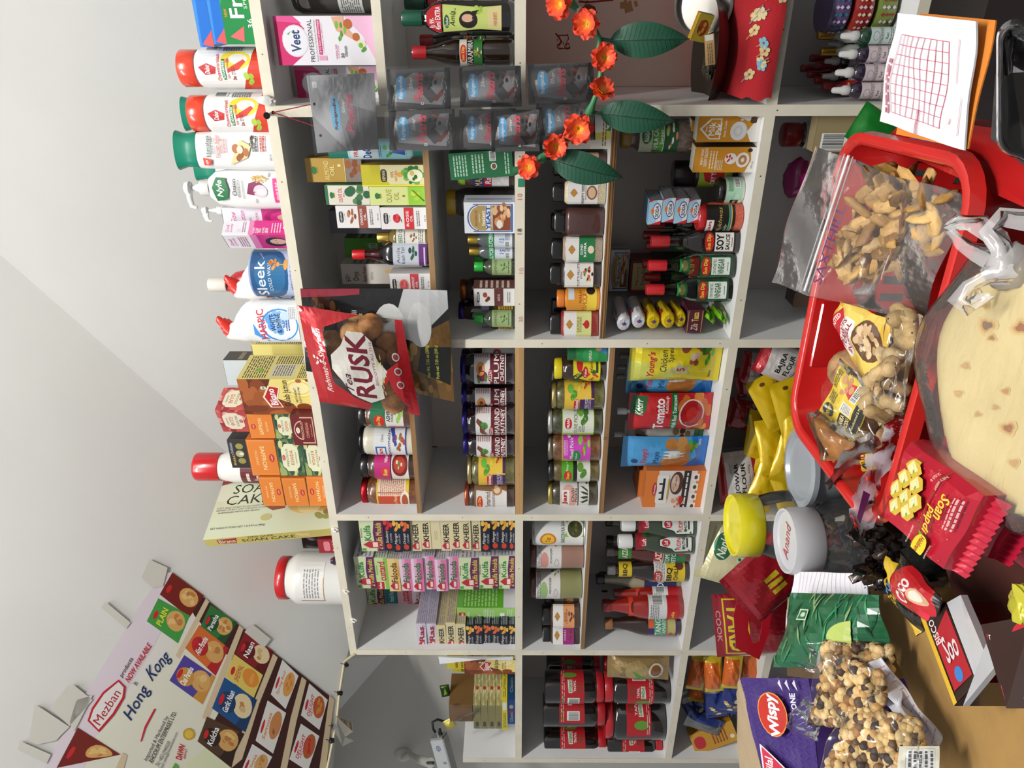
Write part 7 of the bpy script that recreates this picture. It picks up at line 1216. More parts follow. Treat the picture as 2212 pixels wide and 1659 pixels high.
# flower garland
YG=-.11
nodes=[(1222,-20),(1228,0),(1250,23),(1274,52),(1296,84),(1293,117),(1298,152),(1296,179),(1287,206),(1274,241),(1263,260),(1225,296),(1193,320),(1171,342),(1141,363),(1108,370)]
gr=bpy.data.objects.new('flower_garland',None); COL.objects.link(gr); tag(gr,'artificial garland of orange flowers and dark green leaves hanging across the middle compartments','garland')
b=MB(); P_=[PY(x,y,YG) for x,y in nodes]
for i in range(len(P_)-1):
    a,c=P_[i],P_[i+1]; b.tube([a,a*.5+c*.5,c*.92+a*.08,c],[.0095,.007,.0045,.005] if i%2 else [.005,.0055,.009,.0095],'3a7a50','leaf',n=12)
b.build('stem',gr)
b=MB()
for i in (2,7,11,13): b.tube([P_[i]-Vector((0,0,.004)),P_[i]+Vector((0,0,.004))],.0062,'d8d0c4','plastic',n=10)
b.build('tie',gr)
def flower(c,d,R,seed,name='flower'):
    b=MB(); rn=random.Random(seed); d=d.normalized(); e1=d.orthogonal().normalized(); e2=d.cross(e1)
    for ring,(np_,rr_,op) in enumerate(((7,1,.25),(6,.75,.7))):
        for k in range(np_):
            a=2*math.pi*(k+.5*ring)/np_+rn.uniform(-.15,.15); ax_=e1*math.cos(a)+e2*math.sin(a); sdv=d.cross(ax_); vs=[];fs=[];cs=[]
            for j in range(6):
                t_=j/5; w=R*.42*math.sin(math.pi*(.12+.8*t_))**.7; ctr=c+ax_*R*rr_*t_*.95+d*(R*op*t_+R*.12*math.sin(3*t_))
                for i in range(5):
                    s=(i/4-.5)*2; vs.append(tuple(ctr+sdv*w*s+d*(R*.1*abs(s)**2+R*.09*math.sin(6*s+seed+k)*t_)))
            for j in range(5):
                for i in range(4):
                    fs.append((j*5+i,j*5+i+1,(j+1)*5+i+1,(j+1)*5+i)); q=[(.84,.52,.06),(.86,.3,.04),(.86,.13,.03),(.84,.09,.03),(.8,.07,.03)][j]; cs.append(q)
            b.add(vs,fs,cs,'petal',True)
    b.lathe([(.006,0),(.001,.004)],'c8b040','petal',n=8,c=tuple(c))
    return b.build(name,gr)
for i,(x,y,dx,dy) in enumerate([(1212,8,-1,1),(1268,52,-.6,.7),(1302,122,.3,.9),(1296,200,.6,-.6),(1250,276,-.2,1),(1198,315,.3,.8),(1144,360,-.5,.6)]):
    # dx toward image right = world down
    d=(-U_*dx*-1*-1 if False else U_*(-dx)+R_*(-dy))*.5-F_*.75; flower(PY(x,y,YG-.012),d,[.028,.028,.027,.027,.032,.027,.026][i],i*3+1)
def leaf(x0,y0,x1,y1,w,seed):
    A,B=PY(x0,y0,YG),PY(x1,y1,YG-.02); ax_=(B-A); L=ax_.length; ax_.normalize(); sd=ax_.cross(Vector((0,-1,0))).normalized(); b=MB()
    def f(u,v,off=0):
        t_=v; wd=w*math.sin(math.pi*t_**.8)**.8*(1-.15*t_); s=(u-.5)*2; p_=A+ax_*L*t_+sd*wd*s+Vector((0,-.012*math.sin(math.pi*t_)+.008*abs(s)+off,0)); return tuple(p_)
    b.grid(lambda u,v:f(u,v),10,22,'1c4a36','leaf'); b.grid(lambda u,v:f(1-u,v,.001),10,22,'1c4a36','leaf')
    b.tube([f(.5,v/10,-.0006) for v in range(11)],.0011,'16382a','leaf',n=5)
    for k in range(2,16):
        t_=k/18
        for s in(0.08,.92): b.tube([f(.5,t_,-.0004),f((.5+s)/2,t_+.03,-.0004),f(s,t_+.05,-.0004)],.0004,'2c6248','leaf',n=4)
    o=b.build('leaf',gr)
leaf(1318,88,1490,84,.033,1); leaf(1296,245,1458,262,.032,2); leaf(1190,345,1346,386,.034,3)
b=MB()
for a,c in(((1296,84),(1322,88)),((1274,241),(1300,246)),((1171,342),(1195,348))): b.tube([PY(*a,YG),PY(*c,YG)],.0032,'1e3c30','leaf')
b.build('leaf_stalk',gr)
# stickers and pen marks on the upright edging
b=MB(); 
def mk_(x0,y0,x1,y1,c): 
    q=[PY(x0,y1,-.0016),PY(x1,y1,-.0016),PY(x1,y0,-.0016),PY(x0,y0,-.0016)]; b.add([tuple(v) for v in q],[(3,2,1,0)],c,'print')
mk_(1119,386,1132,404,'2c7a5c'); mk_(1120,374,1131,384,'d8d4c8'); tag(b.build('sticker'),'small green sticker on the shelf edge above the yeast carton','sticker')
b=MB()
for (x,y,s,c,w,hh) in ((1122,500,'18','333',.013,.01),(1122,425,'10','c87a7a',.014,.009),(1125,585,'10','c89090',.014,.009),(1124,690,'20','c89090',.014,.009),(1306,947,'24','333',.008,.009)):
    q=PY(x,y,-.0018); ink(b,[t(s,.5,.5,1,1,c,0)],w,hh,lambda X,Z,L:(q.x+X-w/2,q.y-L*LF,q.z+Z-hh/2))
b.build('pen_mark',root)
# rusk bag and vermicelli bag hanging from a nail
nq=PY(666,753,-.06); b=MB(); b.tube([PY(668,757,0),nq],.003,'1a1614','metal'); b.blob(nq,(.006,.004,.006),'1a1614','metal',jit=.05); tag(b.build('nail'),'black nail head through the top seal of the red rusk bag','nail')
ver=[r(0,0,1,1,'1c1a1a'),p([(0,0),(.75,0),(.6,.24),(.3,.36),(0,.32)],'6a4a1c'),bl(.28,.14,.4,.2,30,['7a5620','8c6830','5a3c14','a07c3c'],.14),p([(.15,.02),(.5,.0),(.5,.2),(.25,.24)],'16140e'),t('Net Wt: 7.05 oz (200g)',.36,.16,.32,.028,'c8c84a',1),t('Poids net: 7.05 oz (200 g)',.36,.1,.32,.028,'c8c84a',1),p([(.85,0),(1,0),(1,.3),(.6,.4),(.55,.25)],'b8b8b8'),e(.66,.4,.22,.11,'d8d8d4'),e(.7,.2,.2,.08,'c8c8c6'),bl(.72,.84,.3,.12,16,['3a2218','5a3c24','2a1810'],.2),t('Roasted Vermicelli',.55,.64,.5,.035,'d8d4cc',1),t('Vermicelles Fines',.55,.6,.45,.03,'d8d4cc',1),p([(.95,.6),(1,.6),(1,1),(.9,1)],'8a2a38')]
sheet([(982,866),(966,626),(650,622),(662,800)],-.03,'1c1a1a','foil','vermicelli_bag','black and gold roasted vermicelli bag hanging behind the red rusk bag','bag',th=.02,els=ver,nu=16,nv=16,wav=.004,sd=5,im='foil')
rk=bpy.data.objects.new('rusk_bag',None); COL.objects.link(rk); tag(rk,'red and clear bag of round tea rusks hanging from a nail at the shelf front','bag')
q=[(908,898),(868,692),(642,660),(690,868)]
rus=[p([(0,.78),(1,.78),(1,1),(0,1)],'a8161e'),p([(0,.78),(.3,.78),(.16,.6),(.1,.45),(0,.5)],'a8161e'),p([(1,.8),(.84,.8),(.97,.5),(1,.4)],'a8161e'),p([(0,.0),(1,0),(1,.07),(.6,.1),(.5,.24),(.3,.2),(.1,.1),(0,.12)],'b01a24'),p([(.34,.26),(.45,.34),(.45,.2)],'b01a24'),
  p([(.12,.45),(.2,.62),(.34,.68),(.45,.76),(.6,.74),(.72,.62),(.86,.54),(.86,.4),(.78,.32),(.6,.3),(.5,.22),(.34,.3),(.2,.3)],'dcd6cc'),t('Rehmat-e-Shereen',.5,.84,.66,.06,'f0e0dc',1,0,.2),t('Tea',.33,.62,.2,.07,'4a1020',1,0,.3),t('RUSK',.52,.47,.66,.2,'6a1224',3),t('BISCOTTE AU THE',.56,.34,.44,.025,'a05a60'),bl(.45,.28,.25,.05,14,['b8b868','d0cc90'],.12),*[e(.36+.14*i,.12,.04,.035,'d8ccc8') for i in range(3)],*[e(.36+.14*i,.12,.028,.024,'8a2a30') for i in range(3)],bl(.5,.9,.06,.05,6,['f0d8d8'],.3)]
sheet(q,-.075,'d8d0c4','clearwrap','bag_film',parent=rk,th=.033,els=rus,nu=18,nv=18,wav=.003,sd=2,im='foil')
pos=[(800,705),(760,720),(840,740),(770,775),(835,830),(720,740),(860,770),(780,830),(850,870),(745,800),(810,770)]
for i,(x,y) in enumerate(pos):
    b=MB(); c=PY(x,y,-.062+.004*(i%3)); b.blob((0,0,0),(.031,.011,.029),['b87a40','c08a50','a86c38','c8945c'][i%4],'food',rings=9,n=16,jit=.05,seed=i); o=b.build('rusk',rk); o.location=c; o.rotation_euler=(.2*math.sin(i),.5*i,.3*math.cos(i))
# ================================================================ counter and the things on it
CZ=.82
root2=bpy.data.objects.new('counter',None); COL.objects.link(root2); tag(root2,'black topped counter in front of the shelves, mostly hidden under goods','counter')
cA,cB,cC,cD=Vector((-1.75,-.42)),Vector((.9,-.42)),Vector((.9,-1.52)),Vector((-1.75,-1.3))
b=MB(); q=[(cA.x,cA.y),(cB.x,cB.y),(cC.x,cC.y),(cD.x,cD.y)]
def prism(b,q,z0,z1,c,m):
    n=len(q); b.add([(x,y,z0) for x,y in q]+[(x,y,z1) for x,y in q],[tuple(range(n))[::-1],tuple(range(n,2*n))]+[(i,(i+1)%n,n+(i+1)%n,n+i) for i in range(n)],c,m); return b
prism(b,q,CZ-.03,CZ,'141214','laminate').build('counter_top',root2)
q2=[(x*.97,y) for x,y in ((cA.x,cA.y-.05),(cB.x,cB.y-.05),(cC.x,cC.y+.05),(cD.x,cD.y+.05))]
prism(MB(),q2,0,CZ-.03,'2a2628','laminate').build('counter_body',root2)
def quad3(P,th,col,m,name,label=None,cat=None,parent=None,els=None,nu=12,nv=12,sd=0,wav=.002,im='gloss',fz=.04,flatb=False,group=None,nf=None,cols=None):
    """soft sheet or packet spanning four world points bl,br,tr,tl; th = thickness"""
    P=[Vector(p_) for p_ in P]; n_=(P[1]-P[0]).cross(P[3]-P[0]).normalized()
    if n_.dot(EYE-P[0])<0: n_=-n_
    tf=nf or pouchsurf(1,1,th*2,sd,fz)
    def base(u,v): return P[0]*(1-u)*(1-v)+P[1]*u*(1-v)+P[2]*u*v+P[3]*(1-u)*v
    ph=sd*1.7
    def F(u,v,k=1,L=0): return tuple(base(u,v)+n_*((tf(u,v)*k if (k>0 or not flatb) else -.0008)+L+wav*(math.sin(7*u+5*v+ph)+.6*math.sin(13*v-9*u+ph))))
    b=MB(); b.grid(lambda u,v:F(u,v),nu,nv,col,m); b.grid(lambda u,v:F(1-u,v,-1),nu,nv,col,m)
    # close the rim
    for e0 in range(4):
        pts=[]
        for i in range(nu+1):
            s=i/nu; uv=[(s,0),(1,s),(1-s,1),(0,1-s)][e0]; pts.append((F(*uv),F(*uv,-1)))
        for i in range(nu): b.add([pts[i][0],pts[i][1],pts[i+1][1],pts[i+1][0]],[(0,1,2,3)],col,m,True)
    if els: ink(b,els,1,1,onf(F,nu,nv,n_),sx=1/nu,sz=1/nv,m=im)
    o=b.build(name,parent)
    if label: tag(o,label,cat,group)
    return o
def Z4(pts,zs): return [PZ(x,y,z) for (x,y),z in zip(pts,zs if hasattr(zs,'__len__') else [zs]*4)]
def D4(pts,ds): return [PD(x,y,d) for (x,y),d in zip(pts,ds if hasattr(ds,'__len__') else [ds]*4)]
# ---- red basket
RZ=1.08
BL,BR,FR,FL=[PZ(*q,RZ) for q in((1708,895),(1825,295),(2112,395),(1890,1130))]
ctr=(BL+BR+FR+FL)/4; ex=(BR-BL).normalized(); ey=(BL-FL).normalized(); LX=(BR-BL).length; LY=(BL-FL).length
def ring(s,z,k,rc=.045,n=6):
    hx,hy=LX/2*s,LY/2*s; out=[]
    for sx_,sy_,a0 in((1,1,0),(-1,1,90),(-1,-1,180),(1,-1,270)):
        for i in range(n+1):
            a=math.radians(a0+90*i/n); out.append(ctr+ex*(sx_*(hx-rc)+math.cos(a)*(rc+k))+ey*(sy_*(hy-rc)+math.sin(a)*(rc+k))+Vector((0,0,z-RZ)))
    return out
def dense(r_,m=8):
    out=[]
    for i in range(len(r_)):
        a,c=r_[i],r_[(i+1)%len(r_)]; k=m*3 if (c-a).length>.06 else 1
        for j in range(k): out.append(a.lerp(c,j/k))
    return out
bt=bpy.data.objects.new('shopping_basket',None); COL.objects.link(bt); tag(bt,'bright red plastic shopping basket with slotted sides on the counter, heaped with bagged snacks','basket')
b=MB(); levels=[(1.0,RZ-.002,0),(.985,RZ-.05,0),(.97,RZ-.055,-.002),(.955,RZ-.085,-.002),(.94,RZ-.11,-.002),(.935,RZ-.118,-.002),(.91,RZ-.14,-.002),(.905,RZ-.148,-.002),(.88,RZ-.2,-.002)]
for off in(0,-.003):
    rs=[dense(ring(s,z,k+off)) for s,z,k in levels]; n=len(rs[0]); vs=[v for r_ in rs for v in r_]; fs=[]
    for j in range(len(rs)-1):
        for i in range(n):
            if j in(3,6) and (i%24 in range(4,22)) and ((i//1)%2==0) and (rs[0][i]-rs[0][(i+1)%n]).length<.03: pass
            if j in(3,4,6) and i%2==0 and (i%12)<10: continue
            f=(j*n+i,j*n+(i+1)%n,(j+1)*n+(i+1)%n,(j+1)*n+i); fs.append(f if off else f[::-1])
    b.add(vs,fs,'b41c1c','gloss',True)
b.build('basket_wall',bt)
b=MB(); rs=[ring(*a) for a in((1.0,RZ-.006,-.003),(1.0,RZ,-.002),(1.0,RZ+.004,.004),(1.0,RZ+.002,.012),(1.0,RZ-.012,.014),(1.0,RZ-.014,.011),(1.0,RZ-.004,.002))]
n=len(rs[0]); b.add([v for r_ in rs for v in r_],[(j*n+i,(j+1)*n+i,(j+1)*n+(i+1)%n,j*n+(i+1)%n)[::-1] for j in range(len(rs)-1) for i in range(n)],'c02420','gloss',True); b.build('rim',bt)
b=MB(); r0=ring(.88,RZ-.2,-.004); b.add(r0+[v+Vector((0,0,.004)) for v in r0],[tuple(range(n))[::-1],tuple(range(n,2*n))]+[(i,(i+1)%n,n+(i+1)%n,n+i) for i in range(n)],'a01818','gloss'); b.build('basket_base',bt)
b=MB(); q=[PZ(*a,RZ-.01) for a in((1700,760),(1738,560))]; 
# raised label panel on the back wall
c1_=BL.lerp(BR,.33)-Vector((0,0,.035)); b.box((0,0,0),(.1,.006,.05),'b01a1a','gloss',bev=.002); o=b.build('side_panel',bt); o.location=c1_-ey*.008; o.rotation_euler=(0,0,math.atan2(ex.y,ex.x))
# stand under the basket so that it rests on the counter
prism(MB(),[tuple((ctr+ex*sx_*LX*.44+ey*sy_*LY*.44).xy) for sx_,sy_ in((-1,-1),(1,-1),(1,1),(-1,1))],CZ+.0005,RZ-.201,'6a4c30','cardboard').build('carton')
tag(bpy.data.objects['carton.001'] if 'carton.001' in bpy.data.objects and 'label' not in bpy.data.objects['carton.001'] else [o for o in COL.objects if o.name.startswith('carton') and 'label' not in o][0],'low brown carton under the red shopping basket','box')
# ---- zip bag with dried snack
zb_=bpy.data.objects.new('zip_bag',None); COL.objects.link(zb_); tag(zb_,'large clear zip bag of pale dried snack pieces standing in the red basket','bag')
ZP=[PD(1990,695,.83),PD(2092,425,.71),PD(1757,318,.9),PD(1663,612,1.02)]
quad3(ZP,.016,'e4dcd8','film','bag_film',parent=zb_,nu=20,nv=20,wav=.004,sd=3,fz=.3)
def zl(v,o=.0): return [ZP[0].lerp(ZP[3],v).lerp(ZP[1].lerp(ZP[2],v),u/8)-F_*.008 for u in range(0,9)]
b=MB(); b.tube(zl(.75),.0018,'e8e8e8','gloss',n=6); b.tube(zl(.78),.0012,'d8d8d8','milky',n=6); b.tube(zl(.72),.001,'d8d0d0','milky',n=6); b.build('zip_seal',zb_)
b=MB(); rn=random.Random(8); nz=(ZP[1]-ZP[0]).cross(ZP[3]-ZP[0]).normalized(); 
if nz.dot(EYE-ZP[0])<0: nz=-nz
for i in range(90):
    u=rn.uniform(.18,.95); v=rn.uniform(.08,.62)
    if u+ (v-.08)*.4<.35: continue
    c=ZP[0].lerp(ZP[3],v).lerp(ZP[1].lerp(ZP[2],v),u)-nz*rn.uniform(.004,.022); b.blob(c,(rn.uniform(.012,.024),rn.uniform(.008,.014),rn.uniform(.003,.006)),rn.choice(['b08848','c49c5c','a07838','8a6430','c8a468']),'food',seed=i,jit=.2,rot=(rn.uniform(-1,1),rn.uniform(-1,1),rn.uniform(0,3)),rings=5,n=8)
o=b.build('snack_pieces',zb_); o['kind']='stuff'
def zf(u,v): return ZP[0].lerp(ZP[3],v).lerp(ZP[1].lerp(ZP[2],v),u)+nz*.014
b=MB(); ink(b,[t('SAXTHILL',.5,.5,1,1,'4a2a5c',0,0,.1)],1,1,lambda x,z,L:tuple(zf(.14+x*.6,.6+z*.06)),sx=.1); b.build('handwriting',zb_)
# ---- peanuts, laddus in the basket
def peanut(b,c,rot,s=1,col='a88c5c',sd=0):
    M=Euler(rot).to_matrix(); prof=[(0.0008,-.019),(.006,-.0165),(.0082,-.01),(.0066,-.001),(.0088,.009),(.0066,.0165),(.0008,.019)]
    vs=[];fs=[];n=9
    for r_,z in prof:
        for i in range(n): a=6.283*i/n; vs.append(Vector(c)+M@Vector((r_*s*math.cos(a)*(1+.08*(i%2)),r_*s*math.sin(a)*(1+.08*(i%2)),z*s)))
    for j in range(6):
        for i in range(n): fs.append((j*n+i,j*n+(i+1)%n,(j+1)*n+(i+1)%n,(j+1)*n+i))
    b.add(vs,fs,col,'food',True)
pb=bpy.data.objects.new('peanut_bag',None); COL.objects.link(pb); tag(pb,'yellow and clear bag of roasted peanuts in shell in the middle of the red basket','bag')
PP=D4([(1925,890),(1985,670),(1818,645),(1806,690)],[.86,.82,.97,1.0])
yel_=D4([(1900,858),(1940,670),(1815,645),(1800,700)],[.88,.86,.95,.98])
yels=[r(0,0,1,1,'e0b43c'),p([(0,.0),(1,.2),(1,.9),(.3,1)],'e8c860'),p([(.1,.55),(.7,.62),(.85,.9),(.15,.98)],'b82434'),t('ROASTED',.45,.84,.5,.09,'f0e8e0',3),rr(.1,.44,.8,.7,'e8e0dc',.2),t('PEANUTS',.45,.63,.6,.09,'8a1c30',3),t('IN SHELL',.45,.52,.6,.07,'8a1c30',3),e(.62,.24,.3,.2,'5a3a20'),bl(.62,.24,.28,.18,34,['c8a880','d8bc94','a88860'],.2)]
quad3(D4([(1893,862),(1928,690),(1812,650),(1800,700)],[.9,.86,.93,.99]),.012,'e0b43c','gloss','printed_front',parent=pb,els=yels,sd=4,wav=.003)
b=MB(); rn=random.Random(21)
for i in range(46):
    y=rn.uniform(700,900); x=1930+rn.uniform(-30,42)-(y-780)*.22; peanut(b,PD(x,y,.85+rn.uniform(0,.05)),(rn.uniform(0,3),rn.uniform(0,3),rn.uniform(0,3)),1.05,rn.choice(['a08458','b4986a','8c7048','bca478']))
for i in range(8): peanut(b,PD(1965+rn.uniform(-15,15),rn.uniform(675,730),.84),(rn.uniform(0,3),rn.uniform(0,3),0),1.2)
o=b.build('peanuts',pb); o['kind']='stuff'
quad3(D4([(1945,900),(1992,680),(1925,665),(1880,870)],[.82,.8,.84,.86]),.012,'e8dcc8','clearwrap','clear_side',parent=pb,sd=6,wav=.003)
lb_=bpy.data.objects.new('sweet_ball_bag',None); COL.objects.link(lb_); tag(lb_,'clear bag of round sesame sweets with yellow and black label in the basket','bag')
LQ=D4([(1842,953),(1890,850),(1818,790),(1772,891)],[.9,.88,.94,.98])
quad3(LQ,.003,'d8b82c','print','paper_label',parent=lb_,wav=.0012,els=[r(0,0,1,1,'dcc034'),p([(.55,0),(.62,0),(.62,1),(.55,1)],'dcc034'),r(.0,.0,.0,.0,'fff')][:1]+[r(.0,.0,1,.2,'1c1a18'),r(.02,.2,.3,.48,'1c1a18'),rr(.08,.62,.3,.95,'1c1a18',.4),t('INDI-MART',.19,.78,.2,.09,'e8d040',2),t('KANIKA',.17,.4,.22,.09,'e8d8a0',2),t('LADDU',.17,.28,.22,.09,'e8d8a0',2),r(.32,.24,.52,.52,'e4e0d8'),l(.34,.26,.5,.5,6,'666'),p([(.6,.4),(.9,.4),(.86,.55),(.64,.55)],'b82430'),bl(.75,.62,.2,.2,7,['b87a4a','c89060','a86a3c'],.4),bc(.6,.22,.95,.38),l(.35,.7,.55,.95,4,'6a5a1c'),l(.62,.84,.95,.97,3,'6a5a1c'),t('Manufactured & Marketed by',.5,.1,.7,.06,'d8c890',1)],sd=9)
for i,(x,y,d,R,c) in enumerate([(1884,888,.93,.027,'c8a878'),(1886,948,.93,.026,'c8a878'),(1838,800,1.0,.03,'a8845c'),(1865,925,.95,.022,'b89868'),(1850,965,.95,.024,'c0a070')]):
    b=MB(); b.blob((0,0,0),R,c,'food',rings=12,n=18,jit=.02,seed=i); o=b.build('sweet_ball',lb_); o.location=PD(x,y,d)
quad3(D4([(1880,985),(1925,870),(1808,770),(1762,900)],[.86,.85,.93,.95]),.02,'e0d4c0','clearwrap','bag_film',parent=lb_,sd=7,wav=.004)
sb_=bpy.data.objects.new('sesame_bag',None); COL.objects.link(sb_); tag(sb_,'clear pointed bag of fine brown grain beside the round sweets in the basket','bag')
quad3(D4([(1800,1000),(1848,958),(1770,895),(1762,905)],[.93,.9,.96,1.0]),.02,'8c5a24','food','brown_grain',parent=sb_,sd=11,wav=.001)
quad3(D4([(1778,1002),(1855,965),(1768,885),(1752,900)],[.92,.885,.95,.99]),.024,'d8b0a0','clearwrap','bag_film',parent=sb_,sd=12,wav=.003)
# curled plastic strips
def strip(pix,ds,w,col,m,label,els=None,sd=0):
    c=[PD(x,y,d) for (x,y),d in zip(pix,ds)]; b=MB(); vs=[];n=len(c)
    for i,q in enumerate(c):
        tdir=(c[min(i+1,n-1)]-c[max(i-1,0)]).normalized(); s=tdir.cross(F_).normalized(); s=(s+F_*.5*math.sin(i*1.3+sd)).normalized()
        for j in range(5): vs.append(q+s*w*(j/4-.5)*(1+.2*math.sin(i*2))+F_*.003*math.sin(j*2+i))
    fs=[(i*5+j,i*5+j+1,(i+1)*5+j+1,(i+1)*5+j) for i in range(n-1) for j in range(4)]
    k=len(vs); vs2=[v+F_*.0008 for v in vs]; b.add([tuple(v) for v in vs+vs2],fs+[tuple(a+k for a in f[::-1]) for f in fs],col,m,True)
    o=b.build('plastic_strip'); tag(o,label,'bag'); return b,o,c
def densify(pix,ds,k=4):
    P2=[];D2=[]
    for i in range(len(pix)-1):
        for j in range(k): f=j/k; P2.append((pix[i][0]*(1-f)+pix[i+1][0]*f,pix[i][1]*(1-f)+pix[i+1][1]*f)); D2.append(ds[i]*(1-f)+ds[i+1]*f)
    return P2+[pix[-1]],D2+[ds[-1]]
px_,d_s=densify([(1895,945),(1868,965),(1835,990),(1805,1030),(1800,1048)],[.86,.86,.88,.92,.95]); strip(px_,d_s,.022,'a8a09c','silver','crumpled silvery foil strip hanging over the left end of the red basket')
px_,d_s=densify([(1948,905),(1925,960),(1893,1010),(1870,1070),(1862,1110),(1850,1170)],[.8,.82,.83,.82,.82,.8]); strip(px_,d_s,.026,'c8c0c8','milky','long clear plastic strip with a dark purple mark draped over the basket end',sd=2)
b=MB(); q=[PD(*a,.805) for a in((1866,1060),(1880,1068),(1858,1132),(1852,1118))]; b.add([tuple(v) for v in q]+[tuple(v+F_*.001) for v in q],[(0,1,2,3),(7,6,5,4)],'5a1c4c','gloss'); b.build('purple_print',[o for o in COL.objects if o.name.startswith('plastic_strip')][-1])
yt=quad3(D4([(1890,1015),(1890,968),(1862,970),(1862,1020)],[.9,.9,.93,.93]),.008,'c8a828','gloss','sesame_packet','small yellow packet with red lettering under the silvery strip in the basket','packet',els=[r(0,0,1,1,'ccb030'),t('TIL',.5,.6,.5,.4,'8a1c20',2),e(.2,.3,.12,.12,'222')],sd=14)
# ---- naan bag
nb=bpy.data.objects.new('bread_bag',None); COL.objects.link(nb); tag(nb,'large knotted clear bag of pale flatbreads with brown spots in the near right foreground','bag')
N0=[PD(2085,1090,.66),PD(2040,600,.66),PD(2330,560,.5),PD(2330,1130,.5)]
def nd(x): return .68-(x-2020)*.00055
def nout(a,k):
    cx,cy=2215,835; rx,ry=180,268
    q=1+.03*math.sin(3*a+1)+.02*math.sin(7*a)
    return cx-rx*k*q*math.copysign(abs(math.cos(a))**.8,math.cos(a)),cy-ry*k*q*math.copysign(abs(math.sin(a))**.8,math.sin(a))
for i,z in enumerate((0,.013,.026)):
    b=MB(); vs=[];fs=[];m_=60; ks=[.002,.15,.3,.45,.6,.75,.86,.93,.97,1.0,1.0,.98]; ups=[0,0,0,0,0,0,.0004,.0015,.003,.006,.009,.011]
    for j,(k,up_) in enumerate(zip(ks,ups)):
        for s_ in range(m_):
            x,y=nout(6.283*s_/m_,k*(1+.012*i)); vs.append(tuple(PD(x,y,nd(x)+z+up_)))
    for j in range(len(ks)-1):
        for s_ in range(m_): fs.append((j*m_+s_,j*m_+(s_+1)%m_,(j+1)*m_+(s_+1)%m_,(j+1)*m_+s_))
    fs.append(tuple(range(m_))[::-1]); b.add(vs,fs,['cdbb86','bfab74','b09a64'][i],'naan',True)
    if i==0:
        for (x,y,R,c) in [(2132,703,10,'6e5236'),(2142,730,5,'8a6a44'),(2178,925,9,'8a5426'),(2172,845,5,'a87844'),(2205,708,10,'8a5028'),(2085,790,5,'b09058'),(2105,640,9,'8c7048'),(2128,660,5,'9a8050'),(2070,850,5,'b09860'),(2150,880,4,'b08c50'),(2112,895,4,'a88c58'),(2190,1000,6,'b08c58'),(2160,600,7,'7c6040')]:
            for kk,(sc2,cc) in enumerate(((1.9,'c6ac70'),(1.35,'b08c54'),(.9,c))):
                P_=[]
                for s_ in range(14):
                    a=6.283*s_/14; q=R*sc2*(1+.18*math.sin(3*a+x)+.1*math.sin(5*a+y)); P_.append((x+q*math.cos(a)*1.25,y+q*math.sin(a)))
                b.add([tuple(PD(px,py,nd(px)-.0006-.0002*kk)) for px,py in P_],[tuple(range(14))],cc,'naan')
    b.build('flatbread',nb)
def bagpt(a,k,z):
    cx,cy=2215,820; rx,ry=232,320
    if math.sin(a)>.2 and math.cos(a)>-.2: ry=300
    x=cx-rx*k*math.cos(a)*(1+.05*math.sin(5*a)); y=cy-ry*k*math.sin(a)*(1+.04*math.sin(7*a)); d=.675-(x-2020)*.00055; return PD(x,y,d+z)
b=MB(); vs=[];fs=[];m_=56; ks=[.05,.3,.55,.75,.9,1.0,1.02,.9]
for j,k in enumerate(ks):
    for s in range(m_):
        a=6.283*s/m_; vs.append(tuple(bagpt(a,k,[-.014,-.014,-.013,-.011,-.006,.01,.03,.05][j]+(.0025*math.sin(9*a+6*k)+.0015*math.sin(23*a))*min(1,k*2))))
for j in range(len(ks)-1):
    for s in range(m_): fs.append((j*m_+s,j*m_+(s+1)%m_,(j+1)*m_+(s+1)%m_,(j+1)*m_+s))
fs.append(tuple(range(m_))[::-1]); b.add(vs,fs,'e4dcd8','bagfilm',True); b.build('bag_film',nb)
b=MB(); K=PD(2185,575,.585); b.blob(K,(.02,.017,.02),'dcd8d6','milky',rings=9,n=14,jit=.15,seed=5)
def ear(pix,ds,w,sd):
    c=[PD(x,y,d) for (x,y),d in zip(pix,ds)]; vs=[];n=len(c)
    for i,q in enumerate(c):
        td=(c[min(i+1,n-1)]-c[max(i-1,0)]).normalized(); s=td.cross(F_).normalized(); ww=w[i]
        for j in range(7): vs.append(q+s*ww*(j/6-.5)-F_*.008*math.sin(3.14*j/6)+F_*.003*math.sin(j*2+i+sd))
    b.add([tuple(v) for v in vs],[(i*7+j,i*7+j+1,(i+1)*7+j+1,(i+1)*7+j) for i in range(n-1) for j in range(6)],'dedada','milky',True)
ear([(2180,575),(2150,510),(2110,480),(2060,480),(2036,490)],[.585,.59,.6,.62,.63],[.014,.02,.018,.014,.003],0)
ear([(2180,590),(2160,530),(2130,500),(2160,470),(2230,480)],[.58,.58,.585,.58,.56],[.02,.014,.01,.016,.02],1)
ear([(2180,580),(2120,545),(2080,530),(2045,500)],[.58,.595,.61,.625],[.02,.02,.014,.006],2)
ear([(2180,590),(2130,600),(2090,620),(2070,650),(2090,665),(2130,640)],[.575,.585,.6,.605,.6,.585],[.018,.012,.014,.02,.014,.01],3)
b.build('bag_knot',nb)
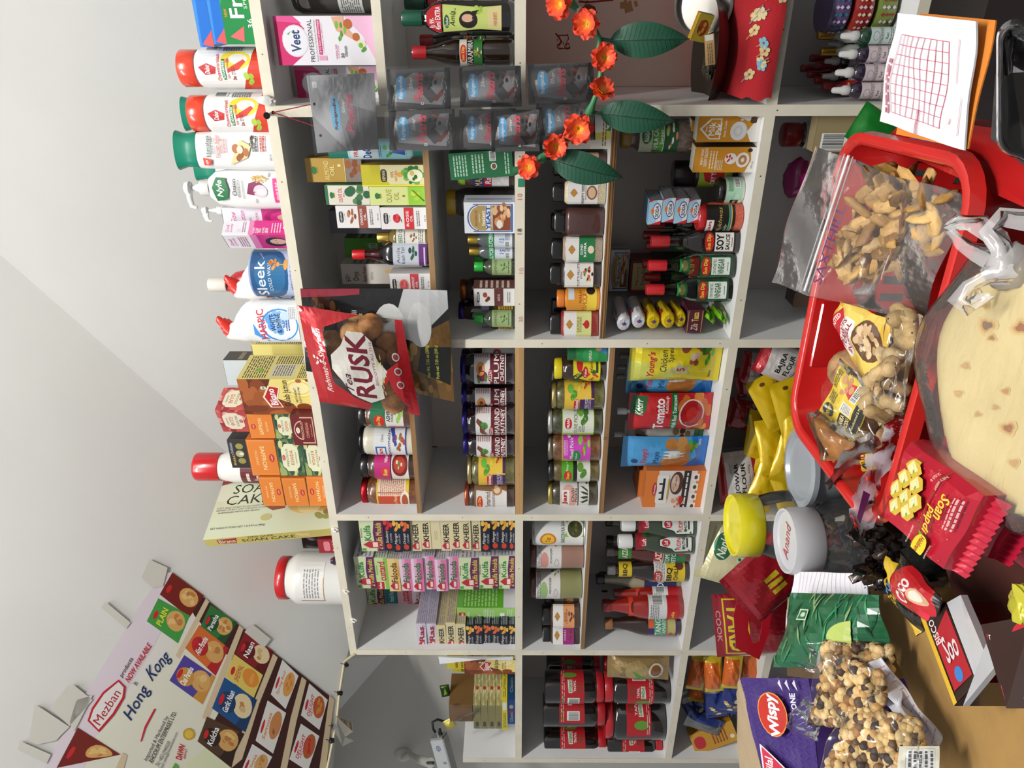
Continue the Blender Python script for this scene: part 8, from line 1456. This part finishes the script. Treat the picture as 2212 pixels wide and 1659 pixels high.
# ---- red sweet packs
sp_=[r(0,0,1,1,'a8182c'),*[e(random.Random(i).uniform(.02,.98),random.Random(i+99).uniform(.02,.98),.006,.005,'c86a4a',6) for i in range(60)],r(.0,.62,1,.632,'7a3a1c'),r(.66,.0,.67,.62,'7a3a1c')]
def cube_(cx,cy,s):
    return [p([(cx-s,cy-s*.3),(cx,cy-s),(cx+s*.9,cy-s*.4),(cx+s*.9,cy+s*.4),(cx-.1*s,cy+s),(cx-s,cy+s*.45)],'c8a838'),p([(cx-s*.9,cy-s*.2),(cx+.1*s,cy-s*.75),(cx+s*.85,cy-s*.3),(cx-.1*s,cy+s*.5)],'e4dc98'),bl(cx,cy-.1*s,s*.5,s*.3,5,['e8e8c8','6a9a3a','f0ead0'],.4)]
for cx,cy in((.16,.3),(.33,.22),(.5,.16),(.3,.4),(.5,.34),(.66,.26),(.62,.44),(.46,.5)): sp_+=cube_(cx,cy,.11)
sp_=[el for el in sp_ if el]+[t('Soan',.3,.82,.3,.12,'e8c838',2,0,.2),t('papdi',.52,.72,.34,.12,'e8c838',2,0,.2),p([(.7,.66),(.76,.7),(.72,.74)],'5a9a2c'),rr(.72,.66,.98,.86,'e0cc30',.45),t("Haldiram's",.85,.76,.22,.07,'8a1c20',3,0,.1),t('ORIGINAL INDIAN SWEETS',.84,.58,.28,.025,'e8c8c0',1),t('TASTE OF TRADITION',.85,.9,.22,.02,'e8c8c0',1),t('NET WEIGHT',.1,.66,.16,.03,'e8c8c0',1),t('250 g',.08,.58,.1,.04,'e8c8c0',1),l(.1,.9,.5,.98,3,'d8a8a8'),r(.9,.04,.98,.1,'e8e8e0'),e(.94,.07,.02,.02,'1a7a30')]
TP=[(1951,941),(1900,1110),(2020,1215),(2108,1055)]
for i in range(4):
    z=1.12-.034*i; P4=[PZ(x,y,1.12)+Vector((0,0,-.034*i))+(R_*.006*((i%2)*2-1) -F_*.006*i) for x,y in TP]
    # slab with real thickness: packet grown downward
    def slab(P4,th,els,lab,i=i):
        P4=[Vector(a) for a in P4]; b=MB(); nu=14
        def base(u,v): return P4[0]*(1-u)*(1-v)+P4[1]*u*(1-v)+P4[2]*u*v+P4[3]*(1-u)*v
        def top(u,v):
            ed=min(u,1-u,v,1-v); q=base(u,v); return tuple(q+Vector((0,0,-(.008*max(0,1-ed/.06)**2)+.0012*math.sin(9*u+7*v+i))))
        def bot(u,v): q=base(u,v); return tuple(q+Vector((0,0,-th)))
        b.grid(top,nu,nu,'a4182c','foil'); b.grid(lambda u,v:bot(1-u,v),4,4,'a4182c','foil')
        for e0 in range(4):
            for k in range(nu):
                def uv(s): return [(s,0),(1,s),(1-s,1),(0,1-s)][e0]
                A1,A2=top(*uv(k/nu)),top(*uv((k+1)/nu)); B1,B2=bot(*uv(k/nu)),bot(*uv((k+1)/nu))
                cen=sum(P4,Vector())/4
                m1=(Vector(A1)+Vector(B1))/2; m2=(Vector(A2)+Vector(B2))/2; m1+=(m1-cen).normalized()*.003; m2+=(m2-cen).normalized()*.003
                b.add([A1,B1,B2,A2,tuple(m1),tuple(m2)],[(0,4,5,3),(4,1,2,5)],'9c1628','foil',True)
        if els: ink(b,els,1,1,onf(top,14,14,(0,0,1)),sx=1/14,sz=1/14,m='gloss')
        # crimped end seals
        for (a,c_) in ((P4[3],P4[2]),):
            o_=((a+c_)/2-sum(P4,Vector())/4).normalized()*.016; n=24; vs=[]
            for k in range(n+1):
                q=a.lerp(c_,k/n)+Vector((0,0,-th/2)); vs+= [q+Vector((0,0,.0015*(-1)**k)),q+o_+Vector((0,0,-.004+.0015*(-1)**k))]
            b.add([tuple(v) for v in vs],[(2*k,2*k+1,2*k+3,2*k+2) for k in range(n)],'b41c38','foil')
        o=b.build('sweet_packet'); tag(o,lab,'packet','red foil sweet packets'); return o
    slab(P4,.031,sp_ if i==0 else None,['topmost red foil sweet packet, printed with pale yellow cubes','red foil sweet packet directly under the printed topmost one','third red foil sweet packet from the top of its stack','lowest red foil sweet packet in its stack'][i])
prism(MB(),[tuple((PZ(x,y,1.12)-F_*.02).xy) for x,y in TP],CZ+.0005,1.12-.034*4+.001,'7a5a38','cardboard').build('low_carton')
tag(bpy.data.objects['low_carton'],'brown carton hidden under the stack of red foil sweet packets','box')
ygp=quad3(D4([(2212,1350),(2212,1260),(2190,1262),(2192,1345)],[.6]*4),.01,'b8b02c','foil','snack_packet','yellow-green packet at the right edge below the red sweet packets','packet',sd=3)
# ---- two big plastic jars
def pjar(cx,y0,y1,xt,zbot,d,lidc,lab,cont,ribb,writing=None,lidm='gloss',bulge=1.0):
    c=PD(xt,(y0+y1)/2,d); R=(y1-y0)/2*d/1560; z1=c.z; H=z1-zbot
    b=MB(); prof=[(R*.85,0),(R*1.0*bulge,.012),(R*1.12*bulge,H*.25),(R*1.15*bulge,H*.5),(R*1.05*bulge,H*.68),(R*.92,H*.78),(R*.9,H*.86)]
    b.lathe(prof,'f0f4f4','thin',n=48,rib=ribb,cap=False); rt=bpy.data.objects.new('plastic_jar',None); COL.objects.link(rt); rt.location=(c.x,c.y,zbot+.0005)
    tag(rt,lab,'jar'); b.build('jar_body',rt)
    q=MB(); q.lathe([(R*.96,H*.8),(R*1.0,H*.81),(R*1.0,H*.955),(R*.96,H*.985),(R*.9,H*.985),(R*.86,H*.965),(R*.2,H*.97)],lidc,lidm,n=48); lo=q.build('lid',rt)
    if writing:
        w=MB(); ink(w,[t(writing,.5,.5,1,1,'a8384c',0,15,.2)],R*1.1,R*.4,lambda x,z,L:(x-R*.55,z-R*.2,H*.972+L*LF)); w.build('handwriting',rt)
    if cont:
        k=MB(); rn=random.Random(6)
        for i in range(cont[0]):
            a=rn.uniform(0,6.28); rr_=R*.85*math.sqrt(rn.random()); zz=rn.uniform(.02,H*cont[1]); k.blob((rr_*math.cos(a),rr_*math.sin(a),zz),(.012,.009,.007),rn.choice(cont[2]),'foil',seed=i,jit=.4,rings=4,n=7)
        o=k.build('wrapped_sweets',rt); o['kind']='stuff'
    return rt
pjar(1130,1066,1202,1577,.9,1.25,'d8cc1c','big clear jar with a worn bright yellow lid in front of the lower shelves',(26,.35,['b8382c','d8a830','3a6a9a','7a7a30']),0)
pjar(1168,1096,1240,1690,.84,1.12,'b8b8bc','ribbed clear jar of dark wrapped sweets with a frosted white lid',(200,.55,['1c1412','2c2018','3c2a20','6a3c24','141012']),.05,'Anand',lidm='plastic',bulge=1.1)
fx=[o for o in COL.objects if o.name.startswith('plastic_jar') and o.parent is None][-2:]
# stands (cartons) beneath them
b=MB(); c=fx[0].location; prism(b,[(c.x-.06,c.y-.05),(c.x+.07,c.y-.05),(c.x+.07,c.y+.06),(c.x-.06,c.y+.06)],CZ+.0005,.9,'5a4630','cardboard'); tag(b.build('low_carton'),'low carton under the yellow-lidded jar','box')
b=MB(); c=fx[1].location; prism(b,[(c.x-.06,c.y-.06),(c.x+.06,c.y-.06),(c.x+.06,c.y+.05),(c.x-.06,c.y+.05)],CZ+.0005,.84,'5a4630','cardboard'); tag(b.build('low_carton'),'thin carton under the ribbed sweet jar','box')
b=MB(); rn=random.Random(15)
for i in range(60):
    q=PD(rn.uniform(1860,1935),rn.uniform(1130,1270),rn.uniform(.92,.97)); b.blob(q,(.014,.009,.006),rn.choice(['18110f','241a16','34251c','120e10']),'foil',seed=i,jit=.4,rings=4,n=7,rot=(rn.uniform(0,3),rn.uniform(0,3),0))
tag(b.build('wrapped_sweets'),'loose heap of dark wrapped sweets spilling between the ribbed jar and the cardboard box','sweets',kind='stuff')
# grey tub behind the basket
b=MB(); c=PD(1765,1010,1.2); b.lathe([(.05,0),(.062,.06),(.066,.062),(.066,.07),(.055,.072),(.05,.066),(.001,.067)],'8c9298','gloss',n=40); o=b.build('plastic_tub'); o.location=(c.x,c.y,c.z-.04); tag(o,'translucent grey round tub with lid behind the left corner of the red basket','tub')
# ---- papers
def grid_paper(nx,ny,c='c86a7a',x0=.08,y0=.08,x1=.94,y1=.9):
    out=[]
    for i in range(nx+1): x=x0+(x1-x0)*i/nx; out.append(r(x-.003,y0,x+.003,y1,c))
    for i in range(ny+1): y=y0+(y1-y0)*i/ny; out.append(r(x0,y-.003,x1,y+.003,c))
    return out
env=[PD(1985,28,.66),PD(2095,325,.58),PD(2155,45,.56),PD(2000,30,.655)]
quad3(D4([(2092,322),(2153,44),(1986,28),(1935,290)],[.575,.555,.66,.68]),.003,'d07c28','paper','envelope','orange brown envelope behind the receipt pad at the top right','envelope',wav=.001)
pad=[r(0,0,1,1,'dcdce2')]+grid_paper(8,9,'c05468',.12,.22,.82,.86)+[t('CASH',.86,.55,.03,.02,'c05468')][:0]+[l(.1,.88,.6,.95,2,'c05468'),t('No.',.2,.13,.05,.02,'c05468'),r(.5,.12,.85,.124,'c05468'),r(.1,.05,.4,.054,'c05468'),t('CASH MEMO',.1,.5,.24,.04,'c05468',1,90)]
quad3(D4([(2085,325),(2112,46),(1938,28),(1900,262)],[.575,.56,.665,.69]),.004,'dcdce2','paper','receipt_pad','pad of white receipt forms with a pale red printed grid at the top right','paper',els=pad,wav=.0015,im='paper')
quad3(D4([(1880,1405),(1870,1238),(1715,1235),(1692,1400)],[.96,.96,1.1,1.12]),.002,'dcdce0','paper','lined_paper','white lined sheet with blue handwriting under the green bean bag','paper',els=[r(0,0,1,1,'dcdce2')]+[r(0,.06*i+.05,1,.06*i+.053,'d8a0ac') for i in range(15)]+[t(s,.25+.0*i,.92-.07*i,.34,.04,'3a3a6a',0,0,.2) for i,s in enumerate(('Green','Seeni','Sabu','Chilli','Rice'))],im='paper')
quad3(D4([(2022,1640),(2035,1585),(1900,1420),(1865,1440)],[.8,.8,.86,.88]),.002,'dcdce2','paper','receipt_slip','crumpled white receipt slip with red grid between chickpea bags and cardboard box','paper',els=[r(0,0,1,1,'dcdce2')]+grid_paper(5,8,'c86a7a',.3,.08,.95,.9)+[t('ZAL',.15,.2,.2,.06,'4a4a5a',0,60,.2)],wav=.004,im='paper')
quad3(D4([(1980,1600),(1985,1575),(1910,1440),(1862,1445)],[.79,.79,.86,.88]),.003,'d4d4dc','paper','paper_fold','folded white paper edge lying over the chickpea bag','paper',wav=.006)
# ---- green bean bag
bn=[r(0,0,1,1,'1e5a3a')]
rn=random.Random(4)
for i in range(60):
    x,y=rn.uniform(0,1),rn.uniform(0,1); a=rn.uniform(-.5,.5); L=rn.uniform(.15,.35); w=.012
    bn.append(p([(x,y),(x+L*math.cos(a)*.5,y+L*math.sin(a)*.5+w),(x+L*math.cos(a),y+L*math.sin(a)),(x+L*math.cos(a)*.5,y+L*math.sin(a)*.5-w)],rn.choice(['2a7a4c','174a30','3a8a58','7a9a6a','124028'])))
bn+=[r(.66,.66,.8,.78,'c8d8b8'),r(.675,.672,.785,.768,'2a6a4a'),e(.73,.72,.03,.03,'c8d8b8'),e(.45,.2,.22,.2,'a8b860',20,0,180),rr(.05,.3,.25,.42,'6aa02c',.4)]
quad3(D4([(1930,1450),(1900,1285),(1712,1280),(1675,1440)],[.88,.9,1.05,1.04]),.024,'1e5a3a','gloss','green_bean_bag','green packet printed with cut beans lying on the papers left of the jars','bag',els=bn,sd=5,wav=.003)
# ---- bags of roasted chickpeas
def nutbag(pix,ds,n,region,lab,sd):
    rt=bpy.data.objects.new('chickpea_bag',None); COL.objects.link(rt); tag(rt,lab,'bag')
    P4=D4(pix,ds); rn=random.Random(sd); b=MB(); nz_=(P4[1]-P4[0]).cross(P4[3]-P4[0]).normalized()
    if nz_.dot(EYE-P4[0])<0: nz_=-nz_
    for i in range(n):
        u,v=rn.uniform(region[0],region[2]),rn.uniform(region[1],region[3]); edge=min(u,1-u,v,1-v); q=P4[0]*(1-u)*(1-v)+P4[1]*u*(1-v)+P4[2]*u*v+P4[3]*(1-u)*v
        b.blob(q+nz_*(rn.uniform(-.004,.012)*min(1,edge*6)),rn.uniform(.005,.0068),rn.choice(['d4b478','c89c60','dcc08c','8a6238','40302a','ccaa70','5c4632','d8b880']),'food',rings=7,n=10,jit=.05,seed=i)
    o=b.build('chickpeas',rt); o['kind']='stuff'
    quad3([q+nz_*.012 for q in P4],.006,'cfcac4','clearwrap','bag_film',parent=rt,sd=sd,wav=.004,nu=18,nv=18)
    return rt
nutbag([(1935,1485),(1935,1395),(1762,1385),(1755,1450)],[.86,.87,.95,.95],300,(.08,.05,.95,.85),'upper clear bag of roasted chickpeas beside the green bean bag',31)
NB2=nutbag([(1905,1580),(1925,1460),(1790,1400),(1752,1570)],[.82,.83,.9,.92],430,(.05,.05,.95,.95),'middle clear bag of roasted chickpeas over the purple carton',32)
NB3=nutbag([(2015,1680),(1990,1560),(1850,1520),(1770,1680)],[.76,.79,.86,.86],480,(.03,.05,.97,.95),'lowest clear bag of roasted chickpeas with a paper label at the bottom edge',33)
quad3(D4([(2030,1690),(2030,1612),(1942,1612),(1938,1690)],[.75,.765,.78,.775]),.001,'c8c4ac','paper','price_label',parent=NB3,els=[r(0,0,1,1,'ccc8b4'),r(.1,.1,.9,.8,'d8d8d8'),*[r(.1,.1+.14*i,.9,.105+.14*i,'555') for i in range(6)],*[r(.1+.27*i,.1,.105+.27*i,.8,'555') for i in range(4)],l(.15,.12,.85,.78,5,'444')],wav=.0005)
quad3(D4([(1775,1600),(1750,1500),(1700,1545),(1715,1585)],[.9,.92,.95,.95]),.012,'b8b8b8','clearwrap','bag_top',parent=NB2,sd=8,wav=.004)
# ---- purple carton
pu=[r(0,0,1,1,'3a2468')]
for i in range(18):
    for j in range(9):
        x,y=(i+.5*(j%2))/18,j/9; w=.05; pu.append(p([(x,y),(x+w*.5,y+w),(x+w*.62,y+w),(x+w*.12,y)] if (i+j)%2 else [(x+w*.5,y),(x,y+w),(x+.12*w,y+w),(x+w*.62,y)],'4c3482'))
pu+=[e(.36,.42,.2,.2,'e08a3c'),e(.36,.42,.185,.185,'b02a1c'),t('Wispy',.36,.42,.42,.2,'f0eeee',4,0,.2),t('ZONE',.5,.1,.2,.08,'e8e4f0',3),p([(.05,.6),(.02,.3),(.32,.55)][::-1],'c8283c'),t('Hilal',.1,.5,.1,.12,'f0e8e8',2)][:3]
PUR=D4([(1772,1690),(1748,1466),(1598,1464),(1652,1690)],[.93,1.0,1.08,1.0])
pu2=pu[:163]+[e(.62,.52,.22,.22,'e08a3c'),e(.62,.52,.205,.205,'b02a1c'),t('Wispy',.62,.5,.42,.2,'f0eeee',4,0,.2),t('ZONE',.72,.18,.22,.08,'e8e4f0',3),p([(.34,.82),(.05,.9),(.02,.32)],'dcd4dc'),p([(.31,.8),(.06,.87),(.04,.38)],'b82840'),t('Hilal',.13,.74,.17,.13,'f0e8e8',2,-14),*[p([(.85,.1+.1*i),(.93,.16+.1*i),(.97,.13+.1*i)],'d8d0e0') for i in range(3)]]
rtp=bpy.data.objects.new('snack_carton',None); COL.objects.link(rtp); tag(rtp,'purple patterned snack carton with torn kraft flap at the bottom edge of the photo','box')
quad3(PUR,.0015,'3a2468','print','printed_panel',parent=rtp,els=pu2,wav=.001)
quad3(D4([(1655,1700),(1598,1464),(1590,1500),(1600,1700)],[.995,1.079,1.14,1.1]),.0012,'a08c70','cardboard','inner_flap',parent=rtp,wav=.001)
quad3([PUR[0],PUR[1],PUR[1]+Vector((0,0,-.14)),PUR[0]+Vector((0,0,-.14))],.0015,'3a2468','print','side_panel',parent=rtp,wav=0)
# ---- cardboard box
TOPZ=1.0
k1,k2=PZ(1880,1272,TOPZ),PZ(2040,1690,TOPZ); dv=(k2-k1); nn=Vector((dv.y,-dv.x,0)).normalized()
if nn.dot(k1-EYE)<0: nn=-nn
bxr=bpy.data.objects.new('cardboard_box',None); COL.objects.link(bxr); tag(bxr,'large open brown cardboard box at the bottom right, holding nut bags behind its torn edge','box')
def panel(a,c_,z0,z1,th,name,torn=False):
    d=(c_-a).normalized(); n_=Vector((d.y,-d.x,0)); N=30; vs=[]; rn=random.Random(1)
    for i in range(N+1):
        q=a.lerp(c_,i/N); zt=z1+(rn.uniform(-.003,.002) if torn else 0)
        for s in(-1,1):
            vs+= [(q.x+n_.x*s*th/2,q.y+n_.y*s*th/2,z0),(q.x+n_.x*s*th/2,q.y+n_.y*s*th/2,zt)]
    fs=[]
    for i in range(N):
        o_=i*4; fs+= [(o_,o_+4,o_+5,o_+1),(o_+2,o_+3,o_+7,o_+6),(o_+1,o_+5,o_+7,o_+3),(o_,o_+2,o_+6,o_+4)]
    fs+=[(0,1,3,2),(N*4,N*4+2,N*4+3,N*4+1)]
    b=MB(); b.add(vs,fs,'93713c','cardboard'); b.build(name,bxr)
k2b=k1+dv*1.25
panel(k1,k2b,CZ+.001,TOPZ,.005,'front_panel',True); panel(k1,k1+nn*.2,CZ+.001,TOPZ-.07,.005,'side_panel'); panel(k2b,k2b+nn*.2,CZ+.001,TOPZ-.05,.005,'side_panel'); panel(k1+nn*.2,k2b+nn*.2,CZ+.001,TOPZ-.07,.005,'rear_panel')
fl=[k1,k2b,k2b-nn*.2+Vector((0,0,-.05)),k1-nn*.17+Vector((0,0,-.06))]
b=MB(); fl=[PZ(1878,1270,TOPZ),PZ(2040,1690,TOPZ),PD(2300,1690,.62),PD(2300,1420,.62)]; b.add([tuple(v-Vector((0,0,.0))) for v in fl]+[tuple(v-Vector((0,0,.005))) for v in fl],[(0,1,2,3),(7,6,5,4),(0,4,5,1),(1,5,6,2),(2,6,7,3),(3,7,4,0)],'967440','cardboard'); b.build('top_flap',bxr)
b=MB(); q=[PD(x,y,d) for (x,y),d in zip([(2010,1500),(2020,1560),(2035,1560),(2022,1495)],[.82,.81,.8,.81])]
# ---- dark red biscuit display boxes and packets
def dbox(pix,ds,depthv,cols,els,name,lab,cat='box'):
    P4=D4(pix,ds); v=Vector(depthv); b=MB(); Q=[a+v for a in P4]
    b.add([tuple(a) for a in P4+Q],[(0,1,2,3),(7,6,5,4),(0,4,5,1),(1,5,6,2),(2,6,7,3),(3,7,4,0)],[lin(c) for c in cols],'gloss')
    if els:
        n_=(P4[1]-P4[0]).cross(P4[3]-P4[0]).normalized()
        if n_.dot(EYE-P4[0])<0: n_=-n_
        ink(b,els,1,1,lambda x,z,L:tuple(P4[0]*(1-x)*(1-z)+P4[1]*x*(1-z)+P4[2]*x*z+P4[3]*(1-x)*z+n_*(.0006+L*LF)))
    o=b.build(name); tag(o,lab,cat); return o
dn=Vector((0,0,-.06))
dbox([(2062,1525),(2112,1475),(2042,1300),(1990,1335)],[.68,.66,.78,.8],dn,['2a1a16']*6,[r(0,0,1,1,'2c1a16'),r(0,.0,.14,1,'d8b030'),p([(.2,.1),(.95,.1),(.95,.9),(.2,.7)],'a8202c'),t('COCOMO'[:0]+'Soo',.6,.5,.5,.3,'e8d8d8',2,0,.2),e(.55,.2,.14,.08,'3a7ac0'),t('BISCONNI',.3,.85,.2,.5,'f0e0e0',2,90)],'display_box','open dark biscuit display box with red and yellow edge beside the cardboard box')
dbox([(2110,1475),(2140,1440),(2075,1285),(2045,1302)],[.655,.64,.76,.775],dn*.12,['c4c4c8']*6,None,'box_flap','white inner flap of the biscuit display box standing up')
dbox([(2080,1525),(2150,1440),(2130,1390),(2110,1478)],[.665,.63,.66,.67],dn*.1,['b4b4b8']*6,None,'box_flap','second white flap folded out beside the first one')
dbox([(2175,1530),(2230,1530),(2230,1330),(2120,1350)],[.6,.58,.6,.66],dn,['2c1814']*6,[r(0,0,1,1,'2e1a16'),rr(.05,.72,.6,.9,'b0202c',.3),t('BISCONNI',.33,.81,.46,.1,'f0e0d8',2),t('WITH MILKY',.3,.5,.4,.05,'e0d0c8',1),t('flavors',.3,.4,.3,.06,'e0d0c8',2),rr(.05,.05,.6,.28,'b82a4c',.2),bl(.3,.14,.2,.08,4,['d8b890','f0e0d0'],.4),p([(.6,.3),(1,.5),(1,.1),(.7,.1)],'3a6aa8'),e(.85,.8,.25,.15,'b0202c')],'biscuit_box','black and red biscuit carton at the right edge under the red sweet packets')
coc=[r(0,0,1,1,'1e1614'),p([(0,.2),(.3,.0),(1,.1),(1,.7),(.6,.95),(.2,.8)],'b01c24'),t('Coco',.5,.55,.6,.26,'f0e4e4',3,0,.2),e(.6,.26,.2,.16,'c8a080'),e(.6,.28,.14,.1,'e8d8c8'),p([(.02,.75),(.2,.95),(.5,1),(0,1)],'d8b030'),rr(.04,.05,.28,.2,'c8283c',.3)]
quad3(D4([(2020,1350),(2035,1290),(1945,1195),(1920,1290)],[.78,.77,.86,.88]),.014,'1e1614','gloss','biscuit_packet','small black and red biscuit packet nearest the red sweet packets','packet',els=coc,sd=41,group='small biscuit packets')
quad3(D4([(1985,1375),(2000,1340),(1925,1215),(1915,1260)],[.82,.81,.9,.91]),.012,'1e1614','gloss','biscuit_packet','small yellow and black biscuit packet under the red one','packet',els=[r(0,0,1,1,'d8b030'),r(.3,0,1,1,'1e1816'),t('DOUBLE',.6,.7,.5,.16,'5a9ac8',2),t('CHOCO',.6,.5,.5,.16,'d8b030',2)],sd=42,group='small biscuit packets')
quad3(D4([(1965,1290),(1950,1225),(1915,1200),(1920,1262)],[.86,.87,.9,.9]),.01,'c8a82c','gloss','biscuit_packet','tiny yellow biscuit packet end next to the dark sweets','packet',sd=43,group='small biscuit packets')
prism(MB(),[tuple(PD(x,y,d).xy) for x,y,d in((1915,1190,.98),(1925,1380,.92),(2200,1400,.62),(2200,1200,.62))],CZ+.0005,.925,'4a2018','cardboard').build('flat_carton')
tag(bpy.data.objects['flat_carton'],'dark flat carton underneath the biscuit packets and display boxes','box')
# ---- top right: red tray, clear container, pen
red2=dbox([(2240,460),(2240,290),(1960,250),(1905,310)],[.62,.6,.82,.88],(0,0,-.05),['a81c1c']*6,None,'plastic_tray','red plastic tray at the upper right beside the basket, under the receipt pad','tray')
dbox([(2290,420),(2290,150),(2150,160),(2140,300)],[.5,.48,.55,.56],(0,0,-.004),['141214']*6,None,'dark_panel','black panel edge at the right of the photo under the clear container','panel')
b=MB(); cc=PD(2260,240,.47); ux=-F_; 
def rl(cx,cy,hx,hy,rc,dz,d,n=8):
    out=[]
    for sx_,sy_,a0 in((1,1,0),(-1,1,90),(-1,-1,180),(1,-1,270)):
        for i in range(n+1): a=math.radians(a0+90*i/n); out.append(PD(cx+sx_*(hx-rc)+math.cos(a)*rc,cy+sy_*(hy-rc)+math.sin(a)*rc+((cx+sx_*hx)-2150)*.35,d+dz))
    return out
rs=[rl(2260,190,108,150,45,0,.5),rl(2260,190,104,146,42,-.006,.5),rl(2260,190,98,140,38,-.006,.5),rl(2260,190,92,134,34,.004,.5),rl(2260,190,80,122,28,.03,.5)]
n=len(rs[0]); b.add([tuple(v) for q in rs for v in q],[(j*n+i,j*n+(i+1)%n,(j+1)*n+(i+1)%n,(j+1)*n+i) for j in range(4) for i in range(n)]+[tuple(range(4*n,5*n))],'c8ccd4','milky',True); tag(b.build('clear_container'),'clear rounded plastic container lid at the right edge of the photo','container')
b=MB(); b.tube([PD(1962,312,.8),PD(1985,310,.79),PD(2060,330,.74)],[.007,.006,.004],'2a2a7c','plastic',n=12); tag(b.build('pen'),'blue pen lying on the red tray below the receipt pad','pen')
b=MB(); b.tube([PD(1990,330,.78),PD(2030,345,.76),PD(2070,360,.73)],[.004,.006,.002],'8a8480','milky',n=8); tag(b.build('plastic_scrap'),'grey scrap of plastic beside the blue pen','scrap')
# props underneath the foreground heap
prism(MB(),[tuple(PZ(x,y,.95).xy) for x,y in((1700,1290),(1700,1460),(1860,1480),(1860,1290))],CZ+.0005,.95,'5a4630','cardboard').build('store_carton'); tag(bpy.data.objects['store_carton'],'brown carton underneath the green bean packet and papers','box')
